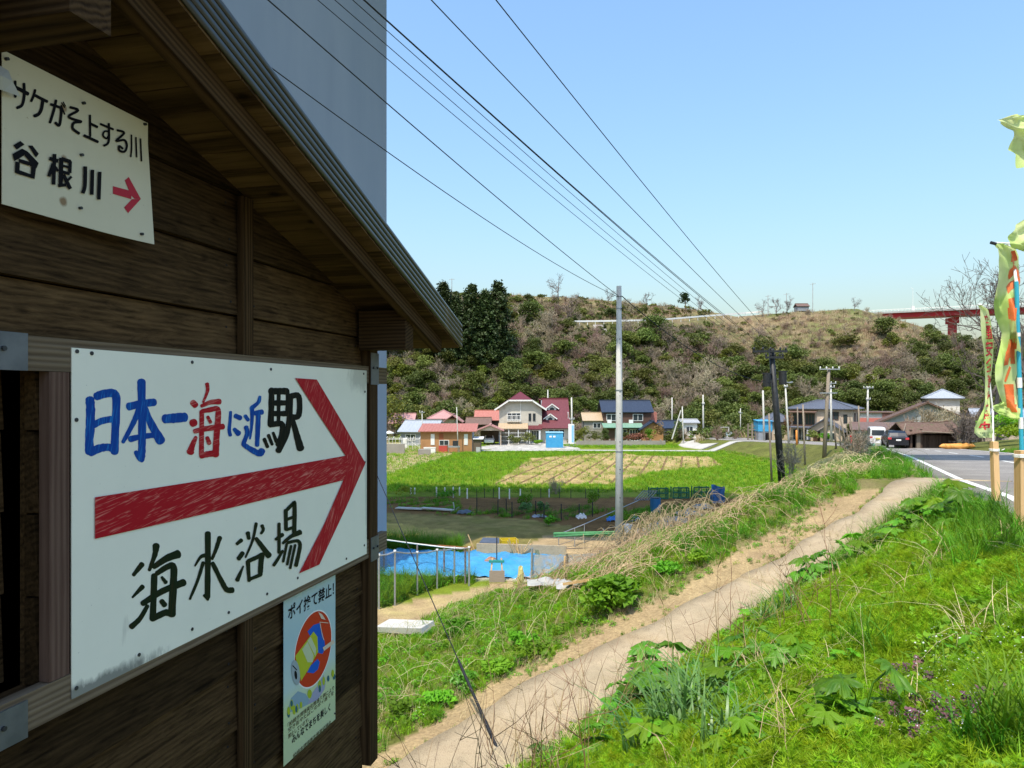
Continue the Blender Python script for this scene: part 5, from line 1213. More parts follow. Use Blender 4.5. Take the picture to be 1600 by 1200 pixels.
me = np_mesh('roof', np.array(V_), np.array(Fc), material('rusted_roof', (0.10, 0.06, 0.045), (0.17, 0.11, 0.085), 5, 0.9, c3=(0.10, 0.10, 0.05), s3=0.5)); o = link('roof', me, t); md = o.modifiers.new('thick', 'SOLIDIFY'); md.thickness = 0.1
mb = MB(); mb.tube([(-0.9, -0.5, 1.5), (-0.1, 0.6, 2.5)], 0.04, 5); mb.tube([(1.0, -0.5, 1.75), (5.2, -0.5, 1.55)], 0.045, 5); mb.build('loose_pole', M['oldwood'], t)
# long orange tarp roll on the verge
mb = MB(); pts = [(i * 0.42, 0.15 * math.sin(i * 1.1), 0.18 + 0.03 * math.sin(i * 2.3)) for i in range(9)]; mb.tube(pts, [0.05, 0.2, 0.25, 0.22, 0.27, 0.24, 0.26, 0.2, 0.06], 9)
for i in range(1, 8): mb.tube([(i * 0.42 + .1, -0.28, 0.15), (i * 0.42 + .1, 0, 0.42), (i * 0.42 + .1, 0.3, 0.15)], 0.02, 4)
tag(mb.build('tarp_roll', material('orange_tarp', (0.62, 0.26, 0.05), (0.72, 0.36, 0.10), 4, 0.6), smooth=True, loc=at(1468, 61, 0.1), rot=(0, 0, R(6))), 'long orange tarpaulin roll lying on the grass by the barn', 'tarp')

# ------------------------------------------------------------------ cars
def car(name, label, loc, rz, col, Ln, Wd_, Hh, kind='hatch', plate=(0.8, 0.8, 0.78)):
    t = thing(name, label, 'car', loc, rz)
    pm_ = material(name + '_paint', col, rough=0.25, spec=0.6)
    # stations from the tail (y=0) forward: (y, floor, waist, top, half width waist, half width top)
    if kind == 'hatch': st = [(0, .38, .82, .9, .80, .70), (.10, .28, .95, 1.0, .86, .72), (.35, .24, .98, 1.34, .88, .66), (.75, .24, .98, 1.5, .88, .66), (1.9, .24, .94, 1.52, .88, .66), (2.7, .24, .92, 1.40, .88, .68), (3.25, .24, .92, .98, .87, .76), (3.9, .26, .84, .88, .84, .74), (4.2, .36, .66, .70, .74, .66)]
    elif kind == 'van': st = [(0, .40, .95, 1.0, .70, .66), (.05, .30, 1.0, 1.75, .72, .64), (.4, .28, 1.0, 1.86, .73, .63), (2.3, .28, 1.0, 1.88, .73, .63), (2.9, .28, 1.0, 1.74, .73, .63), (3.3, .30, .95, 1.02, .72, .66), (3.4, .40, .8, .84, .68, .62)]
    else: st = [(0, .4, .75, .8, .72, .62), (.15, .3, .85, .9, .8, .66), (.6, .25, .9, 1.28, .82, .62), (2.2, .25, .9, 1.38, .82, .6), (3.0, .25, .88, .95, .82, .7), (3.7, .35, .7, .75, .74, .66)]
    ky, kz, kw = Ln / st[-1][0], Hh / max(s_[3] for s_ in st), Wd_ / (2 * max(s_[4] for s_ in st))
    st = [(a * ky, b * kz, c * kz, d * kz, e * kw, f * kw) for a, b, c, d, e, f in st]
    mb = MB(); vs = []
    for a, b, c, d, e, f in st: vs += [(-e * .92, a, b), (-e, a, (b + c) / 2), (-e * .985, a, c), (-f, a, d), (0, a, d + .02), (f, a, d), (e * .985, a, c), (e, a, (b + c) / 2), (e * .92, a, b)]
    fs = [(i * 9 + k, i * 9 + k + 1, (i + 1) * 9 + k + 1, (i + 1) * 9 + k) for i in range(len(st) - 1) for k in range(8)] + [tuple(range(8, -1, -1)), tuple((len(st) - 1) * 9 + k for k in range(9))]
    mb.add(vs, fs); mb.build('body', pm_, t, smooth=False)
    def P_(i, f_, side):                             # on the glasshouse of station i, f_ from waist to top
        a, b, c, d, e, f = st[i]; return Vector((side * (e * .985 + (f - e * .985) * f_ + 0.012), a, c + (d - c) * f_))
    lo, hi = (2, 5) if kind != 'van' else (1, 4)
    for s_ in (-1, 1):
        for i in range(lo, hi):
            mb = MB(); a, b = P_(i, .1, s_), P_(i + 1, .1, s_); c, d = P_(i + 1, .88, s_), P_(i, .88, s_); g = (b - a) * .04; mb.add([a + g, b - g, c - g, d + g], [(0, 1, 2, 3)]); mb.build('side_window', M['glass'], t)
    def W_(i, j, nm):
        A_, B_2 = st[i], st[j]; y0, z0, w0 = A_[0], A_[3], A_[5]; y1, z1, w1 = B_2[0], B_2[3], B_2[5]; o_ = 0.02 if j > i else 0.02
        nrm = Vector((0, -(z1 - z0), (y1 - y0))).normalized(); nrm = nrm if nrm.z > 0 else -nrm
        mb = MB(); q = [Vector((-w0 * .9, y0, z0)), Vector((w0 * .9, y0, z0)), Vector((w1 * .9, y1, z1)), Vector((-w1 * .9, y1, z1))]; c = sum(q, Vector()) / 4
        q = [c + (p - c) * .88 + nrm * 0.035 for p in q]; mb.add(q, [(0, 1, 2, 3)]); mb.build(nm, M['glass'], t)
    if kind == 'hatch': W_(1, 3, 'rear_window'); W_(6, 5, 'windscreen')
    elif kind == 'van':
        mb = MB(); z0 = st[1][2] * 1.08; mb.add([(-.56, -0.0, z0), (.56, 0.0, z0), (.55, .03, st[1][3] * .93), (-.55, .03, st[1][3] * .93)], [(0, 1, 2, 3)]); mb.build('rear_window', M['glass'], t); W_(5, 4, 'windscreen')
    else: W_(1, 2, 'rear_window'); W_(4, 3, 'windscreen')
    e = max(s_[4] for s_ in st); rw = .31 if kind == 'hatch' else .27
    for x in (-e + .08, e - .08):
        for y in (Ln * .19, Ln * .80):
            w_ = MB().tube([(x - .1, y, rw), (x + .1, y, rw)], rw, 16).build('wheel', M['tyre'], t); MB().tube([(x - .108, y, rw), (x + .108, y, rw)], rw * .62, 12).build('rim', M['metal'], w_)
    RL = M.setdefault('lamp_red', material('tail_lamp', (0.55, 0.05, 0.06), rough=0.25))
    b0, c0 = st[1][1], st[1][2]; ww = st[1][4]
    for s_ in (-1, 1): mb = MB(); mb.box(min(s_ * ww * .66, s_ * ww * .99), max(s_ * ww * .66, s_ * ww * .99), -0.02, .2, c0 * .82, c0 * 1.0); mb.build('tail_light', RL, t)
    mb = MB(); mb.box(-.2, .2, -0.045, -0.005, c0 * .70, c0 * .84); mb.build('number_plate', material(name + '_plate', plate, rough=0.5), t)
    mb = MB(); mb.box(-ww * .97, ww * .97, -0.06, .25, b0, b0 + .22); mb.build('bumper', pm_, t)
    return t
def on_road(u, y, dz=0.06): x = (u - 800) / F * y; return (x, y, max(gz(x, y), float(road_z(y))) + dz)
car('black_hatchback', 'black hatchback parked tail-on at the bend of the road', on_road(1404, 63), R(-19), (0.006, 0.007, 0.012), 4.2, 1.72, 1.52)
car('white_van', 'small white van with a yellow number plate in front of the black hatchback', on_road(1372, 70), R(-21), (0.72, 0.73, 0.74), 3.4, 1.5, 1.85, 'van', (0.70, 0.55, 0.03))
car('white_car', 'white car parked under the faded red carport', at(764, 110.2), R(180), (0.74, 0.75, 0.76), 3.8, 1.62, 1.4, 'sedan').location.y += 3.9
tag(MB().box(-.5, .5, -.3, .3, 0, .6).box(-.53, .53, -.33, .33, .602, .68).build('green_bin', material('mint_green', (0.25, 0.55, 0.42), rough=0.6), loc=at(1357, 74)), 'mint green box beside the white van', 'box')
b = thing('fire_post', 'short red fire hydrant post by the far lane', 'hydrant', at(1330, 83)); mb = MB(); mb.tube([(0, 0, -.1), (0, 0, .85)], 0.12, 8); mb.build('barrel', M.setdefault('red_gloss', material('hydrant_red', (0.55, 0.02, 0.02), rough=0.4)), b); mb = MB(); mb.blob((0, 0, .9), .17, 4, 8); mb.build('cap', M['red_gloss'], b)

# ------------------------------------------------------------------ red highway bridge on the skyline
t = thing('red_bridge', 'red steel girder bridge crossing the skyline behind the bare trees', 'bridge', (0, 0, 0)); RB = material('bridge_red', (0.45, 0.02, 0.03), (0.36, 0.03, 0.04), 0.2, 0.5); 
Yb = 300.0; a, b = px(1340, 497, Yb + 20), px(1720, 481, Yb - 40)
mb = MB(); mb.bar(a, b, 10, 1.9); mb.build('girder', RB, t); dk = MB(); dk.bar(a + Vector((0, 0, 1.35)), b + Vector((0, 0, 1.35)), 12, 0.7); dk.build('deck', WM['grey'], t)
mb = MB(); mb.bar(a + Vector((0, -5.5, 2.6)), b + Vector((0, -5.5, 2.6)), .1, .25); n = 60
for i in range(n + 1): p_ = a.lerp(b, i / n) + Vector((0, -5.5, 0)); mb.bar(p_ + Vector((0, 0, 1.7)), p_ + Vector((0, 0, 2.7)), .12, .12)
mb.build('railing', WM['white'], t)
for u_, w_ in ((1507, 1.4), (1665, 1.4)):
    k_ = (u_ - 1340) / 380; p_ = a.lerp(b, k_); mb = MB(); mb.box(p_.x - w_ / 2, p_.x + w_ / 2, p_.y - 2, p_.y + 2, -8, p_.z - 1.6); mb.box(p_.x - w_ / 2 - .4, p_.x + w_ / 2 + .4, p_.y - 3, p_.y + 3, p_.z - 4, p_.z - 1.55); mb.build('pier', RB, t)
lp = px(1448, 470, 290); mb = MB(); mb.box(-.6, .6, -.3, .3, 0, 2.0); mb.bar((0, 0, 2), (0, 0, 9.6), .1, .1); mb.bar((0, 0, 9.6), (-1.0, 0, 9.8), .1, .1); mb.build('lamp_post', WM['white'], t, loc=a.lerp(b, .29) + Vector((0, 4, 2.6)))
# little hut and mast on the mound, white guard rail across the hillside
h_ = hit(1255, 487); t = thing('hilltop_hut', 'tiny hut with a brown roof on top of the mown mound', 'hut', (h_.x - 1.6, h_.y, h_.z + 0.2)); wallbox(t, WM['slate'], 0, 3.2, 0, 2.4, 0, 1.3); gable_roof(t, RM['brown'], 0, 3.2, 0, 2.4, 1.31, 2.0, 'x', .2, n=5)
for u_, vt, lab in ((1270, 442, 'thin mast standing beside the tiny hilltop hut'), (1229, 458, 'thin mast among the bare trees left of the hilltop hut'), (1200, 461, 'thin pole with a short crossarm on the hilltop by pink blossom'), (706, 435, 'thin mast with a bracket on the hilltop above the cedars')):
    h_ = hit(u_, np.interp(u_, _HU, _HV) + 4); top_ = (618 - vt) / F * h_.y; t = thing('mast', lab, 'mast', h_); mb = MB(); mb.tube([(0, 0, -.5), (0, 0, top_ - h_.z)], .09, 5); mb.build('pole', WM['grey'], t); mb = MB(); mb.bar((-.8, 0, top_ - h_.z - .4), (.8, 0, top_ - h_.z - .2), .1, .1); mb.build('bracket', WM['grey'], t)
t = thing('guard_rail', 'long white guard rail running across the wooded hillside', 'guard rail', (0, 0, 0))
pts = [hit(u, v) for u, v in ((893, 508), (930, 507.5), (970, 507), (1010, 506), (1050, 503.5), (1090, 500), (1130, 497), (1165, 494), (1190, 492))]
mb = MB()
for p, q in zip(pts[:-1], pts[1:]): mb.bar(p + Vector((0, -.3, .9)), q + Vector((0, -.3, .9)), .08, .42)
mb.build('rail', M['white'], t)
for i in range(len(pts) - 1):
    for k_ in range(3): p = pts[i].lerp(pts[i + 1], k_ / 3); mb = MB(); mb.bar(p + Vector((0, -.2, -.6)), p + Vector((0, -.2, 1.1)), .12, .12); mb.build('post', M['white'], t)
h_ = hit(938, 518); t = thing('hillside_wall', 'small patch of stone facing below the white guard rail', 'wall', h_); mb = MB(); q = [hit(u, v) - h_ + Vector((0, -.3, .1)) for u, v in ((930, 526), (950, 526), (945, 510), (926, 510))]; mb.slab(q, .3); mb.build('facing', WM['block'], t)
TER = material('terrace_step', (0.30, 0.24, 0.15), (0.22, 0.22, 0.08), 0.6)
for u0, u1, v_, lab in ((1062, 1120, 523, 'uppermost grassy terrace step below the guard rail'), (1058, 1128, 531, 'middle grassy terrace step below the guard rail'), (1062, 1120, 539, 'lowest grassy terrace step below the guard rail')):
    mb = MB()
    pa = [hit(u0 + (u1 - u0) * i / 4, v_) for i in range(5)]
    for p, q in zip(pa[:-1], pa[1:]): mb.bar(p + Vector((0, 0, .0)), q + Vector((0, 0, .0)), 1.2, .25)
    tag(mb.build('terrace', TER), lab, 'terrace', 'terrace steps on the hillside')

# ------------------------------------------------------------------ utility poles
def insul(parent, pts, m=None):
    for p in pts:
        mb = MB(); mb.tube([p, (p[0], p[1], p[2] + .12), (p[0], p[1], p[2] + .2)], [.05, .07, .03], 6); mb.build('insulator', m or M['white'], parent)
b0 = low_at(967.5, 880); y_ = b0.y; top = (618 - 447) / F * y_ - b0.z
t = thing('concrete_pole', 'tall pale concrete utility pole with step holes rising from the dry brambles', 'utility pole', b0)
mb = MB(); mb.tube([(0, 0, -.6), (0, 0, top * .5), (-0.01, 0, top)], [.172, .135, .098], 20); mb.build('shaft', M['pole'], t, smooth=True)
for v_ in (530, 567, 612, 646, 690, 733, 777, 824):
    z_ = (618 - v_) / F * y_ - b0.z; r_ = .172 + (.098 - .172) * z_ / top
    for dx, s_ in ((.01, 1),): mb = MB(); mb.tube([(dx, -r_ - .012, z_), (dx, -r_ + .03, z_)], .022, 8); mb.tube([(dx - .004, -r_ - .008, z_ - .16), (dx - .004, -r_ + .03, z_ - .16)], .014, 8); mb.build('step_hole', M['dark'], t)
for z_ in (top - .42, top - .9, 4.4, 6.8): r_ = .186 + (.105 - .185) * z_ / top; mb = MB(); mb.tube([(0, 0, z_), (0, 0, z_ + .03)], r_ + .01, 20); mb.build('band', M['metal'], t)
mb = MB(); mb.bar((.05, -.1, top - .9), (.2, -.2, top - .88), .03, .03); mb.build('cable_clamp', M['darkmetal'], t)
POLE_TOP = Vector((b0.x, b0.y, b0.z + top - .42))

yd = 45.0; bb = px(1222, 618, yd); bb.z = gz(bb.x, yd); tp = px(1205, 545, yd)
t = thing('dark_pole', 'leaning dark utility pole with crossarms and two transformer cans', 'utility pole', bb); off = tp - bb
mb = MB(); mb.tube([off * -.05, off * .5, off], [.24, .2, .16], 14); mb.build('shaft', M['darkmetal'], t, smooth=True)
for (v_, ua, ub) in ((549, 1176, 1230), (558.5, 1196, 1224)):
    a_, c_ = px(ua, v_, yd - .25) - bb, px(ub, v_, yd - .25) - bb; mb = MB(); mb.bar(a_, c_, .12, .14); mb.build('crossarm', M['darkmetal'], t); insul(t, [a_.lerp(c_, k_) + Vector((0, 0, .07)) for k_ in (.04, .3, .52, .8, .96)], M['darkmetal'])
for u_, v0, v1 in ((1198, 584, 604), (1223, 581, 601)):
    p_ = px(u_, (v0 + v1) / 2, yd - .1) - bb; hh = (v1 - v0) / F * yd / 2; mb = MB(); mb.tube([p_ - Vector((0, 0, hh)), p_ + Vector((0, 0, hh))], .24, 14); tc_ = mb.build('transformer', M['darkmetal'], t); mb = MB(); mb.bar(p_ + Vector((-.3, 0, hh + .03)), p_ + Vector((.3, 0, hh + .03)), .3, .05); mb.build('lid', M['darkmetal'], tc_)
p_ = px(1232, 598, yd) - bb; mb = MB(); mb.bar(px(1215, 592, yd) - bb, p_, .06, .06); mb.bar(p_, p_ + Vector((.25, 0, .05)), .12, .08); mb.build('lamp_arm', M['metal'], t)

def wpole(u, vt, ub, vb, y, m, label, r=.13, arms=(), brace=None, grp=None, cat='utility pole', name='utility_pole'):
    bs = px(ub, 618, y); bs.z = gz(bs.x, y) if vb is None else (618 - vb) / F * y
    bs.z = min(bs.z, gz(bs.x, y)); off = px(u, vt, y) - bs
    t = thing(name, label, cat, bs, group=grp); mb = MB(); mb.tube([off * -.06, off * .5, off], [r, r * .9, r * .75], 10); mb.build('shaft', m, t, smooth=True)
    for v_, w_, ni in arms:
        c_ = px(u + (ub - u) * (v_ - vt) / max((vb or 700) - vt, 1), v_, y) - bs; mb = MB(); mb.bar(c_ + Vector((-w_ / 2, -r, 0)), c_ + Vector((w_ / 2, -r, 0)), .09, .1); mb.build('crossarm', M['metal'], t)
        insul(t, [c_ + Vector((-w_ / 2 + .08 + (w_ - .16) * i / max(ni - 1, 1), -r, .05)) for i in range(ni)])
    return t
OW, PC = M['oldwood'], M['pole']
t = wpole(1295, 575, 1287.5, 722, 66, OW, 'tall grey timber pole with two crossarms at the head of the bank', .19, ((577, 1.9, 4), (614, 1.6, 0)))
wpole(1298, 598, 1299, 690, 92, PC, 'pale concrete pole with a white crossarm just behind the tall timber pole', .15, ((599, 1.3, 3), (605, .9, 2)))
wpole(1356, 604, 1355.5, 668, 105, PC, 'pale concrete pole with two crossarms right of the beige house', .16, ((606, 1.5, 4), (624, .7, 2)))
wpole(893, 621, 894, 690, 112, PC, 'white concrete pole at the right of the maroon-roofed house', .15, ((655, .8, 2),))
wpole(1050, 621, 1050, 665, 125, PC, 'pale pole behind the red wing of the navy-roofed house', .13)
wpole(1098.5, 617, 1099, 678, 120, PC, 'pale pole standing alone on the far grass left of the goal', .15, ((631, .5, 2),))
wpole(1192, 610, 1194, 688, 100, PC, 'pale concrete pole rising in front of the blue shack', .15)
wpole(1227, 602, 1233, 700, 88, PC, 'pale slender pole just right of the dark leaning pole', .13, ((604, .5, 2),))
wpole(1157, 638, 1157, 672, 122, PC, 'thin grey pole with a lamp right of the goal frame', .09, ((645, .7, 1),))
wpole(856, 609, 856, 640, 134, PC, 'pole top showing behind the ridge of the maroon roof', .14)
t = wpole(1066, 635, 1068, 686, 109, PC, 'slender pole held by a leaning prop left of the winding lane', .11)
o_ = px(1050, 686, 109) - Vector(t.location); c_ = px(1064, 641, 109) - Vector(t.location); mb = MB(); mb.tube([o_, c_], .1, 8); mb.build('prop', PC, t)
wpole(659.5, 642, 660, 672, 103, PC, 'thin pale pole with a bracket at the left of the orange hut', .08, ((644, .8, 1),))
wpole(713.5, 636, 716, 709, 91.8, PC, 'slim pole with a small box right in front of the orange hut', .07)
for (u, vt, ub, vb, y, lab) in ((1201.5, 646, 1206, 742, 56, 'bare timber post left of the dark leaning pole'), (1254.5, 632, 1258, 716, 66, 'bare timber post in front of the beige house porch'), (1341.5, 634, 1343, 704, 72, 'bare timber post right of the beige house'),
                               (1312.5, 650, 1324, 706, 70, 'leaning timber stake, first of the row by the far lane'), (1328, 652, 1336, 704, 72, 'leaning timber stake before the brown-roofed store'), (1246, 636, 1247, 690, 84, 'thin timber post beside the orange marker post'),
                               (1303, 656, 1307, 706, 69, 'short timber stake just right of the tall timber pole')):
    wpole(u, vt, ub, vb, y, OW, lab, .09, name='timber_post', cat='post')
for u, vt, ub, vb, y, lab in ((1311, 664, 1314, 702, 73, 'short grey stake nearest the tall timber pole in the row by the far lane'), (1317, 668, 1321, 701, 75, 'lowest short grey stake, middle of the row by the far lane'), (1322, 662, 1326, 703, 73, 'short grey stake nearest the white van in the row by the far lane')): wpole(u, vt, ub, vb, y, OW, lab, .06, name='timber_stake', cat='stake', grp='stakes beside the far lane')
b = wpole(1244.5, 672, 1245, 697, 80, material('marker_orange', (0.70, 0.25, 0.05), rough=0.6), 'bright orange marker post on the far grass', .12, name='marker_post', cat='post')

# ------------------------------------------------------------------ overhead wires
def wire(a, b, sag, r, label, n=26, grp='overhead wires'):
    a, b = Vector(a), Vector(b); mb = MB()
    mb.tube([a.lerp(b, i / n) - Vector((0, 0, sag * 4 * (i / n) * (1 - i / n))) for i in range(n + 1)], r, 5)
    return tag(mb.build('power_cable', M['wire'], smooth=True), label, 'cable', grp)
def span(u0, v0, y0, u1, v1, y1, r, label, sag=.0, ext=1.6):
    a, b = px(u0, v0, y0), px(u1, v1, y1); a2 = b + (a - b) * ext; return wire(a2, b, sag, r, label)
span(388, 48, 9.5, 966, 464, POLE_TOP.y - .12, .009, 'lowest black cable running up left from the pale concrete pole', .42, 1.25)
span(432, 0, 10, 967, 463, POLE_TOP.y - .13, .011, 'thicker black cable meeting the pale concrete pole beside the lowest one', .16, 1.25)
wire(POLE_TOP + Vector((.1, -.12, 0)), px(1208, 598, yd), .75, .018, 'thick black cable sagging from the pale pole to the dark pole')
for (u0, v0, u1, v1, r, lab, sg) in ((539, 0, 1178, 546, .010, 'thin wire, leftmost of the bundle of three from the dark pole', .55), (561, 0, 1184, 546, .010, 'thin wire, middle of the bundle of three from the dark pole', .5), (582, 0, 1190, 546, .010, 'thin wire, right one of the bundle of three from the dark pole', .42),
                            (599, 0, 1200, 546, .016, 'thick wire of the close pair crossing the middle of the sky', .42), (601.5, 0, 1204, 546, .014, 'thinner wire of the close pair crossing the middle of the sky', .44),
                            (699, 0, 1216, 546, .014, 'single black wire, second from the right across the sky', .40), (796, 0, 1228, 546, .014, 'single black wire, rightmost across the sky', .40)):
    span(u0, v0, 12, u1, v1, yd - .25, r * .75, lab, sg, 1.3)
# black stay cable anchored in the bank by the path, thick sleeve at its foot
g0 = hit(786, 1192); tp = px(588, 740, 12.0); d_ = tp - g0
t = thing('stay_cable', 'black stay cable slanting down past the shed to an anchor in the bank', 'cable', g0)
mb = MB(); mb.tube([d_ * .0, d_ * 1.9], .007, 6); mb.build('cable', M['wire'], t); mb = MB(); mb.tube([d_ * -.01, d_ * .24], .017, 8); mb.build('sleeve', M['wire'], t)
# ------------------------------------------------------------------ the gardens on the low ground
def up_to(base, v): return (618.0 - v) / F * base.y - base.z      # height of a thing whose top is seen at pixel row v
def crumple(name, m, p, w, d, h, label, cat, grp=None, seed=0):
    g = np.random.default_rng(seed); V_, Fc = [], []; n = 11; ph = g.uniform(0, 6, 6)
    for i in range(n):
        for j in range(n):
            a, b = i / (n - 1) * 2 - 1, j / (n - 1) * 2 - 1; e = max(abs(a), abs(b)); r = 1 - .22 * math.sin(a * 3 + ph[0]) * e
            V_.append((a * w / 2 * r, b * d / 2 * (1 - .25 * math.sin(b * 4 + a * 2 + ph[1]) * e), max(.02, h * (1 - e ** 2) * (.55 + .45 * math.sin(a * 5 + ph[2]) * math.sin(b * 4 + ph[3])) + g.uniform(0, h * .45))))
    for i in range(n - 1):
        for j in range(n - 1): c = i * n + j; Fc.append((c, c + n, c + n + 1, c + 1))
    return tag(link(name, np_mesh(name, np.array(V_), np.array(Fc), m), loc=p), label, cat, grp)
# pipe fence of the grassy plot by the pier
fr = [(592, 952, 868), (617, 945, 862), (652, 930, 864), (683, 918, 860), (710, 910, 857), (733, 915, 856)]
PF0 = low_at(617, 945); t = thing('pipe_fence', 'galvanised pipe fence with sagging dark netting round the grassy plot', 'fence', PF0)
pts = [low_at(u, v) for u, v, _ in fr]; tops = [Vector((p.x, p.y, p.z + up_to(p, vt))) for p, (u, v, vt) in zip(pts, fr)]
bk = [(560, 838, 26.2), (600, 843, 26.4), (652, 850, 26.8), (694, 855, 26.0), (727, 857, 25.0)]; btop = [px(u, v, y) for u, v, y in bk]
NET = bpy.data.materials.new('dark_netting'); NET.use_nodes = True; nt = NET.node_tree; L = nt.links; p = nt.nodes['Principled BSDF']; p.inputs['Base Color'].default_value = (0.03, 0.03, 0.03, 1)
def netmat(name, c, dens, sc=30):
    m = bpy.data.materials.new(name); m.use_nodes = True; nt = m.node_tree; L = nt.links; p = nt.nodes['Principled BSDF']; p.inputs['Base Color'].default_value = (*c, 1); p.inputs['Roughness'].default_value = 0.8
    tr = nd(nt, 'ShaderNodeBsdfTransparent'); ms = nd(nt, 'ShaderNodeMixShader'); tc = nd(nt, 'ShaderNodeTexCoord'); n = nd(nt, 'ShaderNodeTexNoise'); n.inputs['Scale'].default_value = sc; n.inputs['Detail'].default_value = 3; L.new(tc.outputs['Object'], n.inputs['Vector'])
    mr = nd(nt, 'ShaderNodeMapRange'); mr.inputs['From Min'].default_value = 0.35; mr.inputs['From Max'].default_value = 0.65; mr.inputs['To Min'].default_value = max(0, dens - .2); mr.inputs['To Max'].default_value = min(1, dens + .2)
    L.new(n.outputs['Fac'], mr.inputs['Value']); L.new(mr.outputs[0], ms.inputs[0]); L.new(tr.outputs[0], ms.inputs[1]); L.new(p.outputs[0], ms.inputs[2]); L.new(ms.outputs[0], nt.nodes['Material Output'].inputs['Surface']); return m
NET = netmat('dark_netting', (0.02, 0.02, 0.02), 0.22); GNET = netmat('green_netting', (0.03, 0.16, 0.08), 0.5); WNET = netmat('grey_mesh_cloth', (0.40, 0.37, 0.33), 0.75, 8)
for i, (p, q) in enumerate(zip(pts, tops)):
    mb = MB(); mb.tube([p - PF0 + Vector((0, 0, -.2)), q - PF0], .032, 8); po = mb.build('post', M['metal'], t); mb = MB(); mb.tube([q - PF0, q - PF0 + Vector((0, 0, .05))], .045, 8); mb.build('cap', M['white'], po)
for a, b in zip(tops[:-1], tops[1:]): mb = MB(); mb.tube([a - PF0, a.lerp(b, .5) - PF0 - Vector((0, 0, .03)), b - PF0], .026, 6); mb.build('rail', M['metal'], t)
for q in btop: mb = MB(); mb.tube([Vector((q.x, q.y, gz(q.x, q.y) - .2)) - PF0, q - PF0], .032, 8); mb.build('post', material('rusted_pipe', (0.16, 0.09, 0.06), (0.30, 0.28, 0.27), 4, .7), t)
for a, b in zip(btop[:-1] , btop[1:]): mb = MB(); mb.tube([a - PF0, b - PF0], .026, 6); mb.build('rail', M['white'], t)
mb = MB(); mb.tube([btop[-1] - PF0, tops[-1] - PF0], .026, 6); mb.build('rail', M['metal'], t)
for a, b, c, d in zip(pts[:-1], pts[1:], tops[1:], tops[:-1]): mb = MB(); mb.add([a - PF0 + Vector((0, .02, .05)), b - PF0 + Vector((0, .02, .05)), c - PF0 + Vector((0, .02, -.04)), d - PF0 + Vector((0, .02, -.04))], [(0, 1, 2, 3)]); mb.build('net', NET, t)
# blue tarpaulin spread over the yard behind it
V_, Fc = [], []; nx, ny = 70, 16
A0, A1, B0, B1 = low_at(575, 902), low_at(882, 906), low_at(575, 864), low_at(884, 874)
A0.z = A1.z = -6.52; B0.z = B1.z = -6.40
for i in range(nx + 1):
    for j in range(ny + 1):
        a, b = i / nx, j / ny; p = A0.lerp(A1, a).lerp(B0.lerp(B1, a), b)
        e = .12 * math.sin(a * 31) if a > .97 else 0
        V_.append((p.x - (1 - b) * .5 * (a > .93) * (a - .93) * 12 * math.sin(b * 5), p.y, p.z + .05 * math.sin(a * 44 + b * 9) * math.sin(b * 11 + a * 6) + .03 * math.sin(a * 97 + b * 23) + .10 * math.sin(b * math.pi) + .03 * math.sin(b * 31 + a * 13)))
for i in range(nx):
    for j in range(ny): q = i * (ny + 1) + j; Fc.append((q, q + ny + 1, q + ny + 2, q + 1))
BT = material('blue_tarpaulin', (0.030, 0.25, 0.54), (0.07, 0.34, 0.62), 1.2, 0.35, spec=0.5)
o = link('blue_tarpaulin', np_mesh('blue_tarpaulin', np.array(V_) - np.array(A0), np.array(Fc), BT, smooth=True), loc=A0); tag(o, 'wide wrinkled bright blue tarpaulin spread on the ground behind the pipe fence', 'tarp')
md = o.modifiers.new('thick', 'SOLIDIFY'); md.thickness = .01
def rock(name, label, u, v, r, c, cat): p = low_at(u, v); mb = MB(); mb.blob((0, 0, r * .6), (r, r * .8, r * .8), 6, 9, .35); return tag(mb.build(name, material(name + '_mat', c, tuple(q * 1.3 for q in c), 5), loc=p), label, cat)
rock('weight_stone', 'rounded reddish stone weighing down the blue tarpaulin', 767, 885, .26, (.30, .17, .12), 'stone')
t = thing('low_block_wall', 'low pale concrete wall along the back of the blue tarpaulin', 'wall', low_at(745, 870)); mb = MB(); L_ = low_at(885, 874) - low_at(745, 870); mb.bar((0, 0, .25), (L_.x, L_.y, .25), .14, .6); mb.build('wall', M['concrete'], t)
# pale mesh cloth screen with stakes
q0, q1, q2, q3 = low_at(830, 911), low_at(884, 913), low_at(936, 910), low_at(1000, 900); t = thing('cloth_screen', 'pale mesh cloth screen tied to rusty stakes at the edge of the sandy plot', 'screen', q0)
qq = [q0, q1, q2, q3]; hs_ = [1.0, 1.02, 1.05, 1.25]
for i in range(3):
    V_, Fc = [], []
    for a in range(9):
        for b in range(6): p = qq[i].lerp(qq[i + 1], a / 8) - q0; h = (hs_[i] + (hs_[i + 1] - hs_[i]) * a / 8) * b / 5; V_.append((p.x, p.y + .05 * math.sin(a * 1.7 + b), p.z + h))
    for a in range(8):
        for b in range(5): c = a * 6 + b; Fc.append((c, c + 6, c + 7, c + 1))
    link('cloth', np_mesh('cloth', np.array(V_), np.array(Fc), WNET), t)
for p, h, mm in ((q0, 1.25, 'metal'), (q1, 1.1, 'oldwood'), (q2, 1.15, 'oldwood'), (q0.lerp(q1, .95), 1.0, 'stake')): mb = MB(); mb.tube([p - q0 + Vector((0, -.08, -.1)), p - q0 + Vector((0.03, -.08, h))], .045, 6); mb.build('stake', M[mm], t)
p = low_at(836, 907); mb = MB(); n = 8; mb.add([(0, 0, 1.1), (.12, 0, 1.1), (.5, -.1, 0), (-.05, -.15, 0), (.2, .05, .45)], [(0, 1, 4), (1, 2, 4), (2, 3, 4), (3, 0, 4)]); tag(mb.build('netting_fold', GNET, loc=p), 'bunched green netting hanging at the corner of the cloth screen', 'netting')
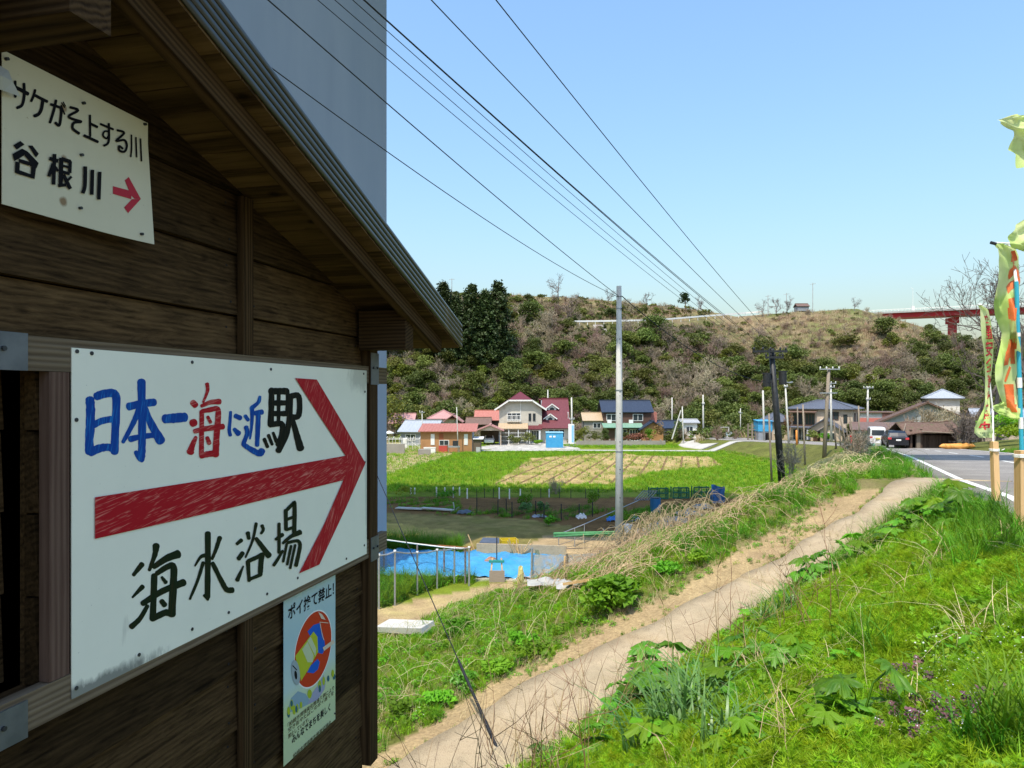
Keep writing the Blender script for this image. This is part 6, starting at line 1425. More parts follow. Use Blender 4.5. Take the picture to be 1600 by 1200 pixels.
p = low_at(903, 873); mb = MB()
for i in range(14): mb.tube([(-1.0 + random.random() * .2, random.uniform(-.1, .1), .9 + random.uniform(-.05, .15)), (1.2 + random.random() * .3, random.uniform(-.1, .1), 1.0 + random.uniform(-.05, .12))], .03, 5)
tag(mb.build('cane_bundle', material('green_canes', (.06, .22, .09), (.10, .28, .12), 6), loc=p), 'bundle of green garden canes lying along the top of the cloth screen', 'canes')
# dark panels, yellow crates, stakes
p = low_at(776, 852); t = thing('panel_stack', 'flat stack of dark blue-grey panels on the worn grass', 'panels', p, R(-6))
for i in range(3): mb = MB(); mb.box(-.75 + i * .03, .75 + i * .03, -.55, .55, .05 + i * .06, .10 + i * .06); mb.build('panel', material('slate_panel', (.075, .095, .14), (.10, .12, .17), 3, .6), t)
p = low_at(795, 860); t = thing('crate_stack', 'stack of yellow plastic trays beside the dark panels', 'crates', p, R(12)); YC = material('yellow_plastic', (.50, .38, .02), rough=.5)
for i in range(3):
    mb = MB(); z = i * .17; x, y = .36, .3
    for a in ((-x, x, -y, -y + .03), (-x, x, y - .03, y), (-x, -x + .03, -y + .031, y - .031), (x - .03, x, -y + .031, y - .031), (-x + .031, x - .031, -y + .031, y - .031)): mb.box(*a, z, z + (.15 if a != (-x + .031, x - .031, -y + .031, y - .031) else .02))
    mb.build('tray', YC, t)
p = low_at(812, 873); t = thing('stake_bundle', 'handful of pale stakes stuck upright in a heap of straw', 'stakes', p)
for i in range(9): a = random.uniform(-.5, .5); mb = MB(); mb.tube([(random.uniform(-.15, .15), random.uniform(-.1, .1), -.05), (a, random.uniform(-.2, .2), random.uniform(.55, .85))], .022, 5); mb.build('stake', M['stake'], t)
mb = MB(); mb.blob((0, 0, 0), (.55, .35, .22), 5, 10, .5); mb.build('straw', M['dry'], t)
p = low_at(777, 911); t = thing('garden_stool', 'small teal and wood frame leaning before the blue tarpaulin', 'frame', p)
for x in (-.25, .2): mb = MB(); mb.bar((x, 0, 0), (x * .7, .15, .85), .05, .05); mb.build('leg', M['stake'], t)
mb = MB(); mb.box(-.3, .25, .05, .2, .70, .78); mb.build('seat', material('teal_paint', (.03, .25, .24), rough=.5), t); mb = MB(); mb.box(-.28, .26, -.06, -.03, .0, .45); mb.build('board', M['oldwood'], t); mb = MB(); mb.tube([(-.02, .1, .8), (-.02, .12, 1.6)], .02, 5); mb.build('handle', M['darkmetal'], t)
p = low_at(812, 897); t = thing('long_rake_pole', 'rusty pole with a crosspiece at the back of the blue tarpaulin', 'pole', px(737, 856, 29.5)); mb = MB(); mb.tube([(0, 0, 0), (-2.6, 0.2, .15)], .03, 6); mb.build('shaft', material('rust', (.30, .11, .04), rough=.8), t); mb = MB(); mb.bar((-.15, 0, .55), (.12, 0, -.1), .04, .04); mb.bar((0, 0, 0), (0, 0, -1.0), .04, .04); mb.build('crosspiece', M['stake'], t)
# bean frame of thin poles
t = thing('bean_frame', 'long low frame of thin grey poles over the sandy plot', 'frame', low_at(873, 858)); F0 = Vector(t.location)
fpts = [(873, 858, 835), (898, 853, 826), (913, 848, 819), (943, 840, 825), (988, 828, 812)]; tp_ = []
for u, v, vt in fpts: b_ = low_at(u, v); tp_.append(Vector((b_.x, b_.y, b_.z + up_to(b_, vt))) - F0); mb = MB(); mb.tube([b_ - F0 + Vector((0, 0, -.1)), tp_[-1]], .022, 5); mb.build('pole', M['metal'], t)
mb = MB(); mb.tube([tp_[0], tp_[2], tp_[2] + Vector((3.4, 5.5, .25))], .022, 5); mb.build('rail', M['metal'], t); mb = MB(); mb.tube([tp_[0] + Vector((0, 0, -.45)), tp_[3] + Vector((0, 0, -.1)), tp_[4] + Vector((.4, .6, -.05))], .02, 5); mb.build('rail', M['oldwood'], t); mb = MB(); mb.tube([tp_[0] + Vector((0, 0, -.62)), tp_[0] + Vector((3.2, 1.0, -.75))], .025, 5); mb.build('rail', M['oldwood'], t)
# white posts of the far garden fence, netting between
t = thing('garden_fence', 'row of white garden fence posts with fine netting along the dark plot', 'fence', low_at(705, 779)); F0 = Vector(t.location); prev = None
for u, v, vt in ((642, 773, 762), (648, 772, 762), (682, 775.5, 761), (695, 774, 761.5), (708, 778, 761), (718, 774, 761), (730, 779, 763), (780, 779.5, 762), (796, 779.5, 764), (813, 780, 764), (858, 777, 764)):
    b_ = low_at(u, v); q = Vector((b_.x, b_.y, b_.z + up_to(b_, vt))) - F0; mb = MB(); mb.tube([b_ - F0 + Vector((0, 0, -.1)), q], .05, 6); mb.build('post', M['white'], t)
for u in (745, 757, 771, 830, 845, 874, 892, 915, 935): b_ = low_at(u, 778.5); mb = MB(); mb.tube([b_ - F0 + Vector((0, 0, -.1)), b_ - F0 + Vector((0, 0, .66))], .022, 5); mb.build('post', M['darkmetal'], t)
a_, b_ = low_at(640, 778.5) - F0, low_at(960, 778.5) - F0; mb = MB(); mb.add([a_, b_, b_ + Vector((0, 0, .6)), a_ + Vector((0, 0, .6))], [(0, 1, 2, 3)]); mb.build('net', NET, t)
t = thing('net_fence', 'dark netting fence on thin posts across the middle of the brown plot', 'fence', low_at(745, 801)); F0 = Vector(t.location)
us = [(745, 801), (778, 804), (791, 802), (800, 808), (837, 806), (850, 812), (877, 812), (905, 812), (926, 808)]
for u, v in us: b_ = low_at(u, v); mb = MB(); mb.tube([b_ - F0 + Vector((0, 0, -.1)), b_ - F0 + Vector((0, 0, .85))], .03, 5); mb.build('post', M['darkmetal'], t)
for (u, v), (u2, v2) in zip(us[:-1], us[1:]): a_, b_ = low_at(u, v) - F0, low_at(u2, v2) - F0; mb = MB(); mb.add([a_, b_, b_ + Vector((0, 0, .8)), a_ + Vector((0, 0, .8))], [(0, 1, 2, 3)]); mb.build('net', NET, t)
p = low_at(712, 800); t = thing('edging_board', 'long pale warped board lying along the edge of the worn grass', 'board', low_at(620, 796)); a_, b_ = Vector((0, 0, .1)), low_at(712, 800) - low_at(620, 796) + Vector((0, 0, .1)); mb = MB(); mb.bar(a_, a_.lerp(b_, .45), .45, .06); mb.bar(a_.lerp(b_, .43) + Vector((0, .06, .05)), b_, .4, .06); mb.build('board', WM['grey'], t)
p = low_at(711, 800); t = thing('grey_trestle', 'small grey trestle standing at the end of the long pale board', 'trestle', p); mb = MB(); mb.bar((0, 0, 0), (-.1, 0, .55), .06, .06); mb.bar((-.25, 0, 0), (.25, 0, .3), .05, .05); mb.build('legs', WM['grey'], t)
tag(crumple('dark_sack', material('slate_sack', (.10, .13, .18), rough=.7), low_at(727, 803), 1.1, .6, .25, 'x', 'sack', None, 31), 'dark slumped sack on the grass beside the trestle', 'sack')
tag(crumple('plastic_bag', material('pale_bag', (.3, .33, .4), (.25, .28, .35), 4, .4), low_at(843, 808), .7, .4, .14, 'x', 'bag', None, 32), 'crumpled pale bag lying on the brown soil', 'bag')
for u, v, c, lab in ((957, 814, (.03, .16, .5), 'crumpled bright blue sheet beside the concrete pole'), (992, 814, (.35, .42, .55), 'crumpled pale blue bag right of the concrete pole'), (908, 826, (.55, .56, .57), 'small white bag hanging on the bean frame')): crumple('plastic_bag', material('bag_' + str(u), c, rough=.4), low_at(u, v) + (Vector((0, 0, .5)) if u == 908 else Vector()), .55, .45, .28, lab, 'bag', None, u)
b_ = thing('white_pail', 'small white pail at the foot of the brambles by the concrete pole', 'bucket', low_at(981, 834)); mb = MB(); mb.tube([(0, 0, 0), (0, 0, .45)], [.16, .2], 12); mb.build('shell', M['white'], b_)
b_ = thing('blue_drum', 'blue water drum half hidden by the green netting', 'drum', low_at(1024, 803)); mb = MB(); mb.tube([(0, 0, 0), (0, 0, .9)], .3, 12); mb.build('shell', material('drum_blue', (.03, .15, .35), rough=.5), b_); mb = MB(); mb.tube([(0, 0, .9), (0, 0, .94)], .26, 12); mb.build('lid', M['darkmetal'], b_)
for u, v, w, lab in ((1030, 780, 1.15, 'dark green net crate, left one of three by the blue sheet'), (1064, 779, 1.05, 'dark green net crate, middle one of three by the blue sheet'), (1096, 778, 1.0, 'dark green net crate, right one of three by the blue sheet')):
    t = thing('net_crate', lab, 'crate', low_at(u, v)); GC = M.setdefault('gc', material('crate_green', (.02, .11, .07), (.03, .15, .1), 4))
    for x in (-w / 2, 0, w / 2): mb = MB(); mb.bar((x, 0, 0), (x, 0, .72), .07, .07); mb.bar((x, .6, 0), (x, .6, .72), .07, .07); mb.build('upright', GC, t)
    for z in (.05, .4, .72): mb = MB(); mb.bar((-w / 2, -.04, z), (w / 2, -.04, z), .05, .08); mb.build('rail', GC, t)
    mb = MB(); mb.add([(-w / 2, .02, .05), (w / 2, .02, .05), (w / 2, .02, .72), (-w / 2, .02, .72)], [(0, 1, 2, 3)]); mb.build('net', GNET, t)
p = low_at(1121, 786); V_, Fc = [], []
for i in range(9):
    for j in range(8): V_.append((-.45 + .9 * i / 8 + .05 * math.sin(j * 1.3), .12 * math.sin(i * 1.9 + j * .7), 1.15 * j / 7 + .05 * math.sin(i * .9) * j / 7 - .12 * (i / 8) * j / 7))
for i in range(8):
    for j in range(7): c = i * 8 + j; Fc.append((c, c + 8, c + 9, c + 1))
tag(link('blue_sheet', np_mesh('blue_sheet', np.array(V_), np.array(Fc), material('blue_sheet', (.04, .13, .36), (.07, .2, .45), 2, .5), smooth=True), loc=p), 'blue sheet hung up at the right end of the net crates', 'sheet')
t = thing('slatted_hurdle', 'dark slatted hurdle leaning left of the green net crates', 'hurdle', low_at(1003, 782)); mb = MB()
for i in range(6): mb.bar((-.5 + .18 * i, 0, 0), (.1 + .18 * i, 0, .65), .05, .05)
mb.bar((-.5, 0, .05), (.5, 0, .05), .05, .05); mb.bar((.05, 0, .62), (1.0, 0, .62), .05, .05); mb.build('slats', WM['slate'], t)
# silver sheets along the foot of the bramble bank
SV = material('silver_sheet', (.22, .23, .24), (.34, .35, .36), 2, .5, .2)
for i, (u, v, lab) in enumerate(((1012, 836, 'grey sheeting bunched nearest the concrete pole'), (1033, 826, 'second crumpled grey sheet from the concrete pole'), (1055, 817, 'middle crumpled grey sheet at the foot of the brambles'), (1077, 806, 'crumpled grey sheet below the middle net crate'), (1100, 796, 'grey sheeting bunched below the hanging blue sheet'))): crumple('silver_sheeting', SV, hit(u, v), 1.3, .9, .38, lab, 'sheeting', 'silver sheeting below the brambles', i)
# slab, plank, ditch boards on the near low ground
c = [hit(u, v) for u, v in ((588, 992), (660, 997), (680, 984), (610, 977))]; t = thing('concrete_slab', 'pale concrete slab lying on the sandy ground by the shed', 'slab', c[0]); mb = MB(); mb.slab([q - c[0] + Vector((0, 0, .06)) for q in c], .12); mb.build('slab', slab_m, t)
a_, b_ = hit(886, 926), hit(926, 924); mb = MB(); mb.bar(Vector((0, 0, .16)), b_ - a_ + Vector((0, 0, .2)), .18, .05); tag(mb.build('plank', M['stake'], loc=a_), 'weathered plank laid across the ditch above the leafy bush', 'plank')
for i, (u, v, lab) in enumerate(((866, 913, 'flat crumpled white plastic at the foot of the cloth screen'), (898, 917, 'crumpled white plastic beside the ditch plank'))): crumple('white_sheeting', material('white_sheeting', (.42, .42, .40), (.34, .34, .33), 4, .5), hit(u, v), .9, .4, .12, lab, 'sheeting', 'white plastic by the ditch', 20 + i)
tag(MB().blob((0, 0, .3), (.12, .1, .35), 5, 8, .5).build('yellow_bag', material('yellow_bag', (.55, .48, .2), rough=.5), loc=hit(813, 914)), 'pale yellow bag standing at the corner of the tarpaulin yard', 'bag')

# ------------------------------------------------------------------ roadside banners on bamboo-coloured stakes
GRN, PALE = (0.54, 0.72, 0.20), (0.78, 0.84, 0.42)
def cloth_mat(name, c1, c2):
    m = bpy.data.materials.new(name); m.use_nodes = True; nt = m.node_tree; L = nt.links; p = nt.nodes['Principled BSDF']; p.inputs['Roughness'].default_value = .7; p.inputs['Specular IOR Level'].default_value = .2
    tc = nd(nt, 'ShaderNodeTexCoord'); n = nd(nt, 'ShaderNodeTexNoise'); n.inputs['Scale'].default_value = 2.2; n.inputs['Detail'].default_value = 3; L.new(tc.outputs['Object'], n.inputs['Vector']); mr = nd(nt, 'ShaderNodeMapRange'); mr.inputs['From Min'].default_value = .4; mr.inputs['From Max'].default_value = .6; L.new(n.outputs['Fac'], mr.inputs['Value'])
    mx = nd(nt, 'ShaderNodeMix', data_type='RGBA'); mx.inputs['A'].default_value = (*c1, 1); mx.inputs['B'].default_value = (*c2, 1); L.new(mr.outputs[0], mx.inputs['Factor']); L.new(mx.outputs['Result'], p.inputs['Base Color'])
    t = nd(nt, 'ShaderNodeBsdfTranslucent'); ms = nd(nt, 'ShaderNodeMixShader'); ms.inputs[0].default_value = .45; L.new(mx.outputs['Result'], t.inputs['Color']); L.new(p.outputs[0], ms.inputs[1]); L.new(t.outputs[0], ms.inputs[2]); L.new(ms.outputs[0], nt.nodes['Material Output'].inputs['Surface']); return m
CLO = cloth_mat('lime_cloth', GRN, PALE)
ORA = material('orange_print', (.64, .15, .04), rough=.6); REDP = material('red_print_cloth', (.42, .025, .03), rough=.6); GRNP = material('dark_green_print', (.05, .14, .06), rough=.6)
class Cloth:
    """rows of (v, u left, u right, depth left, depth right) through which a rippling cloth is spun"""
    def __init__(s, rows, yb, ripple=.03): s.r, s.yb, s.rip = rows, yb, ripple
    def at(s, a, b, lift=0.0):                        # a across 0..1, b down 0..1
        f_ = b * (len(s.r) - 1); i = min(int(f_), len(s.r) - 2); k = f_ - i; k = k * k * (3 - 2 * k) * .5 + k * .5
        r = [s.r[i][j] + (s.r[i + 1][j] - s.r[i][j]) * k for j in range(5)]
        p, q = px(r[1], r[0], s.yb + r[3]), px(r[2], r[0], s.yb + r[4]); o = p.lerp(q, a)
        o.y += s.rip * math.sin(a * 7 + b * 15) * math.sin(math.pi * min(1, a * 1.0)) + s.rip * .6 * math.sin(a * 13 - b * 24)
        o.y -= lift; return o
    def build(s, name, m, parent, org, nx=18, ny=60):
        V_ = [s.at(i / nx, j / ny) - org for j in range(ny + 1) for i in range(nx + 1)]; Fc = [(j * (nx + 1) + i, j * (nx + 1) + i + 1, (j + 1) * (nx + 1) + i + 1, (j + 1) * (nx + 1) + i) for j in range(ny) for i in range(nx)]
        return link(name, np_mesh(name, np.array([tuple(v) for v in V_]), np.array(Fc), m, smooth=True), parent)
    def ink(s, name, polys, m, parent, org):          # strokes in cloth coordinates, finely divided so that they follow the folds
        mb = MB()
        for (pts, w) in polys:
            for (a0, b0), (a1, b1) in zip(pts[:-1], pts[1:]):
                n = max(2, int(max(abs(b1 - b0) * 60, abs(a1 - a0) * 18))); d = Vector((a1 - a0, (b1 - b0) * 3.0)); d = d.normalized() if d.length else Vector((1, 0)); q = Vector((-d.y, d.x / 3.0)) * w
                vs = []
                for i in range(n + 1):
                    k = i / n; a, b = a0 + (a1 - a0) * k, b0 + (b1 - b0) * k
                    for sg in (-1, -.33, .33, 1): vs.append(s.at(min(1, max(0, a + sg * q.x)), min(1, max(0, b + sg * q.y)), .006) - org)
                mb.add(vs, [(i * 4 + c_, i * 4 + c_ + 1, i * 4 + c_ + 5, i * 4 + c_ + 4) for i in range(n) for c_ in range(3)])
        return mb.build(name, m, parent)
def banner_base(name, label, u, vb, y):
    b = hit(u, vb) if y is None else Vector(((u - 800) / F * y, y, gz((u - 800) / F * y, y))); return thing(name, label, 'banner', b, group='lime roadside banners')
# far banner
y2 = 9.7; b2 = banner_base('roadside_banner', 'narrow lime banner with small red characters on a pale stake, farther of the two', 1556, 785, y2); O2 = Vector(b2.location)
c2 = Cloth([(476, 1529, 1533, 0, 0), (484, 1531, 1543, 0, .05), (502, 1533, 1549, 0, .15), (530, 1534, 1552, 0, .2), (560, 1538, 1551, .05, .3), (590, 1540, 1549, .1, .35), (620, 1539, 1546, .1, .3), (640, 1536, 1546, 0, .15), (655, 1530, 1549, -.1, 0), (668, 1522, 1550, -.15, 0), (676, 1522, 1551, -.15, 0), (684, 1531, 1551, -.1, 0)], y2, .02); c2.build('cloth', CLO, b2, O2, 12, 70)
def vtext(cl, body, a0, a1, b0, b1, m, parent, org, bold=.02):
    """printed characters one below the other on the cloth"""
    n = len(body)
    for i, ch in enumerate(body):
        k = Ink(lambda x, y: (x, y), 0); k.text(ch, 0, 0, 1, 1, bold); V_ = [(v[0], v[2]) for v in k.v]; bb0 = b0 + (b1 - b0) * i / n; bb1 = b0 + (b1 - b0) * (i + .86) / n
        mb = MB(); mb.add([cl.at(a0 + (a1 - a0) * x, bb1 + (bb0 - bb1) * z, .006) - org for x, z in V_], k.f); mb.build('character', m, parent)
vtext(c2, '交通安全運動実施', .30, .88, .13, .745, REDP, b2, O2); vtext(c2, '中', .28, .82, .755, .875, REDP, b2, O2, .05)
c2.ink('base_line', [([(.12, .895), (.9, .895)], .004)], GRNP, b2, O2); vtext(c2, '柏崎', .28, .5, .905, .975, GRNP, b2, O2, .0); vtext(c2, '警察', .6, .82, .905, .975, GRNP, b2, O2, .0)
mb = MB(); mb.tube([px(1552, 690, y2 + .03) - O2, px(1551, 640, y2 + .42) - O2, px(1532, 474, y2 + .42) - O2], .011, 8); mb.build('pole', M['white'], b2)
mb = MB(); mb.tube([px(1528, 476, y2) - O2, px(1534, 476, y2) - O2], .012, 6); mb.build('crossbar', M['white'], b2)
def stake(parent, org, u0, v0, u1, v1, y, w, ties):
    a_, b_ = px(u0, v0, y) - org, px(u1, v1, y) - org; Ln = (b_ - a_).length; mb = MB(); mb.box(-Ln / 2 - .15, Ln / 2, -w / 2, w / 2, -w / 2, w / 2); d = (b_ - a_).normalized()
    o = mb.build('stake', M['stake'], parent, loc=(a_ + b_) / 2); o.rotation_euler = d.to_track_quat('X', 'Z').to_euler()
    for v in ties:
        k = (v - v0) / (v1 - v0); p = a_.lerp(b_, k); mb = MB(); r = w * .80
        for dz in (-.012, .0, .012): mb.tube([p + Vector((r * math.cos(q), r * math.sin(q), dz)) for q in [2 * math.pi * i / 8 for i in range(9)]], .006, 5)
        mb.tube([p + Vector((r, -r, 0)), p + Vector((r + .03, -r - .02, .02))], .006, 5); mb.build('tie', M['white'], o.parent)
stake(b2, O2, 1556.5, 790, 1553, 690, y2, .075, (703,))
# near banner
y1 = 7.0; b1 = banner_base('roadside_banner', 'broad lime banner with orange characters on a blue and white pole, nearer of the two', 1597, 860, y1); O1 = Vector(b1.location)
c1 = Cloth([(381, 1555, 1566, 0, .0), (388, 1557, 1584, 0, .1), (402, 1561, 1591, 0, .22), (420, 1563, 1594, .02, .3), (436, 1560, 1594, .05, .3), (452, 1555, 1591, .12, .22), (472, 1553, 1589, .22, .1), (495, 1557, 1590, .28, 0), (520, 1565, 1589, .25, -.08), (545, 1560, 1593, .15, .05), (570, 1556, 1594, .05, .16), (595, 1557, 1588, 0, .22), (618, 1561, 1590, .05, .2), (635, 1566, 1592, .12, .1), (646, 1573, 1594, .14, .02), (653, 1584, 1595, .05, 0)], y1, .03); c1.build('cloth', CLO, b1, O1, 20, 90)
cf = Cloth([(628, 1566, 1570, .1, .12), (634, 1552, 1572, .0, .14), (640, 1551, 1576, -.02, .15), (646, 1560, 1584, .02, .1), (652, 1574, 1592, .03, .04), (655, 1586, 1594, .02, .01)], y1, .02); cf.build('cloth_tail', CLO, b1, O1, 10, 16)
c1.ink('character', [([(.55, .13), (.95, .12)], .10), ([(.72, .10), (.74, .17)], .07), ([(.55, .245), (.76, .19), (.95, .27), (.50, .335)], .08)], ORA, b1, O1)
c1.ink('character', [([(.55, .415), (.95, .405)], .10), ([(.62, .43), (.60, .53)], .10), ([(.90, .42), (.85, .535)], .10), ([(.60, .47), (.88, .47)], .06), ([(.55, .555), (.88, .57)], .10)], ORA, b1, O1)
c1.ink('character', [([(.35, .600), (.75, .600)], .11), ([(.72, .59), (.72, .66)], .11), ([(.42, .61), (.45, .67)], .09)], ORA, b1, O1)
c1.ink('mark', [([(.55, .705), (.60, .712)], .10)], ORA, b1, O1)
c1.ink('character', [([(.40, .785), (.72, .785)], .10), ([(.46, .77), (.42, .885)], .09), ([(.42, .835), (.74, .835)], .08), ([(.38, .885), (.86, .885)], .10)], ORA, b1, O1)
mb = MB(); yp = y1 + .08
for (v0, v1, mm) in ((440, 520, 'bl'), (520, 526, 'w'), (526, 590, 'bl'), (590, 606, 'w'), (606, 652, 'bl'), (652, 670, 'w'), (670, 705, 'bl')):
    P_ = MB(); k0, k1 = (v0 - 440) / 265, (v1 - 440) / 265; P_.tube([px(1588 + 8.5 * k0, v0, yp) - O1, px(1588 + 8.5 * k1, v1, yp) - O1], .020 if mm == 'bl' else .023, 10); P_.build('pole_section', M.setdefault('pole_blue', material('pole_blue', (.04, .36, .48), rough=.4)) if mm == 'bl' else M['white'], b1)
mb = MB(); mb.tube([px(1588, 441, yp) - O1, px(1582, 400, y1 + .42) - O1, px(1574, 379, y1 + .42) - O1], .014, 8); mb.tube([px(1550, 379, y1) - O1, px(1584, 381, y1 + .1) - O1], .009, 6); mb.build('crossbar', M['white'], b1)
mb = MB(); mb.tube([px(1548, 379, y1) - O1, px(1556, 381, y1) - O1], .016, 8); mb.build('end_cap', M['darkmetal'], b1)
stake(b1, O1, 1597.5, 868, 1597, 704, y1 - .03, .095, (712, 839))
# nearest banner, only its blown-out edge enters the view
y0 = 4.9; b0_ = banner_base('roadside_banner', 'torn end of a lime banner blown in at the right edge, high up', 1655, 900, y0); O0 = Vector(b0_.location)
ca = Cloth([(178, 1590, 1640, .0, .3), (183, 1572, 1640, -.05, .3), (187, 1558, 1640, -.08, .2), (193, 1562, 1640, -.06, .1), (203, 1584, 1640, 0, .0), (218, 1581, 1640, .1, .1), (234, 1577, 1640, .1, .2), (243, 1585, 1640, .05, .2), (262, 1590, 1640, 0, .15)], y0, .025); ca.build('cloth', CLO, b0_, O0, 18, 40)
ca.ink('character', [([(.42, .0), (.75, .06)], .06), ([(.40, .46), (.70, .52)], .06)], ORA, b0_, O0)
cb = Cloth([(338, 1605, 1640, .1, .2), (350, 1590, 1640, .05, .2), (366, 1578, 1640, 0, .1), (381, 1575, 1640, -.02, .05), (390, 1590, 1640, .02, .0), (396, 1612, 1640, .05, .0)], y0, .03); cb.build('cloth_tail', CLO, b0_, O0, 14, 24)
mb = MB(); mb.tube([px(1655, 960, y0 + .05) - O0, px(1642, 120, y0 + .05) - O0], .016, 8); mb.build('pole', M['white'], b0_)
# ------------------------------------------------------------------ plants: small meshes from arrays
def rot_z(V, a): c, s = np.cos(a), np.sin(a); return np.stack([V[..., 0] * c - V[..., 1] * s, V[..., 0] * s + V[..., 1] * c, V[..., 2]], -1)
def blades(n, h, w, lean, spread, seed, hv=.4, droop=0.0, seg=3):
    """a clump of n curved grass blades"""
    g = np.random.default_rng(seed); V, Fc = [], []
    r, a = spread * np.sqrt(g.random(n)), g.uniform(0, 2 * math.pi, n); bx, by = r * np.cos(a), r * np.sin(a)
    hh = h * (1 - hv + 2 * hv * g.random(n)); az = g.uniform(0, 2 * math.pi, n); ln = lean * (.3 + g.random(n)); ww = w * (.7 + .6 * g.random(n))
    for i in range(n):
        b = len(V); dx, dy = math.cos(az[i]), math.sin(az[i])
        for k in range(seg + 1):
            t = k / seg; out = hh[i] * ln[i] * t * t; z = hh[i] * (t - droop * t ** 3) * (1 - .25 * ln[i] * t * t); wd = ww[i] * (1 - t) ** .7
            cx, cy = bx[i] + dx * out, by[i] + dy * out
            if k == seg: V.append((cx, cy, z))
            else: V += [(cx - dy * wd, cy + dx * wd, z), (cx + dy * wd, cy - dx * wd, z)]
        for k in range(seg - 1): q = b + 2 * k; Fc += [(q, q + 1, q + 3), (q, q + 3, q + 2)]
        q = b + 2 * (seg - 1); Fc.append((q, q + 1, q + 2))
    return np.array(V), np.array(Fc)
def horsetail(h, seed, whorls=8, nn=9):
    """thin upright stem with whorls of fine ascending branchlets"""
    g = np.random.default_rng(seed); V, Fc = [], []
    def tri(p, q, w):
        d = np.array(q) - np.array(p); s_ = np.cross(d, g.normal(size=3)); s_ = s_ / (np.linalg.norm(s_) + 1e-9) * w; b = len(V); V.extend([np.array(p) - s_, np.array(p) + s_, np.array(q)]); Fc.append((b, b + 1, b + 2))
    for st in range(3):
        bx, by = g.uniform(-.05, .05, 2); hh = h * g.uniform(.7, 1.1); lx, ly = g.uniform(-.2, .2, 2) * hh
        for k in range(2): tri((bx, by, 0), (bx + lx, by + ly, hh), .0022)
        for w_ in range(whorls):
            t = .18 + .8 * w_ / whorls; p = np.array((bx + lx * t, by + ly * t, hh * t)); L_ = hh * .42 * (1.15 - t) + .02
            for k in range(nn): a = g.uniform(0, 6.283); e = g.uniform(.25, .9); tri(p, p + L_ * g.uniform(.7, 1.2) * np.array((math.cos(a) * math.cos(e), math.sin(a) * math.cos(e), math.sin(e))), .0024)
    return np.array(V), np.array(Fc)
def leafquads(centres, size, seed, flat=.6, aspect=.6, sv=.5):
    """leaf-sized folded quads at the given centres"""
    g = np.random.default_rng(seed); n = len(centres); C_ = np.asarray(centres)
    N = g.normal(size=(n, 3)); N[:, 2] = np.abs(N[:, 2]) + flat; N /= np.linalg.norm(N, axis=1)[:, None]
    T = np.cross(N, g.normal(size=(n, 3))); T /= np.linalg.norm(T, axis=1)[:, None]; B = np.cross(N, T)
    s_ = (size * (1 - sv + 2 * sv * g.random(n)))[:, None]
    P = np.stack([C_ - T * s_, C_ + B * s_ * aspect - N * s_ * .12, C_ + T * s_, C_ - B * s_ * aspect - N * s_ * .12], 1).reshape(-1, 3)
    q = np.arange(n)[:, None] * 4; return P, np.concatenate([q + np.array([[0, 1, 2]]), q + np.array([[0, 2, 3]])], 0)
def weed(h, n, size, seed, spread=.12):
    g = np.random.default_rng(seed); r = spread * np.sqrt(g.random(n)); a = g.uniform(0, 6.283, n); z = h * g.random(n) ** .8
    return leafquads(np.stack([r * np.cos(a), r * np.sin(a), z], -1), size, seed + 1, .9)
def merge(*parts):
    V, Fc, mi, b = [], [], [], 0
    for i, (v, f, m) in enumerate(parts): V.append(v); Fc.append(np.asarray(f) + b); mi += [m] * len(f); b += len(v)
    return np.concatenate(V), np.concatenate(Fc), np.array(mi)

LM = dict(
    horse=leafmat('horsetail_green', (0.22, 0.39, 0.010), (0.35, 0.52, 0.018), .45, rand=.25), grass=leafmat('grass_green', (0.075, 0.22, 0.010), (0.16, 0.35, 0.016), .40, rand=.3),
    lime=leafmat('fresh_grass', (0.17, 0.33, 0.010), (0.28, 0.45, 0.018), .4, rand=.25), weed=leafmat('weed_leaf', (0.10, 0.26, 0.014), (0.20, 0.40, 0.02), .4, rand=.3),
    big=leafmat('broad_leaf', (0.06, 0.21, 0.016), (0.17, 0.37, 0.025), .4, .45, rand=.35, spec=.4, scale=16), yell=leafmat('yellow_leaf', (0.22, 0.32, 0.02), (0.33, 0.42, 0.03), .45, rand=.15),
    daff=leafmat('strap_leaf', (0.08, 0.21, 0.045), (0.18, 0.34, 0.09), .3, .4, rand=.2, spec=.45), purple=leafmat('purple_leaf', (0.15, 0.065, 0.085), (0.24, 0.12, 0.14), .3, rand=.2), petal=leafmat('white_petal', (.75, .76, .72), (.7, .72, .8), .3, rand=.05),
    dark=leafmat('evergreen_leaf', (0.072, 0.105, 0.020), (0.160, 0.190, 0.044), .3, rand=.35, scale=.4), olive=leafmat('olive_leaf', (0.115, 0.140, 0.030), (0.200, 0.215, 0.050), .3, rand=.3, scale=.4), cedar=leafmat('cedar_spray', (0.028, 0.055, 0.018), (0.068, 0.098, 0.028), .15, rand=.2, scale=.3),
    yolive=leafmat('yellow_green_leaf', (0.12, 0.15, 0.018), (0.20, 0.22, 0.03), .3, rand=.2, scale=.5), blossom=leafmat('pink_blossom', (.62, .46, .46), (.72, .60, .58), .3, rand=.1), rust=leafmat('rust_leaf', (.22, .10, .05), (.30, .17, .08), .2, rand=.2))

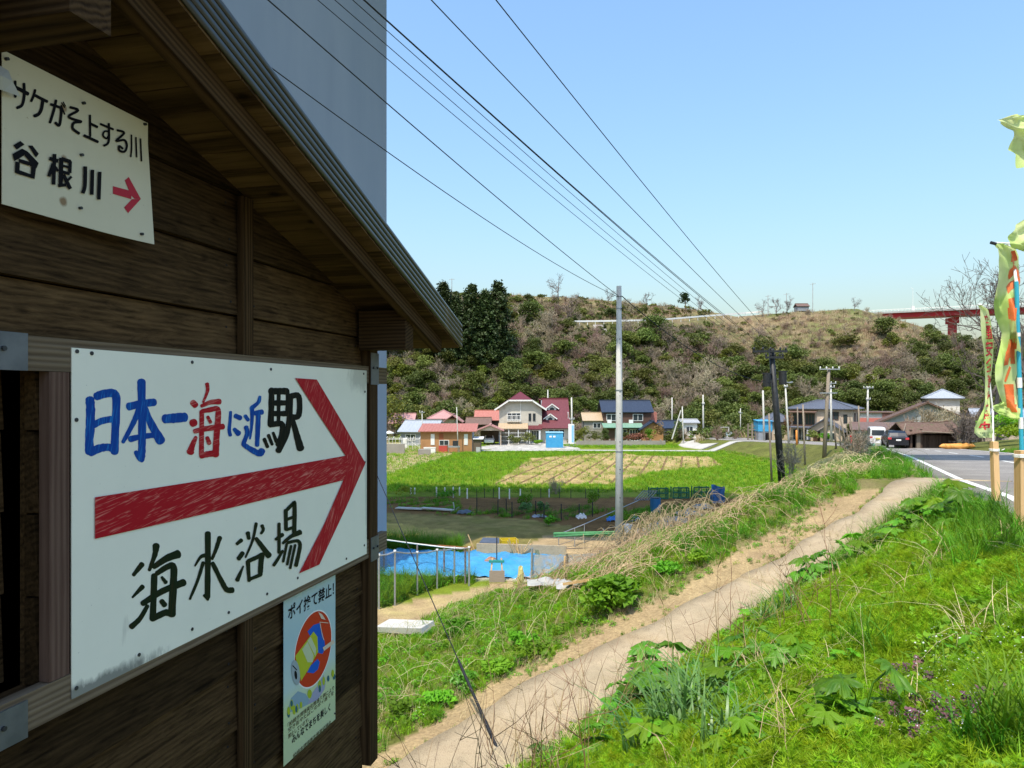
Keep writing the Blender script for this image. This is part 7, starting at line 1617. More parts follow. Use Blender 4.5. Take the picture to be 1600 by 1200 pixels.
def proto_col(name, meshes):
    c = bpy.data.collections.new(name)
    for i, m in enumerate(meshes): c.objects.link(bpy.data.objects.new('%s_%02d' % (name, i), m))
    return c
def scatter(name, label, meshes, P, scl, idx=None, tilt=.15, seed=0, rz=None):
    """one stuff object: thousands of small plants standing on the given points"""
    g = np.random.default_rng(seed); n = len(P); me = bpy.data.meshes.new(name); me.vertices.add(n); me.vertices.foreach_set('co', np.asarray(P, np.float32).ravel())
    rot = np.stack([g.normal(0, tilt, n), g.normal(0, tilt, n), g.uniform(0, 6.283, n) if rz is None else rz], -1)
    for nm, ty, dat, key in (('rot', 'FLOAT_VECTOR', rot, 'vector'), ('scl', 'FLOAT', scl, 'value'), ('idx', 'INT', g.integers(0, len(meshes), n) if idx is None else idx, 'value')):
        a = me.attributes.new(nm, ty, 'POINT'); a.data.foreach_set(key, np.asarray(dat, np.int32 if ty == 'INT' else np.float32).ravel())
    o = tag(link(name, me), kind='stuff')
    ng = bpy.data.node_groups.new(name + '_spread', 'GeometryNodeTree'); ng.interface.new_socket('Geometry', in_out='INPUT', socket_type='NodeSocketGeometry'); ng.interface.new_socket('Geometry', in_out='OUTPUT', socket_type='NodeSocketGeometry')
    gi, go = ng.nodes.new('NodeGroupInput'), ng.nodes.new('NodeGroupOutput'); ci = ng.nodes.new('GeometryNodeCollectionInfo'); ci.inputs['Collection'].default_value = proto_col(name + '_kinds', meshes); ci.inputs['Separate Children'].default_value = True; ci.inputs['Reset Children'].default_value = True
    ip = ng.nodes.new('GeometryNodeInstanceOnPoints'); ip.inputs['Pick Instance'].default_value = True; ng.links.new(gi.outputs[0], ip.inputs['Points']); ng.links.new(ci.outputs[0], ip.inputs['Instance'])
    for nm, ty, sk in (('rot', 'FLOAT_VECTOR', 'Rotation'), ('scl', 'FLOAT', 'Scale'), ('idx', 'INT', 'Instance Index')):
        na = ng.nodes.new('GeometryNodeInputNamedAttribute'); na.data_type = ty; na.inputs['Name'].default_value = nm; ng.links.new(na.outputs[0], ip.inputs[sk])
    ng.links.new(ip.outputs[0], go.inputs[0]); md = o.modifiers.new('spread', 'NODES'); md.node_group = ng
    if label: o['label'] = label
    return o
def fm(name, VF, mats): return np_mesh(name, VF[0], VF[1], mats, VF[2] if len(VF) > 2 else None)

# ------------------------------------------------------------------ which plants grow where on the near banks
def sample(n, x0, x1, y0, y1, seed, ulim=(-60, 1680), vmax=1330):
    g = np.random.default_rng(seed); x, y = g.uniform(x0, x1, n), g.uniform(y0, y1, n); z = H(x, y); u, v = 800 + F * x / y, 618 - F * z / y
    k = (u > ulim[0]) & (u < ulim[1]) & (v < vmax); x, y, z = x[k], y[k], z[k]; t, q = path_tq(x, y); d = (x - road_x(y)) * .896
    return dict(x=x, y=y, z=z, t=t, q=q, d=d, u=u[k], v=v[k], r=g.random(len(x)), n1=vnoise(x, y, 1.1, 11), n2=vnoise(x, y, .45, 12), n3=vnoise(x, y, 3.0, 13))
def pts_of(s, k): return np.stack([s['x'][k], s['y'][k], s['z'][k]], -1)
HORSE = [fm('horsetail', horsetail(.17, i), LM['horse']) for i in range(5)]
GRS = [fm('grass', blades(26, .16, .0032, .5, .07, 20 + i), LM['grass']) for i in range(3)]; GRL = [fm('grass_lime', blades(26, .15, .0034, .6, .08, 30 + i), LM['lime']) for i in range(3)]
TALL = [fm('tall_grass', blades(30, .42, .0045, .65, .10, 40 + i, droop=.15, seg=4), LM['grass']) for i in range(3)]
DRYG = [fm('dry_grass', blades(16, .34, .0026, 1.1, .12, 50 + i, droop=.3, seg=4), M['dry']) for i in range(3)]
WEED = [fm('weed', weed(.12, 60, .022, 60 + i), LM['weed']) for i in range(3)] + [fm('weed_lime', weed(.10, 60, .018, 66), LM['lime'])]
FLOW = [fm('starwort', merge((*weed(.13, 70, .014, 70 + i), 0), (*leafquads(np.random.default_rng(i).uniform((-.11, -.11, .08), (.11, .11, .145), (9, 3)), .0048, 75 + i, 2.0, .9), 1)), [LM['lime'], LM['petal']]) for i in range(2)]
tuftbase = [HORSE, GRS, GRL, TALL, DRYG, WEED, FLOW]
def kinds(*ls):
    out, off = [], []
    for l in ls: off.append(len(out)); out += l
    return out, off
# right bank, from the path up to the road edge
s = sample(62000, -1.5, 9.8, 1.6, 16.5, 101, vmax=1400)
k = (s['q'] < -.54 - .12 * (s['t'] > 5)) & (s['d'] < -.30) & (s['t'] > -.3) & ~((s['y'] < 3.4) & (s['u'] < 560))
for key in s: s[key] = s[key][k]
allk, of = kinds(HORSE, GRS, GRL, TALL, DRYG, WEED, FLOW); lens = [5, 3, 3, 3, 3, 4, 2]
g = np.random.default_rng(5); n = len(s['x'])
edge = np.clip((s['q'] + 1.5) / .9, 0, 1)                        # 1 beside the path
near_road = np.clip((s['d'] + 1.3) / .9, 0, 1) * (s['y'] > 6)
flw = (s['u'] > 1440) & (s['v'] > 1010) & (s['v'] < 1180)
w = np.stack([np.clip(s['n1'] * 2.6 + 1.1 - edge * 2.0 - near_road, .05, 4), .12 + .8 * edge * (s['t'] < 9) + near_road * 1.6, .25 + .3 * s['n3'], .01 + .30 * edge * (s['t'] < 8) + near_road * .35, .015 + .12 * edge + .05 * (s['n2'] > .8), .10 + .7 * (s['n2'] > .68) + .5 * edge, .01 + flw * 1.9], -1)
w = np.cumsum(w, 1); kind = (s['r'][:, None] * w[:, -1:] > w).sum(1)
idx = np.array(of)[kind] + (g.random(n) * np.array(lens)[kind]).astype(int)
scl = g.uniform(.75, 1.35, n) * np.where(kind == 3, .85, 1.0) * np.where((s['u'] > 1360) & (s['v'] > 1040) & (s['v'] < 1200), .72, 1.0)
scatter('bank_grass', 'bright green horsetail, grass and weeds covering the bank above the path', allk, pts_of(s, slice(None)) - np.array([0, 0, .01]), scl, idx, .22, 6)
# far bank: green shoulder along the sandy strip, then rough grass with straw
s = sample(60000, -7, 13, 4.5, 27, 102)
okk = (s['q'] > .85 + .55 * s['n2']) & (s['t'] > -7) & (s['z'] > low_z(s['y']) + .05) & (s['d'] < -1.0) & ((s['r'] < np.interp(s['y'], [5, 12, 27], [1, .7, .35])))
lp = inside(s['x'], s['y'], lowpath); okk &= ~lp
for key in s: s[key] = s[key][okk]
n = len(s['x']); should = ((s['q'] < 2.6) & (s['t'] < 6)).astype(float); g = np.random.default_rng(8)
w = np.stack([.1 + 0 * s['n1'], .5 + .7 * should, .55 + .9 * (s['n1'] > .5) + .6 * should,   .01 + .8 * should * (s['n1'] > .35), .22 * (s['n1'] < .45) + .07, .40 + .8 * (s['n2'] > .6), .02 + 0 * s['n1']], -1)
w = np.cumsum(w, 1); kind = (g.random(n)[:, None] * w[:, -1:] > w).sum(1); idx = np.array(of)[kind] + (g.random(n) * np.array(lens)[kind]).astype(int)
scatter('slope_grass', 'rough green and straw-coloured grass on the slope beyond the path', allk, pts_of(s, slice(None)) - np.array([0, 0, .01]), g.uniform(.55, 1.0, n) * np.interp(s['y'], [5, 20], [.9, 1.1]) * np.where(kind == 4, .6, 1), idx, .25, 9)
# sparse tufts on the sandy strip, in the path joints, along the road edge
s = sample(16000, -3, 10, 4.5, 17, 103); wl_ = np.interp(s['t'], [-1, 0, 1.5, 5, 8, 9.5], [.62, .46, .30, .20, .36, .52]); k = (s['q'] > wl_ + .02) & (s['q'] < 1.4) & (s['t'] > .5) & ((s['n2'] > .60) & (s['r'] < .6) | (s['q'] < wl_ + .12) & (s['n1'] > .45) | (s['q'] > .9) & (s['n2'] > .45))
sp = pts_of(s, k); scatter('sparse_tufts', None, GRS + DRYG + WEED, sp, np.random.default_rng(1).uniform(.25, .6, len(sp)), None, .2, 10)
s = sample(30000, 6, 34, 9, 66, 104); k = ((s['d'] < -.28) & (s['d'] > -3.2) & (s['t'] < -.2) & (s['q'] > 0) | (s['d'] > 6.25) & (s['d'] < 16)) & (s['r'] < np.interp(s['y'], [9, 30, 66], [1, .6, .35])); k &= ~((s['q'] < .8) & (s['t'] > -1.8))
sp = pts_of(s, k); g = np.random.default_rng(2); scatter('verge_grass', 'green grass on the road verges', GRS + GRL + TALL + WEED, sp, g.uniform(.55, 1.1, len(sp)) * np.interp(sp[:, 1], [10, 60], [.9, 1.3]), None, .2, 11)
# the low ground: tall grass in the fenced plot, turf on the field, crops' weeds
plot = [low_at(u, v) for u, v in ((560, 955), (592, 950), (617, 943), (652, 929), (683, 917), (708, 909), (738, 912), (738, 906), (560, 903))]
g = np.random.default_rng(3); X, Y = g.uniform(-9, 0, 9000), g.uniform(20, 29, 9000); k = inside(X, Y, plot); X, Y = X[k], Y[k]; scatter('plot_grass', 'tall green grass in the fenced plot', GRL + [fm('tall_lime', blades(30, .38, .0055, .65, .10, 47, droop=.15, seg=4), LM['lime'])] + TALL[:1] + WEED, np.stack([X, Y, H(X, Y)], -1), g.uniform(.8, 1.5, len(X)), None, .2, 12)
hedge = [low_at(u, v) for u, v in ((560, 862), (560, 850), (640, 852), (715, 858), (720, 866))]
X, Y = g.uniform(-10, 0, 6000), g.uniform(28, 34, 6000); k = inside(X, Y, hedge); X, Y = X[k], Y[k]; scatter('low_hedge', 'dark clipped green strip behind the blue tarpaulin', TALL + WEED, np.stack([X, Y, H(X, Y)], -1), g.uniform(1.2, 2.0, len(X)), None, .25, 13)
X, Y = g.uniform(-32, 42, 52000), 28 + 82 * g.random(52000) ** .8
TF = [fm('turf', blades(14, .22, .012, .7, .22, 80 + i), LM['lime']) for i in range(3)] + [fm('turf_dark', blades(14, .20, .012, .7, .22, 84), LM['grass'])]
U, V = 800 + F * X / Y, 618 - F * H(X, Y) / Y
k = (U > 560) & (U < 1420) & (np.abs(H(X, Y) - low_z(Y)) < .3) & (Y > 50.5); k &= ~(inside(X, Y, stub) & (g.random(len(X)) < .90)); k &= ~inside(X, Y, poly_low([(735, 706), (905, 706), (1195, 707), (1195, 700), (905, 700), (800, 686), (735, 700)])); k &= ~inside(X, Y, poly_low([(1120, 704), (1060, 702), (1060, 683), (1110, 683)]))
k &= ~(inside(X, Y, poly_low([(560, 742), (600, 742), (738, 702), (700, 690), (560, 690)])) & (g.random(len(X)) < .6))
X, Y = X[k], Y[k]; scatter('field_turf', 'bright green turf of the field', TF, np.stack([X, Y, H(X, Y)], -1), g.uniform(.7, 1.4, len(X)), None, .2, 14)
# straw litter over the stubble and the dry corner
X, Y = g.uniform(-24, 30, 15000), g.uniform(50, 104, 15000); k = inside(X, Y, stub) | inside(X, Y, poly_low([(560, 742), (600, 742), (738, 702), (700, 690), (560, 690)])); k &= ~inside(X, Y, stub) | ((np.abs((((X - _fa.x) * dirs.y - (Y - _fa.y) * dirs.x) / 1.75 + .5) % 1 - .5) > .2) & (g.random(len(X)) < .5)); X, Y = X[k], Y[k]
scatter('stubble', 'straw stubble in the field and the dry corner', [fm('straw', blades(10, .16, .012, 1.0, .25, 90 + i), M['dry']) for i in range(2)], np.stack([X, Y, H(X, Y)], -1), g.uniform(.5, 1.1, len(X)), None, .3, 15)
# garden weeds and crop rows on the brown soil
X, Y = g.uniform(-9, 17, 9000), g.uniform(34, 50, 9000); row = np.abs(((X * .75 - Y * .66) / 1.5) % 1 - .5); nn_ = vnoise(X, Y, 4.5, 21); k = inside(X, Y, poly_low([(590, 800), (600, 780), (1120, 782), (1100, 800), (980, 835), (820, 812), (640, 802)])) & (((row < .16) & (nn_ > .60)) | (nn_ > .84)); X, Y = X[k], Y[k]
scatter('crop_rows', 'green crops and weeds in rows on the brown soil', TALL + WEED + WEED, np.stack([X, Y, H(X, Y)], -1), g.uniform(.6, 1.5, len(X)), None, .25, 16)

# ------------------------------------------------------------------ brambles along the crest of the bank
def vines(n, seed, place, lmin, lmax, hmin, hmax, r):
    g = np.random.default_rng(seed); mb = MB()
    for i in range(n):
        p = place(g); a = g.uniform(0, 6.283); L_ = g.uniform(lmin, lmax); hh = g.uniform(hmin, hmax); c = g.normal(0, .35); pts_ = []
        for k_ in range(8):
            t = k_ / 7; aa = a + c * t; x, y = p[0] + math.cos(aa) * L_ * t, p[1] + math.sin(aa) * L_ * t
            pts_.append((x + g.normal(0, .015), y + g.normal(0, .015), gz(x, y) + hh * math.sin(math.pi * min(t * 1.15, 1)) ** .8 + .03 + g.normal(0, .012)))
        mb.tube(pts_, [r * (1 - .6 * k_ / 7) for k_ in range(8)], 3, False)
    return mb
def crest(g):
    while True:
        t, q = g.uniform(-7, 7.6), g.normal(2.55, .42); x, y = P0x + Ex * t + Ey * q, P0y + Ey * t - Ex * q
        if q > 1.75 and (x - road_x(y)) * .896 < -1.6: return x, y
o = vines(850, 1, crest, .35, 1.3, .04, .26, .0048).build('brambles', M['dry']); tag(o, 'tangle of dry straw-coloured brambles along the crest of the bank', kind='stuff')
def foot(g): t, q = g.uniform(2, 6.8), g.uniform(3.0, 6.5); return P0x + Ex * t + Ey * q, P0y + Ey * t - Ex * q
o = vines(230, 2, foot, .4, 1.4, .05, .38, .006).build('slope_brambles', M['dry']); tag(o, 'dry brambles on the slope round the foot of the concrete pole', kind='stuff')
pole_xy = low_at(967.5, 880)
def by_pole(g): return pole_xy.x + g.normal(0.9, 1.2), pole_xy.y + g.normal(-1.8, 1.5)
o = vines(270, 3, by_pole, .6, 2.4, .2, 1.25, .010).build('pole_brambles', M['dry']); tag(o, 'tall dry brambles heaped round the concrete pole', kind='stuff')
def slope(g): t, q = g.uniform(5, 14), g.uniform(1.6, 8); return P0x + Ex * t + Ey * q, P0y + Ey * t - Ex * q
o = vines(330, 4, slope, .3, .9, .05, .40, .0035).build('dead_stems', M['dry']); tag(o, 'scattered pale dead stems lying in the rough grass of the slope', kind='stuff')
def bramble_road(g): y = g.uniform(20, 46); d = g.normal(-2.9, .8); return float(road_x(y)) + d / .896, y
o = vines(480, 5, bramble_road, .5, 1.6, .06, .48, .010).build('roadside_brambles', M['dry']); tag(o, 'dry brambles along the top of the bank below the road', kind='stuff')

# ------------------------------------------------------------------ broad-leaved plants, one by one
def lobed_leaf(L_, W_, seed, lobes=5, col='big'):
    """a palmate leaf on its stalk: toothed lobes, raised rim, sunk midribs"""
    g = np.random.default_rng(seed); V, Fc = [(0, 0, 0)], []; n = 60; lv = g.uniform(.78, 1.12, 9)
    for k in range(n + 1):
        a = -2.35 + 4.7 * k / n; lob = abs(math.cos((a) * lobes / 4.7 * math.pi)) if lobes else 1; r = (.34 + .66 * lob ** .9 * lv[int((a + 2.35) / 4.71 * (lobes or 1) + .5)]) * (1 - .2 * abs(a) / 2.35) * (1 + .085 * ((k % 3) - 1) + g.normal(0, .035))
        x, y = r * math.cos(a) * L_, r * math.sin(a) * W_
        for f_ in (.5, 1.0): V.append((x * f_, y * f_, (.10 * lob * f_ - .26 * f_ * f_ * (abs(y) / W_ + .6 * max(0, x) / L_)) * L_ * 1.3 + g.normal(0, .006)))
    for k in range(n): a = 1 + 2 * k; Fc += [(0, a, a + 2), (a, a + 1, a + 3), (a, a + 3, a + 2)]
    return np.array(V), np.array(Fc)
def on_stalk(VF, reach, lift, tip, seed):
    """leaf blade set at the end of an arching stalk from the plant's foot"""
    V, Fc = VF; c, s_ = math.cos(tip), math.sin(tip); V2 = np.stack([V[:, 0] * c + V[:, 2] * s_ + reach, V[:, 1], -V[:, 0] * s_ + V[:, 2] * c + lift], -1)
    st = MB(); st.tube([(0, 0, 0), (reach * .35, 0, lift * .75), (reach, 0, lift)], [.006, .005, .004], 4); tv = np.array([tuple(v) for v in st.v]); tf = np.array([t for f in st.f for t in ([f[:3], (f[0], f[2], f[3])] if len(f) == 4 else [f[:3]])])
    return merge((V2, Fc, 0), (tv, tf, 0))
LEAVES = {c: [fm('leaf', on_stalk(lobed_leaf(.17, .15, 200 + i + 50 * j, 5 if c != 'yell' else 3), .10 + .035 * (i % 3), .20 + .05 * ((i * 2) % 4), .15 + .12 * (i % 4), i), LM[c]) for i in range(5)] for j, c in enumerate(('big', 'yell', 'weed'))}
def leafy(u, v, size, nl, col, label, grp=None):
    p = hit(u, v); t = thing('leafy_plant', label, 'plant', p - Vector((0, 0, .02)), random.uniform(0, 6), grp)
    for i in range(nl):
        k_ = size * 1.02 * random.uniform(.7, 1.15); a = 6.283 * i / nl + random.uniform(-.35, .35)
        link('leaf', LEAVES[col][(i + int(u)) % 5], t, (random.uniform(-.05, .05), random.uniform(-.05, .05), 0), (random.uniform(-.25, .25), random.uniform(-.3, .25), a), (k_, k_, k_ * random.uniform(.7, 1.3)))
    return t
PL = [(1015, 1070, 1.2, 12, 'big', 'dark leafy clump highest of the group at the lower path edge'), (955, 1155, 1.1, 11, 'big', 'leafy clump at the path edge just above the lower end'), (1085, 1100, 1.1, 11, 'big', 'dark lobed-leaf clump above the largest strap-leaved tuft'), (1150, 1085, 1.0, 10, 'weed', 'fresh leafy clump between the path group and the yellow-green plant'), (1185, 1050, .9, 9, 'big', 'leafy plant under the leaning brown stalks'), (1040, 1135, 1.1, 10, 'big', 'leafy clump in the middle of the lower path group'), (985, 1120, 1.3, 12, 'big', 'large dark lobed-leaf plant at the path edge beside the lowest bend'), (1045, 1098, 1.3, 12, 'big', 'lobed-leaf plant right of the largest clump at the path edge'), (1065, 1150, 1.15, 10, 'big', 'leafy clump between the strap-leaved tufts and the path'), (1130, 1120, 1.1, 10, 'weed', 'mid-green leafy plant above the strap-leaved tuft'),
      (1225, 1062, .8, 9, 'big', 'broad-leaved plant halfway up the bank below the brown stalks'), (1262, 1045, .85, 9, 'weed', 'pale lobed leaves beside the brown stalks on the bank'), (1330, 1060, .7, 8, 'weed', 'low leafy clump in the middle of the horsetail bank'), (1232, 1135, 1.0, 4, 'yell', 'yellow-green plant with star-shaped leaves standing alone'),
      (1345, 1148, 1.15, 6, 'big', 'plant with one very large smooth leaf among horsetail'), (1300, 1175, .9, 7, 'weed', 'leafy plant at the bottom edge below the large smooth leaf'), (1030, 1192, 1.0, 9, 'weed', 'pale leafy plant at the bottom edge below the strap leaves'), (935, 1195, .95, 9, 'big', 'leafy plant at the lower end of the path by the stay cable'), (860, 1200, .8, 8, 'big', 'leafy plant nearest the anchor of the stay cable'),
      (1272, 925, 1.25, 10, 'big', 'dark leafy clump beside the path below the bend'), (1300, 905, 1.25, 10, 'big', 'dark leafy clump just above the other at the path bend'), (1340, 885, 1.15, 9, 'weed', 'leafy clump among dry stalks above the path bend'), (1408, 848, 1.3, 10, 'big', 'left plant of the leafy patch near the top of the bank'), (1440, 830, 1.4, 11, 'big', 'second plant of the leafy patch near the top of the bank'), (1476, 822, 1.4, 11, 'weed', 'middle plant of the leafy patch near the top of the bank'),
      (1505, 830, 1.3, 10, 'big', 'right plant of the leafy patch near the top of the bank'), (1490, 800, 1.2, 9, 'weed', 'rear plant of the leafy patch near the top of the bank'), (1385, 868, .75, 8, 'big', 'small leafy plant below the leafy patch'), (1180, 990, .7, 8, 'weed', 'leafy plant at the path edge below the tall grass tuft'), (1075, 1020, .0, 0, '', ''),
      (1400, 740, 1.0, 9, 'big', 'leafy clump on the grassy corner where the path meets the road'), (1380, 735, .9, 9, 'weed', 'second leafy clump on the grassy corner by the road'), (1170, 1180, .8, 8, 'weed', 'low plant between the strap-leaved tuft and the yellow-green plant'), (1100, 1065, .85, 9, 'big', 'leafy plant above the path where the brown stalks lean')]
for a in PL:
    if a[3]: leafy(*a)
# the big leafy bush on the low bank and other broad clumps beyond the path
def bush_mesh(name, rad, hgt, n, size, seed, col, lobes=9, extra=None, trunk=True):
    g = np.random.default_rng(seed); C_ = []
    for i in range(lobes):
        a = g.uniform(0, 6.283); e = g.uniform(.0, 1.2); rr_ = rad * g.uniform(.35, .75); c = np.array((math.cos(a) * math.cos(e) * rr_, math.sin(a) * math.cos(e) * rr_, hgt * (.35 + .42 * math.sin(e)))); lr = np.array((rad * .42, rad * .42, hgt * .26)) * g.uniform(.7, 1.2)
        d = g.normal(size=(n // lobes, 3)); d /= np.linalg.norm(d, axis=1)[:, None]; C_.append(c + d * lr * g.uniform(.65, 1.05, (len(d), 1)))
    C_ = np.concatenate(C_); C_[:, 2] = np.abs(C_[:, 2]) + .03; parts_ = [(*leafquads(C_, size, seed + 1, .5), 0)]
    return fm(name, merge(*parts_), [LM[col]])
def bush(u, v, w, h, col, label, n=700, size=None, y=None, grp=None, seed=None, name='bush', cat='bush'):
    p = hit(u, v) if y is None else Vector(((u - 800) / F * y, y, gz((u - 800) / F * y, y))); sd = seed if seed is not None else int(u * 7 + v)
    return tag(link(name, bush_mesh('foliage', w / 2, h, n, size or w * .05, sd, col), loc=p, rot=(0, 0, sd % 6)), label, cat, grp)
bush(958, 951, .95, .5, 'weed', 'bright green leafy bush at the foot of the bramble bank', 700, .075); bush(938, 960, .8, .55, 'weed', 'smaller green bush beside the bright leafy bush', 600, .045)
for (u, v, w, h, c, lab) in ((812, 1010, .7, .3, 'weed', 'low clump of round leaves in the rough grass, uppermost'), (835, 1030, .8, .35, 'weed', 'low clump of round leaves on the slope above the sandy strip'), (722, 1078, .6, .3, 'big', 'dark green clump on the lower slope beside the sandy strip'), (690, 1105, .5, .25, 'weed', 'small green clump on the lower slope near the stay cable'), (630, 1118, .5, .28, 'weed', 'green clump nearest the shed post'), (1045, 900, .7, .35, 'weed', 'green clump below the brambles beside the sandy strip'), (1085, 880, .7, .35, 'weed', 'upper green clump below the brambles beside the sandy strip'), (720, 990, .8, .45, 'grass', 'dark tussock beside the sandy lower path'), (780, 1055, .6, .3, 'weed', 'leafy tussock in the middle of the rough slope')): bush(u, v, w * .9, h * .55, c, lab, 320, .035)
for (u, v, w, h, c, lab) in ((632, 776, 1.6, .75, 'yell', 'yellow-flowered bush at the left end of the white fence posts'), (822, 795, 1.0, 1.0, 'grass', 'dark green bush in the brown plot left of centre'), (868, 770, 1.5, 1.7, 'twig', ''), (928, 797, 1.0, 1.3, 'weed', 'green bush right of centre in the brown plot'), (822, 803, .8, .7, 'daff', 'blue-green cabbage clump behind the netting fence'), (848, 800, .8, .7, 'daff', 'second blue-green clump behind the netting fence'), (700, 780, 2.2, .6, 'grass', 'low dark green crop bed under the white posts'), (985, 822, 1.4, .8, 'grass', 'dark shrub in the shade right of the concrete pole'), (860, 822, .8, .5, 'weed', 'small green plant at the edge of the worn grass')):
    if c != 'twig':
        p = low_at(u, v); tag(link('bush', bush_mesh('foliage', w / 2, h, 420, .06, u, c), loc=p), lab, 'bush')
# strap-leaved tufts and tall grass at the bottom
for (u, v, sc, c, n_, lab) in ((1060, 1165, 1.0, 'daff', 70, 'strap-leaved tuft at the bottom below the path plants'), (1105, 1130, .95, 'daff', 60, 'strap-leaved tuft right of the largest one'), (1010, 1185, .9, 'daff', 50, 'strap-leaved tuft near the lower end of the path'), (1130, 1185, .8, 'daff', 45, 'strap-leaved tuft at the bottom edge, middle'), (1200, 990, 1.0, 'daff', 70, 'dark strap-leaved tuft beside the path halfway up'), (1230, 968, 1.0, 'daff', 60, 'dark strap-leaved tuft just above the other beside the path'), (1175, 1020, .7, 'daff', 40, 'small strap-leaved tuft below the dark ones'), (1590, 1175, .95, 'grass', 110, 'tall dense grass tuft in the lower right corner'), (1540, 1198, .8, 'grass', 80, 'tall grass tuft at the bottom beside the corner tuft'), (1470, 935, .55, 'daff', 14, 'few strap leaves in the middle of the horsetail'), (1590, 850, .9, 'grass', 50, 'grass tuft at the foot of the nearer banner stake'), (1575, 1010, .6, 'grass', 40, 'small grass tuft below the dark shadow at the right edge')):
    p = hit(u, v); tag(link('strap_tuft' if c == 'daff' else 'grass_tuft', fm('tuft', blades(n_, .34, .008 if c == 'daff' else .0055, .75, .11, u, droop=.18, seg=5), LM[c]), loc=p, scale=(sc * (1.75 if c == 'daff' and v > 1100 else 1.3),) * 3), lab, 'tuft')
# red dead-nettles
def nettle(seed):
    g = np.random.default_rng(seed); P_, Q_ = [], []
    for k_ in range(7):
        z = .05 + .018 * k_; rad = .030 - .002 * k_
        for a in range(6): aa = a * 1.05 + k_ * .5; (Q_ if k_ > 2 else P_).append((math.cos(aa) * rad, math.sin(aa) * rad, z))
    fl = g.uniform((-.022, -.022, .09), (.022, .022, .17), (10, 3)); st = MB().tube([(0, 0, 0), (0, 0, .15)], .004, 4); tf = np.array([t for f in st.f for t in ([f[:3], (f[0], f[2], f[3])] if len(f) == 4 else [f[:3]])])
    return fm('dead_nettle', merge((*leafquads(P_, .016, seed, 1.0, .8), 0), (*leafquads(Q_, .0125, seed + 1, 1.0, .8), 1), (*leafquads(fl, .006, seed + 2), 2), (np.array([tuple(v) for v in st.v]), tf, 1)), [LM['weed'], LM['purple'], LM['petal']])
NET3 = [nettle(300 + i) for i in range(4)]
for i, (u, v) in enumerate(((1400, 1070), (1416, 1068), (1433, 1066), (1436, 1058), (1392, 1080), (1396, 1092), (1382, 1096), (1393, 1106), (1452, 1086), (1430, 1122), (1462, 1124), (1486, 1132), (1510, 1126), (1532, 1116), (1562, 1112), (1398, 1140), (1422, 1150), (1436, 1152), (1428, 1178), (1470, 1150), (1490, 1152), (1375, 1160), (1460, 1185), (1526, 1142))): tag(link('dead_nettle', NET3[i % 4], loc=hit(u, v + 6), rot=(0, 0, i), scale=(.92,) * 3), 'purple-topped dead-nettle in the patch at the lower right', 'wildflower', 'dead-nettles in the lower right patch')
# dry stalks leaning over the path
def stalk(seed):
    g = np.random.default_rng(seed); mb = MB(); L_ = g.uniform(.8, 1.15); lean = g.uniform(.15, .55); a = g.uniform(0, 6.28); main = []
    for k_ in range(9): t = k_ / 8; main.append(Vector((math.cos(a) * lean * L_ * t * t + g.normal(0, .006), math.sin(a) * lean * L_ * t * t + g.normal(0, .006), L_ * t * (1 - .12 * lean * t))))
    mb.tube(main, [.0042 * (1 - .75 * k_ / 8) for k_ in range(9)], 5)
    for b in range(int(g.integers(3, 7))):
        i = int(g.integers(2, 8)); p = main[i]; d = Vector((g.normal(), g.normal(), 1.0)).normalized(); l_ = g.uniform(.10, .35); mb.tube([p, p + d * l_ * .5 + Vector((g.normal(0, .01), g.normal(0, .01), 0)), p + d * l_ + Vector((0, 0, .02))], [.0022, .0017, .0009], 4)
    return mb.mesh('stalk', M['stalk'], True)
STK = [stalk(400 + i) for i in range(9)]; STD = [m.copy() for m in STK[:4]]
for m in STD: m.materials[0] = M['dry']
g = np.random.default_rng(77)
def stalks(n, place, label, grp, ms, s0=.7, s1=1.2):
    for i in range(n):
        p = place(); k_ = g.uniform(s0, s1); tag(link('dry_stalk', ms[i % len(ms)], loc=p - Vector((0, 0, .03)), rot=(g.normal(0, .12), g.normal(-.10, .12), g.uniform(0, 6.28)), scale=(k_,) * 3), label, 'stalk', grp)
def band(u0, v0, u1, v1, du, dv):
    k_ = g.random(); return hit(u0 + (u1 - u0) * k_ + g.normal(0, du), v0 + (v1 - v0) * k_ + g.normal(0, dv))
stalks(34, lambda: band(800, 1215, 1010, 1120, 30, 15), 'thin brown stalk standing before the lower end of the path', 'brown stalks at the lower end of the path', STK)
stalks(26, lambda: band(1090, 1060, 1260, 985, 25, 14), 'thin brown stalk leaning over the middle of the path', 'brown stalks over the middle of the path', STK)
stalks(22, lambda: band(1190, 950, 1330, 850, 16, 10), 'straw-coloured stalk at the path edge near its upper bend', 'straw stalks at the upper path edge', STD, .5, .9)
stalks(26, lambda: Vector((lambda x, y: (x, y, gz(x, y)))(g.uniform(-.75, .55), g.uniform(3.7, 5.6))), 'dark bare stalk rising beside the foot of the shed', 'dark stalks by the shed', STK, .8, 1.3)
stalks(10, lambda: band(1230, 1190, 1360, 1010, 30, 20), 'pale broken stalk lying in the horsetail', 'pale broken stalks in the horsetail', STD, .4, .8)

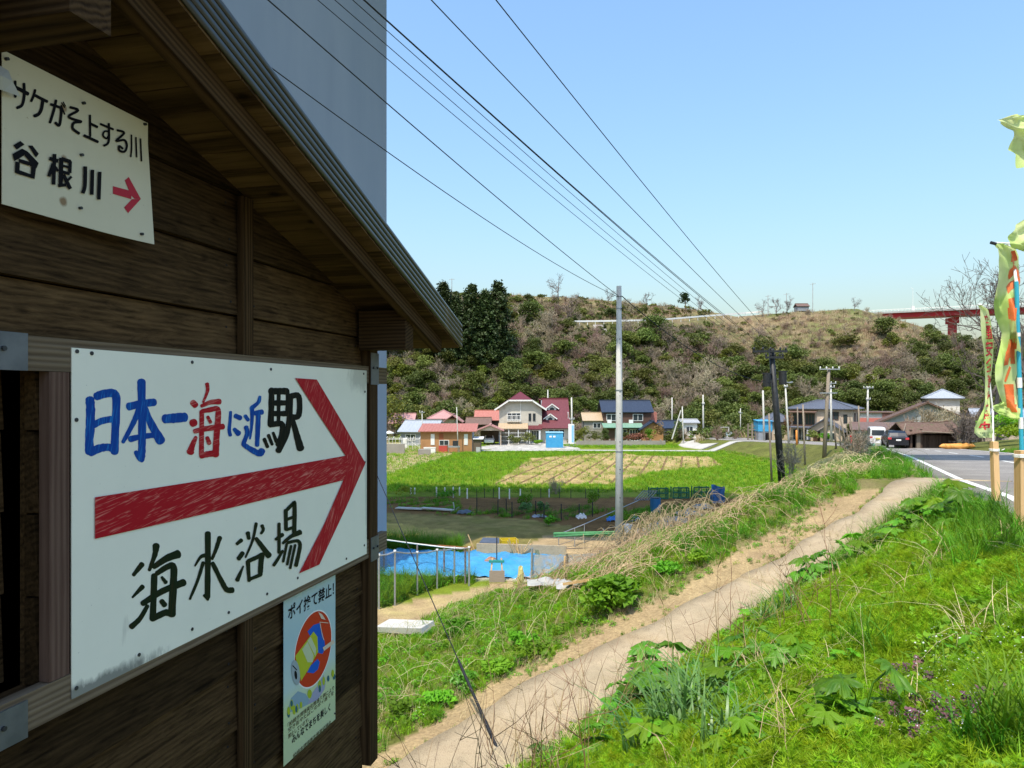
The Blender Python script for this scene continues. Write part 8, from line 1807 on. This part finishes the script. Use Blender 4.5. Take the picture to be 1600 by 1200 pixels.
# ------------------------------------------------------------------ trees and the wooded hillside
def limbs(seed, h, depth, spread, r0, twig_r, kids=(3, 4), up=.25, shrink=.66, trunk=.35, nk=3):
    """bare branching skeleton grown from the ground"""
    g = np.random.default_rng(seed); mb = MB()
    def grow(p, d, L_, r, k_):
        pts_ = [p]; n = 3 if k_ > 1 else 2
        for i in range(n): d = (d + Vector(g.normal(0, .16, 3)) + Vector((0, 0, up * .2))).normalized(); pts_.append(pts_[-1] + d * L_ / n)
        mb.tube(pts_, [max(twig_r, r * (1 - .4 * i / n)) for i in range(n + 1)], 6 if k_ >= depth - 1 else 3, False)
        if k_ <= 0: return
        for i in range(int(g.integers(*kids)) + 1):
            f_ = pts_[-1] if i == 0 else pts_[int(g.integers(1, n + 1))]; nd_ = (d * .8 + Vector(g.normal(0, spread, 3)) + Vector((0, 0, up))).normalized(); grow(f_, nd_, L_ * shrink * g.uniform(.75, 1.15), r * .55, k_ - 1)
    for s_ in range(nk): grow(Vector((g.normal(0, .03 * h * (nk > 1)), g.normal(0, .03 * h * (nk > 1)), -.1)), Vector((g.normal(0, .25 * (nk > 1)), g.normal(0, .25 * (nk > 1)), 1)).normalized(), h * trunk, r0, depth)
    return mb
def crown_pts(rad, hgt, z0, n, lobes, seed, shell=.7):
    g = np.random.default_rng(seed); C_ = []
    for i in range(lobes):
        a = g.uniform(0, 6.283); e = g.uniform(-.5, 1.45); k_ = g.uniform(.35, .72); c = np.array((math.cos(a) * math.cos(e) * rad * k_, math.sin(a) * math.cos(e) * rad * k_, z0 + hgt * (.5 + .40 * math.sin(e) * k_ * 1.4))); lr = np.array((rad * .40, rad * .40, hgt * .17)) * g.uniform(.6, 1.2)
        d = g.normal(size=(n // lobes, 3)); d /= np.linalg.norm(d, axis=1)[:, None]; C_.append(c + d * lr * g.uniform(shell, 1.08, (len(d), 1)))
    return np.concatenate(C_)
EV = [fm('evergreen', leafquads(crown_pts(3.2, 5.0, .0, 2600, 17, 500 + i), .17, 520 + i, .5), LM['dark']) for i in range(4)] + [fm('olive_shrub', leafquads(crown_pts(2.9, 4.0, .0, 2300, 15, 540 + i), .16, 560 + i, .5), LM['olive']) for i in range(3)] + [fm('yellow_shrub', leafquads(crown_pts(2.4, 3.2, .0, 1500, 12, 570), .15, 571, .5), LM['yolive'])]
BARE = [limbs(600 + i, 5.6, 4, .62, .11, .016, (2, 4), .22, .70, .30, 4).mesh('bare_shrub', M['twig']) for i in range(5)]
TWG2 = leafmat('rose_twigs', (0.225, 0.165, 0.12), (0.32, 0.235, 0.165), 0.0, rand=.2); BAREP = [m.copy() for m in BARE[:3]]
for m in BAREP: m.materials[0] = TWG2
g = np.random.default_rng(99); taken = []; cnt = dict(ev=0, ol=0, ba=0)
def hill_spot(u, v): return hit(u, v)
def free(u, v, dmin):
    for a, b in taken:
        if (a - u) ** 2 + ((b - v) * 1.3) ** 2 < dmin * dmin: return False
    taken.append((u, v)); return True
tries = 0; placed = 0
while placed < 520 and tries < 16000:
    tries += 1; u = g.uniform(560, 1640); vr = float(np.interp(u, _HU, _HV)); vb = float(np.interp(u, [560, 900, 1150, 1330, 1450, 1640], [672, 674, 672, 655, 640, 648])); v = g.uniform(vr + 9, vb); f_ = (v - vr) / (vb - vr)
    if 1120 < u < 1450 and f_ < np.interp(u, [1120, 1200, 1300, 1400, 1450], [.25, .52, .62, .50, .15]) and g.random() > .02: continue
    if 1050 < u < 1135 and 512 < v < 548: continue
    if 890 < u < 1190 and -8 < v - np.interp(u, [895, 1010, 1190], [508, 506, 492]) < 26: continue
    if not free(u, v, 15): continue
    p = hill_spot(u, v)
    if p.y < 90: continue
    nz = vnoise(np.array([u]), np.array([v]), 75.0, 31)[0]; nz2 = vnoise(np.array([u]), np.array([v]), 30.0, 32)[0]; dk = .25 + .40 * f_ + .30 * (u > 1400) + (nz - .5) * 1.1
    r_ = g.random(); sc = g.uniform(.7, 1.25) * (1 if f_ > .15 else .6) * p.y / 165
    if r_ < dk * .62: ms, lab, grp = EV[:4], 'dark green evergreen on the wooded hillside', 'evergreens on the wooded hillside'
    elif r_ < dk * .62 + .27: ms, lab, grp = EV[4:], 'olive green leafy shrub on the wooded hillside', 'leafy shrubs on the wooded hillside'
    elif nz2 > .5: ms, lab, grp = BAREP, 'bare rose-brown shrub on the wooded hillside', 'bare brown shrubs on the wooded hillside'; sc *= 1.0
    else: ms, lab, grp = BARE, 'bare grey-brown tree on the wooded hillside', 'bare grey trees on the wooded hillside'; sc *= 1.15
    tag(link('hillside_shrub' if 'shrub' in lab else 'hillside_tree', ms[int(g.integers(len(ms)))], loc=p - Vector((0, 0, .3)), rot=(g.normal(0, .06), g.normal(0, .06), g.uniform(0, 6.28)), scale=(sc * g.uniform(.85, 1.2), sc * g.uniform(.85, 1.2), sc * g.uniform(.8, 1.2))), lab, 'shrub' if 'shrub' in lab else 'tree', grp); placed += 1
# undergrowth between them
n = 15000; u = g.uniform(520, 1660, n); vr = np.interp(u, _HU, _HV); vb = np.interp(u, [520, 900, 1150, 1330, 1450, 1660], [690, 690, 686, 668, 650, 660]); v = vr + 2 + (vb - vr) * g.random(n)
P_, I_, S_ = [], [], []
for a, b in zip(u, v):
    if 890 < a < 1190 and -3 < b - np.interp(a, [895, 1010, 1190], [508, 506, 492]) < 9: continue
    p = hit(a, b)
    if p.y < 92 or p.y > 390: continue
    vr_ = np.interp(a, _HU, _HV); f_ = (b - vr_) / 200; mnd = 1110 < a < 1460 and f_ < np.interp(a, [1110, 1200, 1300, 1400, 1460], [.15, .40, .44, .34, .1]); r_ = g.random(); nz = vnoise(np.array([a]), np.array([b]), 40., 33)[0]
    top_ = f_ < .17 or mnd
    I_.append(int(g.choice((4, 5))) if (top_ and r_ < (.80 if mnd else .62)) else (int(g.choice((4, 5, 2, 6, 7))) if mnd else int(g.integers(2, 4)) if top_ else (int(g.integers(0, 2)) if r_ < .25 + .5 * (nz > .5) else (int(g.integers(2, 4)) if r_ < .62 else int(g.integers(4, 8)))))); P_.append(tuple(p)); S_.append(g.uniform(.6, 1.5) * (.75 if mnd else 1.05 if top_ else 1.0))
UG = [fm('undergrowth', leafquads(crown_pts(1.0, 1.2, 0, 130, 5, 700 + i), .15, 710 + i, .5), LM['dark']) for i in range(2)] + [fm('undergrowth_olive', leafquads(crown_pts(1.0, 1.0, 0, 130, 5, 720 + i), .15, 730 + i, .6), LM['olive']) for i in range(2)] + [fm('rank_grass', blades(40, .9, .03, .7, .8, 740 + i), leafmat('rank_dry_grass_%d' % i, (.34, .25, .15), (.44, .34, .21), .1, rand=.2)) for i in range(2)] + [limbs(750 + i, 2.2, 2, .7, .035, .013, (3, 5), .15, .75, .40, 6).mesh('thicket', M['twig'] if i else TWG2) for i in range(2)]
scatter('hillside_undergrowth', 'undergrowth, rank grass and thickets covering the hillside between the trees', UG, np.array(P_), np.array(S_), np.array(I_), .12, 41)

def tree(name, label, p, crown=None, trunk=None, sc=1.0, cat='tree', grp=None, rz=0):
    t = thing(name, label, cat, p, rz, grp); t.scale = (sc,) * 3
    if trunk is not None: link('trunk', trunk, t)
    if crown is not None: link('crown', crown, t)
    return t
def cedar_crown(h, rad, seed):
    g_ = np.random.default_rng(seed); C_ = []
    for k_ in range(52):
        f_ = .12 + .88 * k_ / 52; rr_ = rad * (1 - f_) ** .55 * g_.uniform(.75, 1.1) + .3
        a0 = g_.uniform(0, 6.28)
        for b in range(5): a = a0 + b * 1.257 + g_.normal(0, .25); rb_ = rr_ * g_.choice((.6, .85, 1.0, 1.12)); m = int(18 + rb_ * 8); tt_ = g_.uniform(.25, 1, m) ** .7; C_.append(np.stack([math.cos(a) * rb_ * tt_ + g_.normal(0, .22, m), math.sin(a) * rb_ * tt_ + g_.normal(0, .22, m), h * f_ - rb_ * .28 * tt_ + g_.normal(0, .2, m)], -1))
    C_ = np.concatenate(C_); return fm('crown', leafquads(C_, .23, seed + 1, .35, .55), LM['cedar'])
TRK = [MB().tube([(0, 0, -.5), (.05, 0, 6), (0, 0, 13)], [.32, .22, .05], 8).mesh('trunk', M['bark'])]
CED = [cedar_crown(14, 3.6, 800 + i) for i in range(3)]
for i, (u, vb, vt, lab) in enumerate(((668, 560, 452, 'cedar nearest the shed roof, mostly hidden by it'), (693, 566, 440, 'cedar just right of the shed roof'), (712, 570, 462, 'shorter cedar between the two groups on the hill'), (737, 572, 444, 'broad cedar, left of the tallest pair'), (758, 574, 452, 'cedar set between the tallest pair'), (778, 572, 440, 'tallest dark cedar at the right end of the clump'))):
    p = hit(u, vb); hgt = (vb - vt) / F * p.y; tree('cedar_tree', lab, p, CED[i % 3], TRK[0], hgt / 14.0, 'tree', 'cedars on the hillside', i)
for (u, vt, vb, rad, c, lab) in ((1071, 455, 482, 1.0, 'cedar', 'small dark pine standing alone on the ridge'), (1028, 461, 473, 1.4, 'dark', 'low round dark pine on the ridge'), (575, 470, 560, 2.5, 'dark', '')):
    if not lab: continue
    p = hit(u, vb + 2); hgt = (vb - vt) / F * p.y; tree('pine_tree', lab, p, fm('crown', leafquads(crown_pts(hgt * .42 * rad, hgt * .9, hgt * .15, 900, 10, int(u)), .22, int(u) + 1), LM[c]), MB().tube([(0, 0, -.3), (0, 0, hgt * .6)], [.2, .1], 6).mesh('trunk', M['bark']))
RT = [limbs(900 + i, 6, 4, .55, .12, .014, (3, 4), .25, .68, .30, 1) for i in range(3)]; RTM = [m.mesh('branches', material('ridge_bark', (.16, .14, .14), (.24, .21, .20), 3)) if i == 0 else None for i, m in enumerate(RT)]; rbm = RTM[0].materials[0]; RTM = [RTM[0]] + [m.mesh('branches', rbm) for m in RT[1:]]
for i, (u, vt, vb, lab) in enumerate(((872, 438, 464, 'tall bare tree standing alone on the ridge'), (826, 456, 466, 'small bare tree on the ridge right of the cedars'), (900, 458, 468, 'small bare tree right of the tall one on the ridge'), (950, 455, 473, 'bare tree on the ridge behind the top of the concrete pole'), (1010, 458, 476, 'bare tree left of the low pine on the ridge'), (1098, 466, 486, 'bare tree right of the dark pine on the ridge'), (1192, 474, 492, 'bare tree left of the mast group on the mound'), (1213, 466, 490, 'bare tree beside the hilltop masts'), (1228, 468, 488, 'bare tree right of the hilltop masts'), (1335, 468, 483, 'bare bushy tree on top of the mound at right'))):
    p = hit(u, vb + 3); hgt = (vb - vt) / F * p.y; t = thing('ridge_tree', lab, 'tree', p, i, 'bare trees on the ridge'); t.scale = (hgt / 2.9,) * 3; link('branches', RTM[i % 3], t)
for u, w in ((1150, 5.0), (1166, 3.2)): p = hit(u, 491); tree('cherry_tree', 'pale pink blossoming cherry on the ridge' + ('' if u == 1150 else ', the smaller one at right'), p, fm('crown', leafquads(crown_pts(w * .5, 3.2, .3, 700, 9, u), .2, u), LM['blossom']), MB().tube([(0, 0, -.2), (0, 0, 1.8)], [.18, .08], 6).mesh('trunk', M['bark']))
# big bare trees behind the banners, the bare tree by the barn, bare bushes before the gabled house
BT_ = material('dark_bark', (.085, .070, .065), (.14, .115, .10), 3)
for i, (u, y, h, lab) in enumerate(((1512, 92, 17, 'tall bare tree behind the far banner'), (1562, 84, 18, 'tall bare tree behind the near banner'), (1622, 78, 19, 'tall bare tree at the right edge behind the banners'))):
    x = (u - 800) / F * y; t = thing('bare_tree', lab, 'tree', (x, y, gz(x, y)), i * 2.0); t.scale = (1.35, 1.35, 1.5); m = limbs(950 + i, h, 6, .5, .22, .014, (2, 3), .2, .71, .27, 1); link('branches', m.mesh('branches', BT_), t)
x, y = (1508 - 800) / F * 62, 62; t = thing('bare_tree', 'gnarled bare tree growing beside the timber barn', 'tree', (x, y, gz(x, y))); link('branches', limbs(970, 5.2, 5, .6, .15, .011, (3, 4), .18, .70, .28, 2).mesh('branches', BT_), t)
for i, (u, v, s_, ms, lab) in enumerate(((1415, 668, .9, BAREP, 'bare rose-brown bush left of the gable end'), (1440, 664, 1.15, BAREP, 'bare bush in front of the gabled house, second from left'), (1466, 662, 1.15, BARE, 'bare grey bush in front of the gabled house'), (1492, 662, 1.2, BAREP, 'bare bush over the roof of the timber barn'), (1535, 668, 1.1, BARE, 'bare bush right of the timber barn'), (1352, 668, .5, BAREP, 'small bare bush before the brown-roofed store'))):
    y = 84 + i; x = (u - 800) / F * y; tag(link('bare_bush', ms[i % 3], loc=(x, y, gz(x, y)), rot=(0, 0, i), scale=(s_,) * 3), lab, 'bush')
# garden shrubs and hedges round the houses
GS = [(612, 150 - 28, 6.5, 8.0, 'yolive', 'tall yellow-green tree right beside the bridge pier'), (634, 130, 7, 7, 'dark', 'dark green tree behind the farmhouses at the left'), (660, 133, 6, 5, 'olive', 'olive tree above the pale-roofed farmhouse'), (700, 136, 7, 6, 'dark', 'dark evergreen behind the orange hut'), (735, 136, 6, 5, 'olive', 'olive shrub behind the red-roofed house'),
      (806, 110, 2.6, 1.8, 'olive', 'grey-green shrub in front of the trellis, left'), (826, 111, 2.8, 2.0, 'olive', 'grey-green shrub in front of the trellis, right'), (842, 110, 1.6, .9, 'weed', 'low green plants by the maroon house door'), (912, 114, 3.2, 3.0, 'yolive', 'yellow-green bush between the two big houses'), (929, 113, 3.0, 2.2, 'olive', 'clipped bush left of the navy-roofed house'), (945, 112, 2.2, 2.4, 'dark', 'dark cloud-pruned pine before the navy-roofed house'), (977, 112, 2.0, 1.9, 'dark', 'small pruned pine behind the garden wall'), (996, 111, 4.5, 1.8, 'rust', 'long reddish hedge behind the garden wall'), (1015, 112, 2.4, 2.6, 'weed', 'rounded bright green shrub beside the porch'), (1030, 113, 2.2, 3.6, 'rust', 'tall orange-leaved shrub beside the porch'), (1058, 114, 3.2, 4.0, 'dark', 'dark evergreen at the head of the winding lane'), (1045, 112, 1.8, 1.6, 'olive', 'low shrub at the end of the garden wall'),
      (1232, 100, 1.6, 4.2, 'rust', 'orange-brown shrub beside the orange marker post'), (1222, 100, 2.2, 2.2, 'olive', 'dull green shrub left of the beige house'), (1270, 97, 2.4, 1.5, 'olive', 'low hedge before the beige house porch'), (1292, 96, 2.0, 1.3, 'weed', 'low green shrub right of the porch door'), (1326, 97, 2.0, 2.4, 'dark', 'dark shrub at the right corner of the beige house'), (1355, 80, 1.5, 1.4, 'dark', 'clipped round shrub behind the white van'), (1360, 90, 2.4, 1.6, 'twigless', ''),
      (1205, 118, 6, 5, 'dark', 'evergreen behind the blue shack'), (1165, 126, 5, 4.5, 'olive', 'olive shrub at the foot of the hill by the pole'), (1110, 130, 6, 5, 'olive', 'olive shrub beyond the goal'), (1085, 131, 6, 6, 'dark', 'dark evergreen beyond the goal'), (1140, 131, 5, 4, 'dark', 'dark shrub beyond the goal at right'), (1570, 66, 4, 2.6, 'weed', 'bright green shrub on the bank behind the banners'), (1595, 60, 4, 2.4, 'lime', 'fresh green shrub at the right edge behind the nearer pole'), (1540, 72, 3.5, 2.6, 'weed', 'green shrub right of the bare tree by the barn')]
for (u, y, w, h, c, lab) in GS:
    if not lab: continue
    x = (u - 800) / F * y; nm = 'garden_tree' if h > 4.5 else 'garden_shrub'
    tag(link(nm, fm('foliage', leafquads(crown_pts(w / 2, h, 0, 1100, 12, int(u + y)), max(.09, w * .030), int(u)), LM[c]), loc=(x, y, gz(x, y)), rot=(0, 0, u)), lab, 'tree' if h > 4.5 else 'shrub')
# dead bush in the far plot and scrub below the road
p = low_at(868, 772); tag(link('dead_bush', BARE[2], loc=p, scale=(.32,) * 3), 'small dead bush in front of the white fence posts', 'bush')
for i, (u, v, s_) in enumerate(((1340, 716, .36), (1332, 722, .3), (1352, 712, .3))): tag(link('dead_bush', BARE[i], loc=hit(u, v), rot=(0, 0, i), scale=(s_,) * 3), ('dark dead bush at the road end of the bramble bank', 'lower dead bush at the road end of the bramble bank', 'dead bush nearest the road bend')[i], 'bush')
tag(link('young_tree', BARE[3], loc=hit(1236, 752), scale=(.36, .36, .5)), 'thin bare sapling right of the dark leaning pole', 'tree')
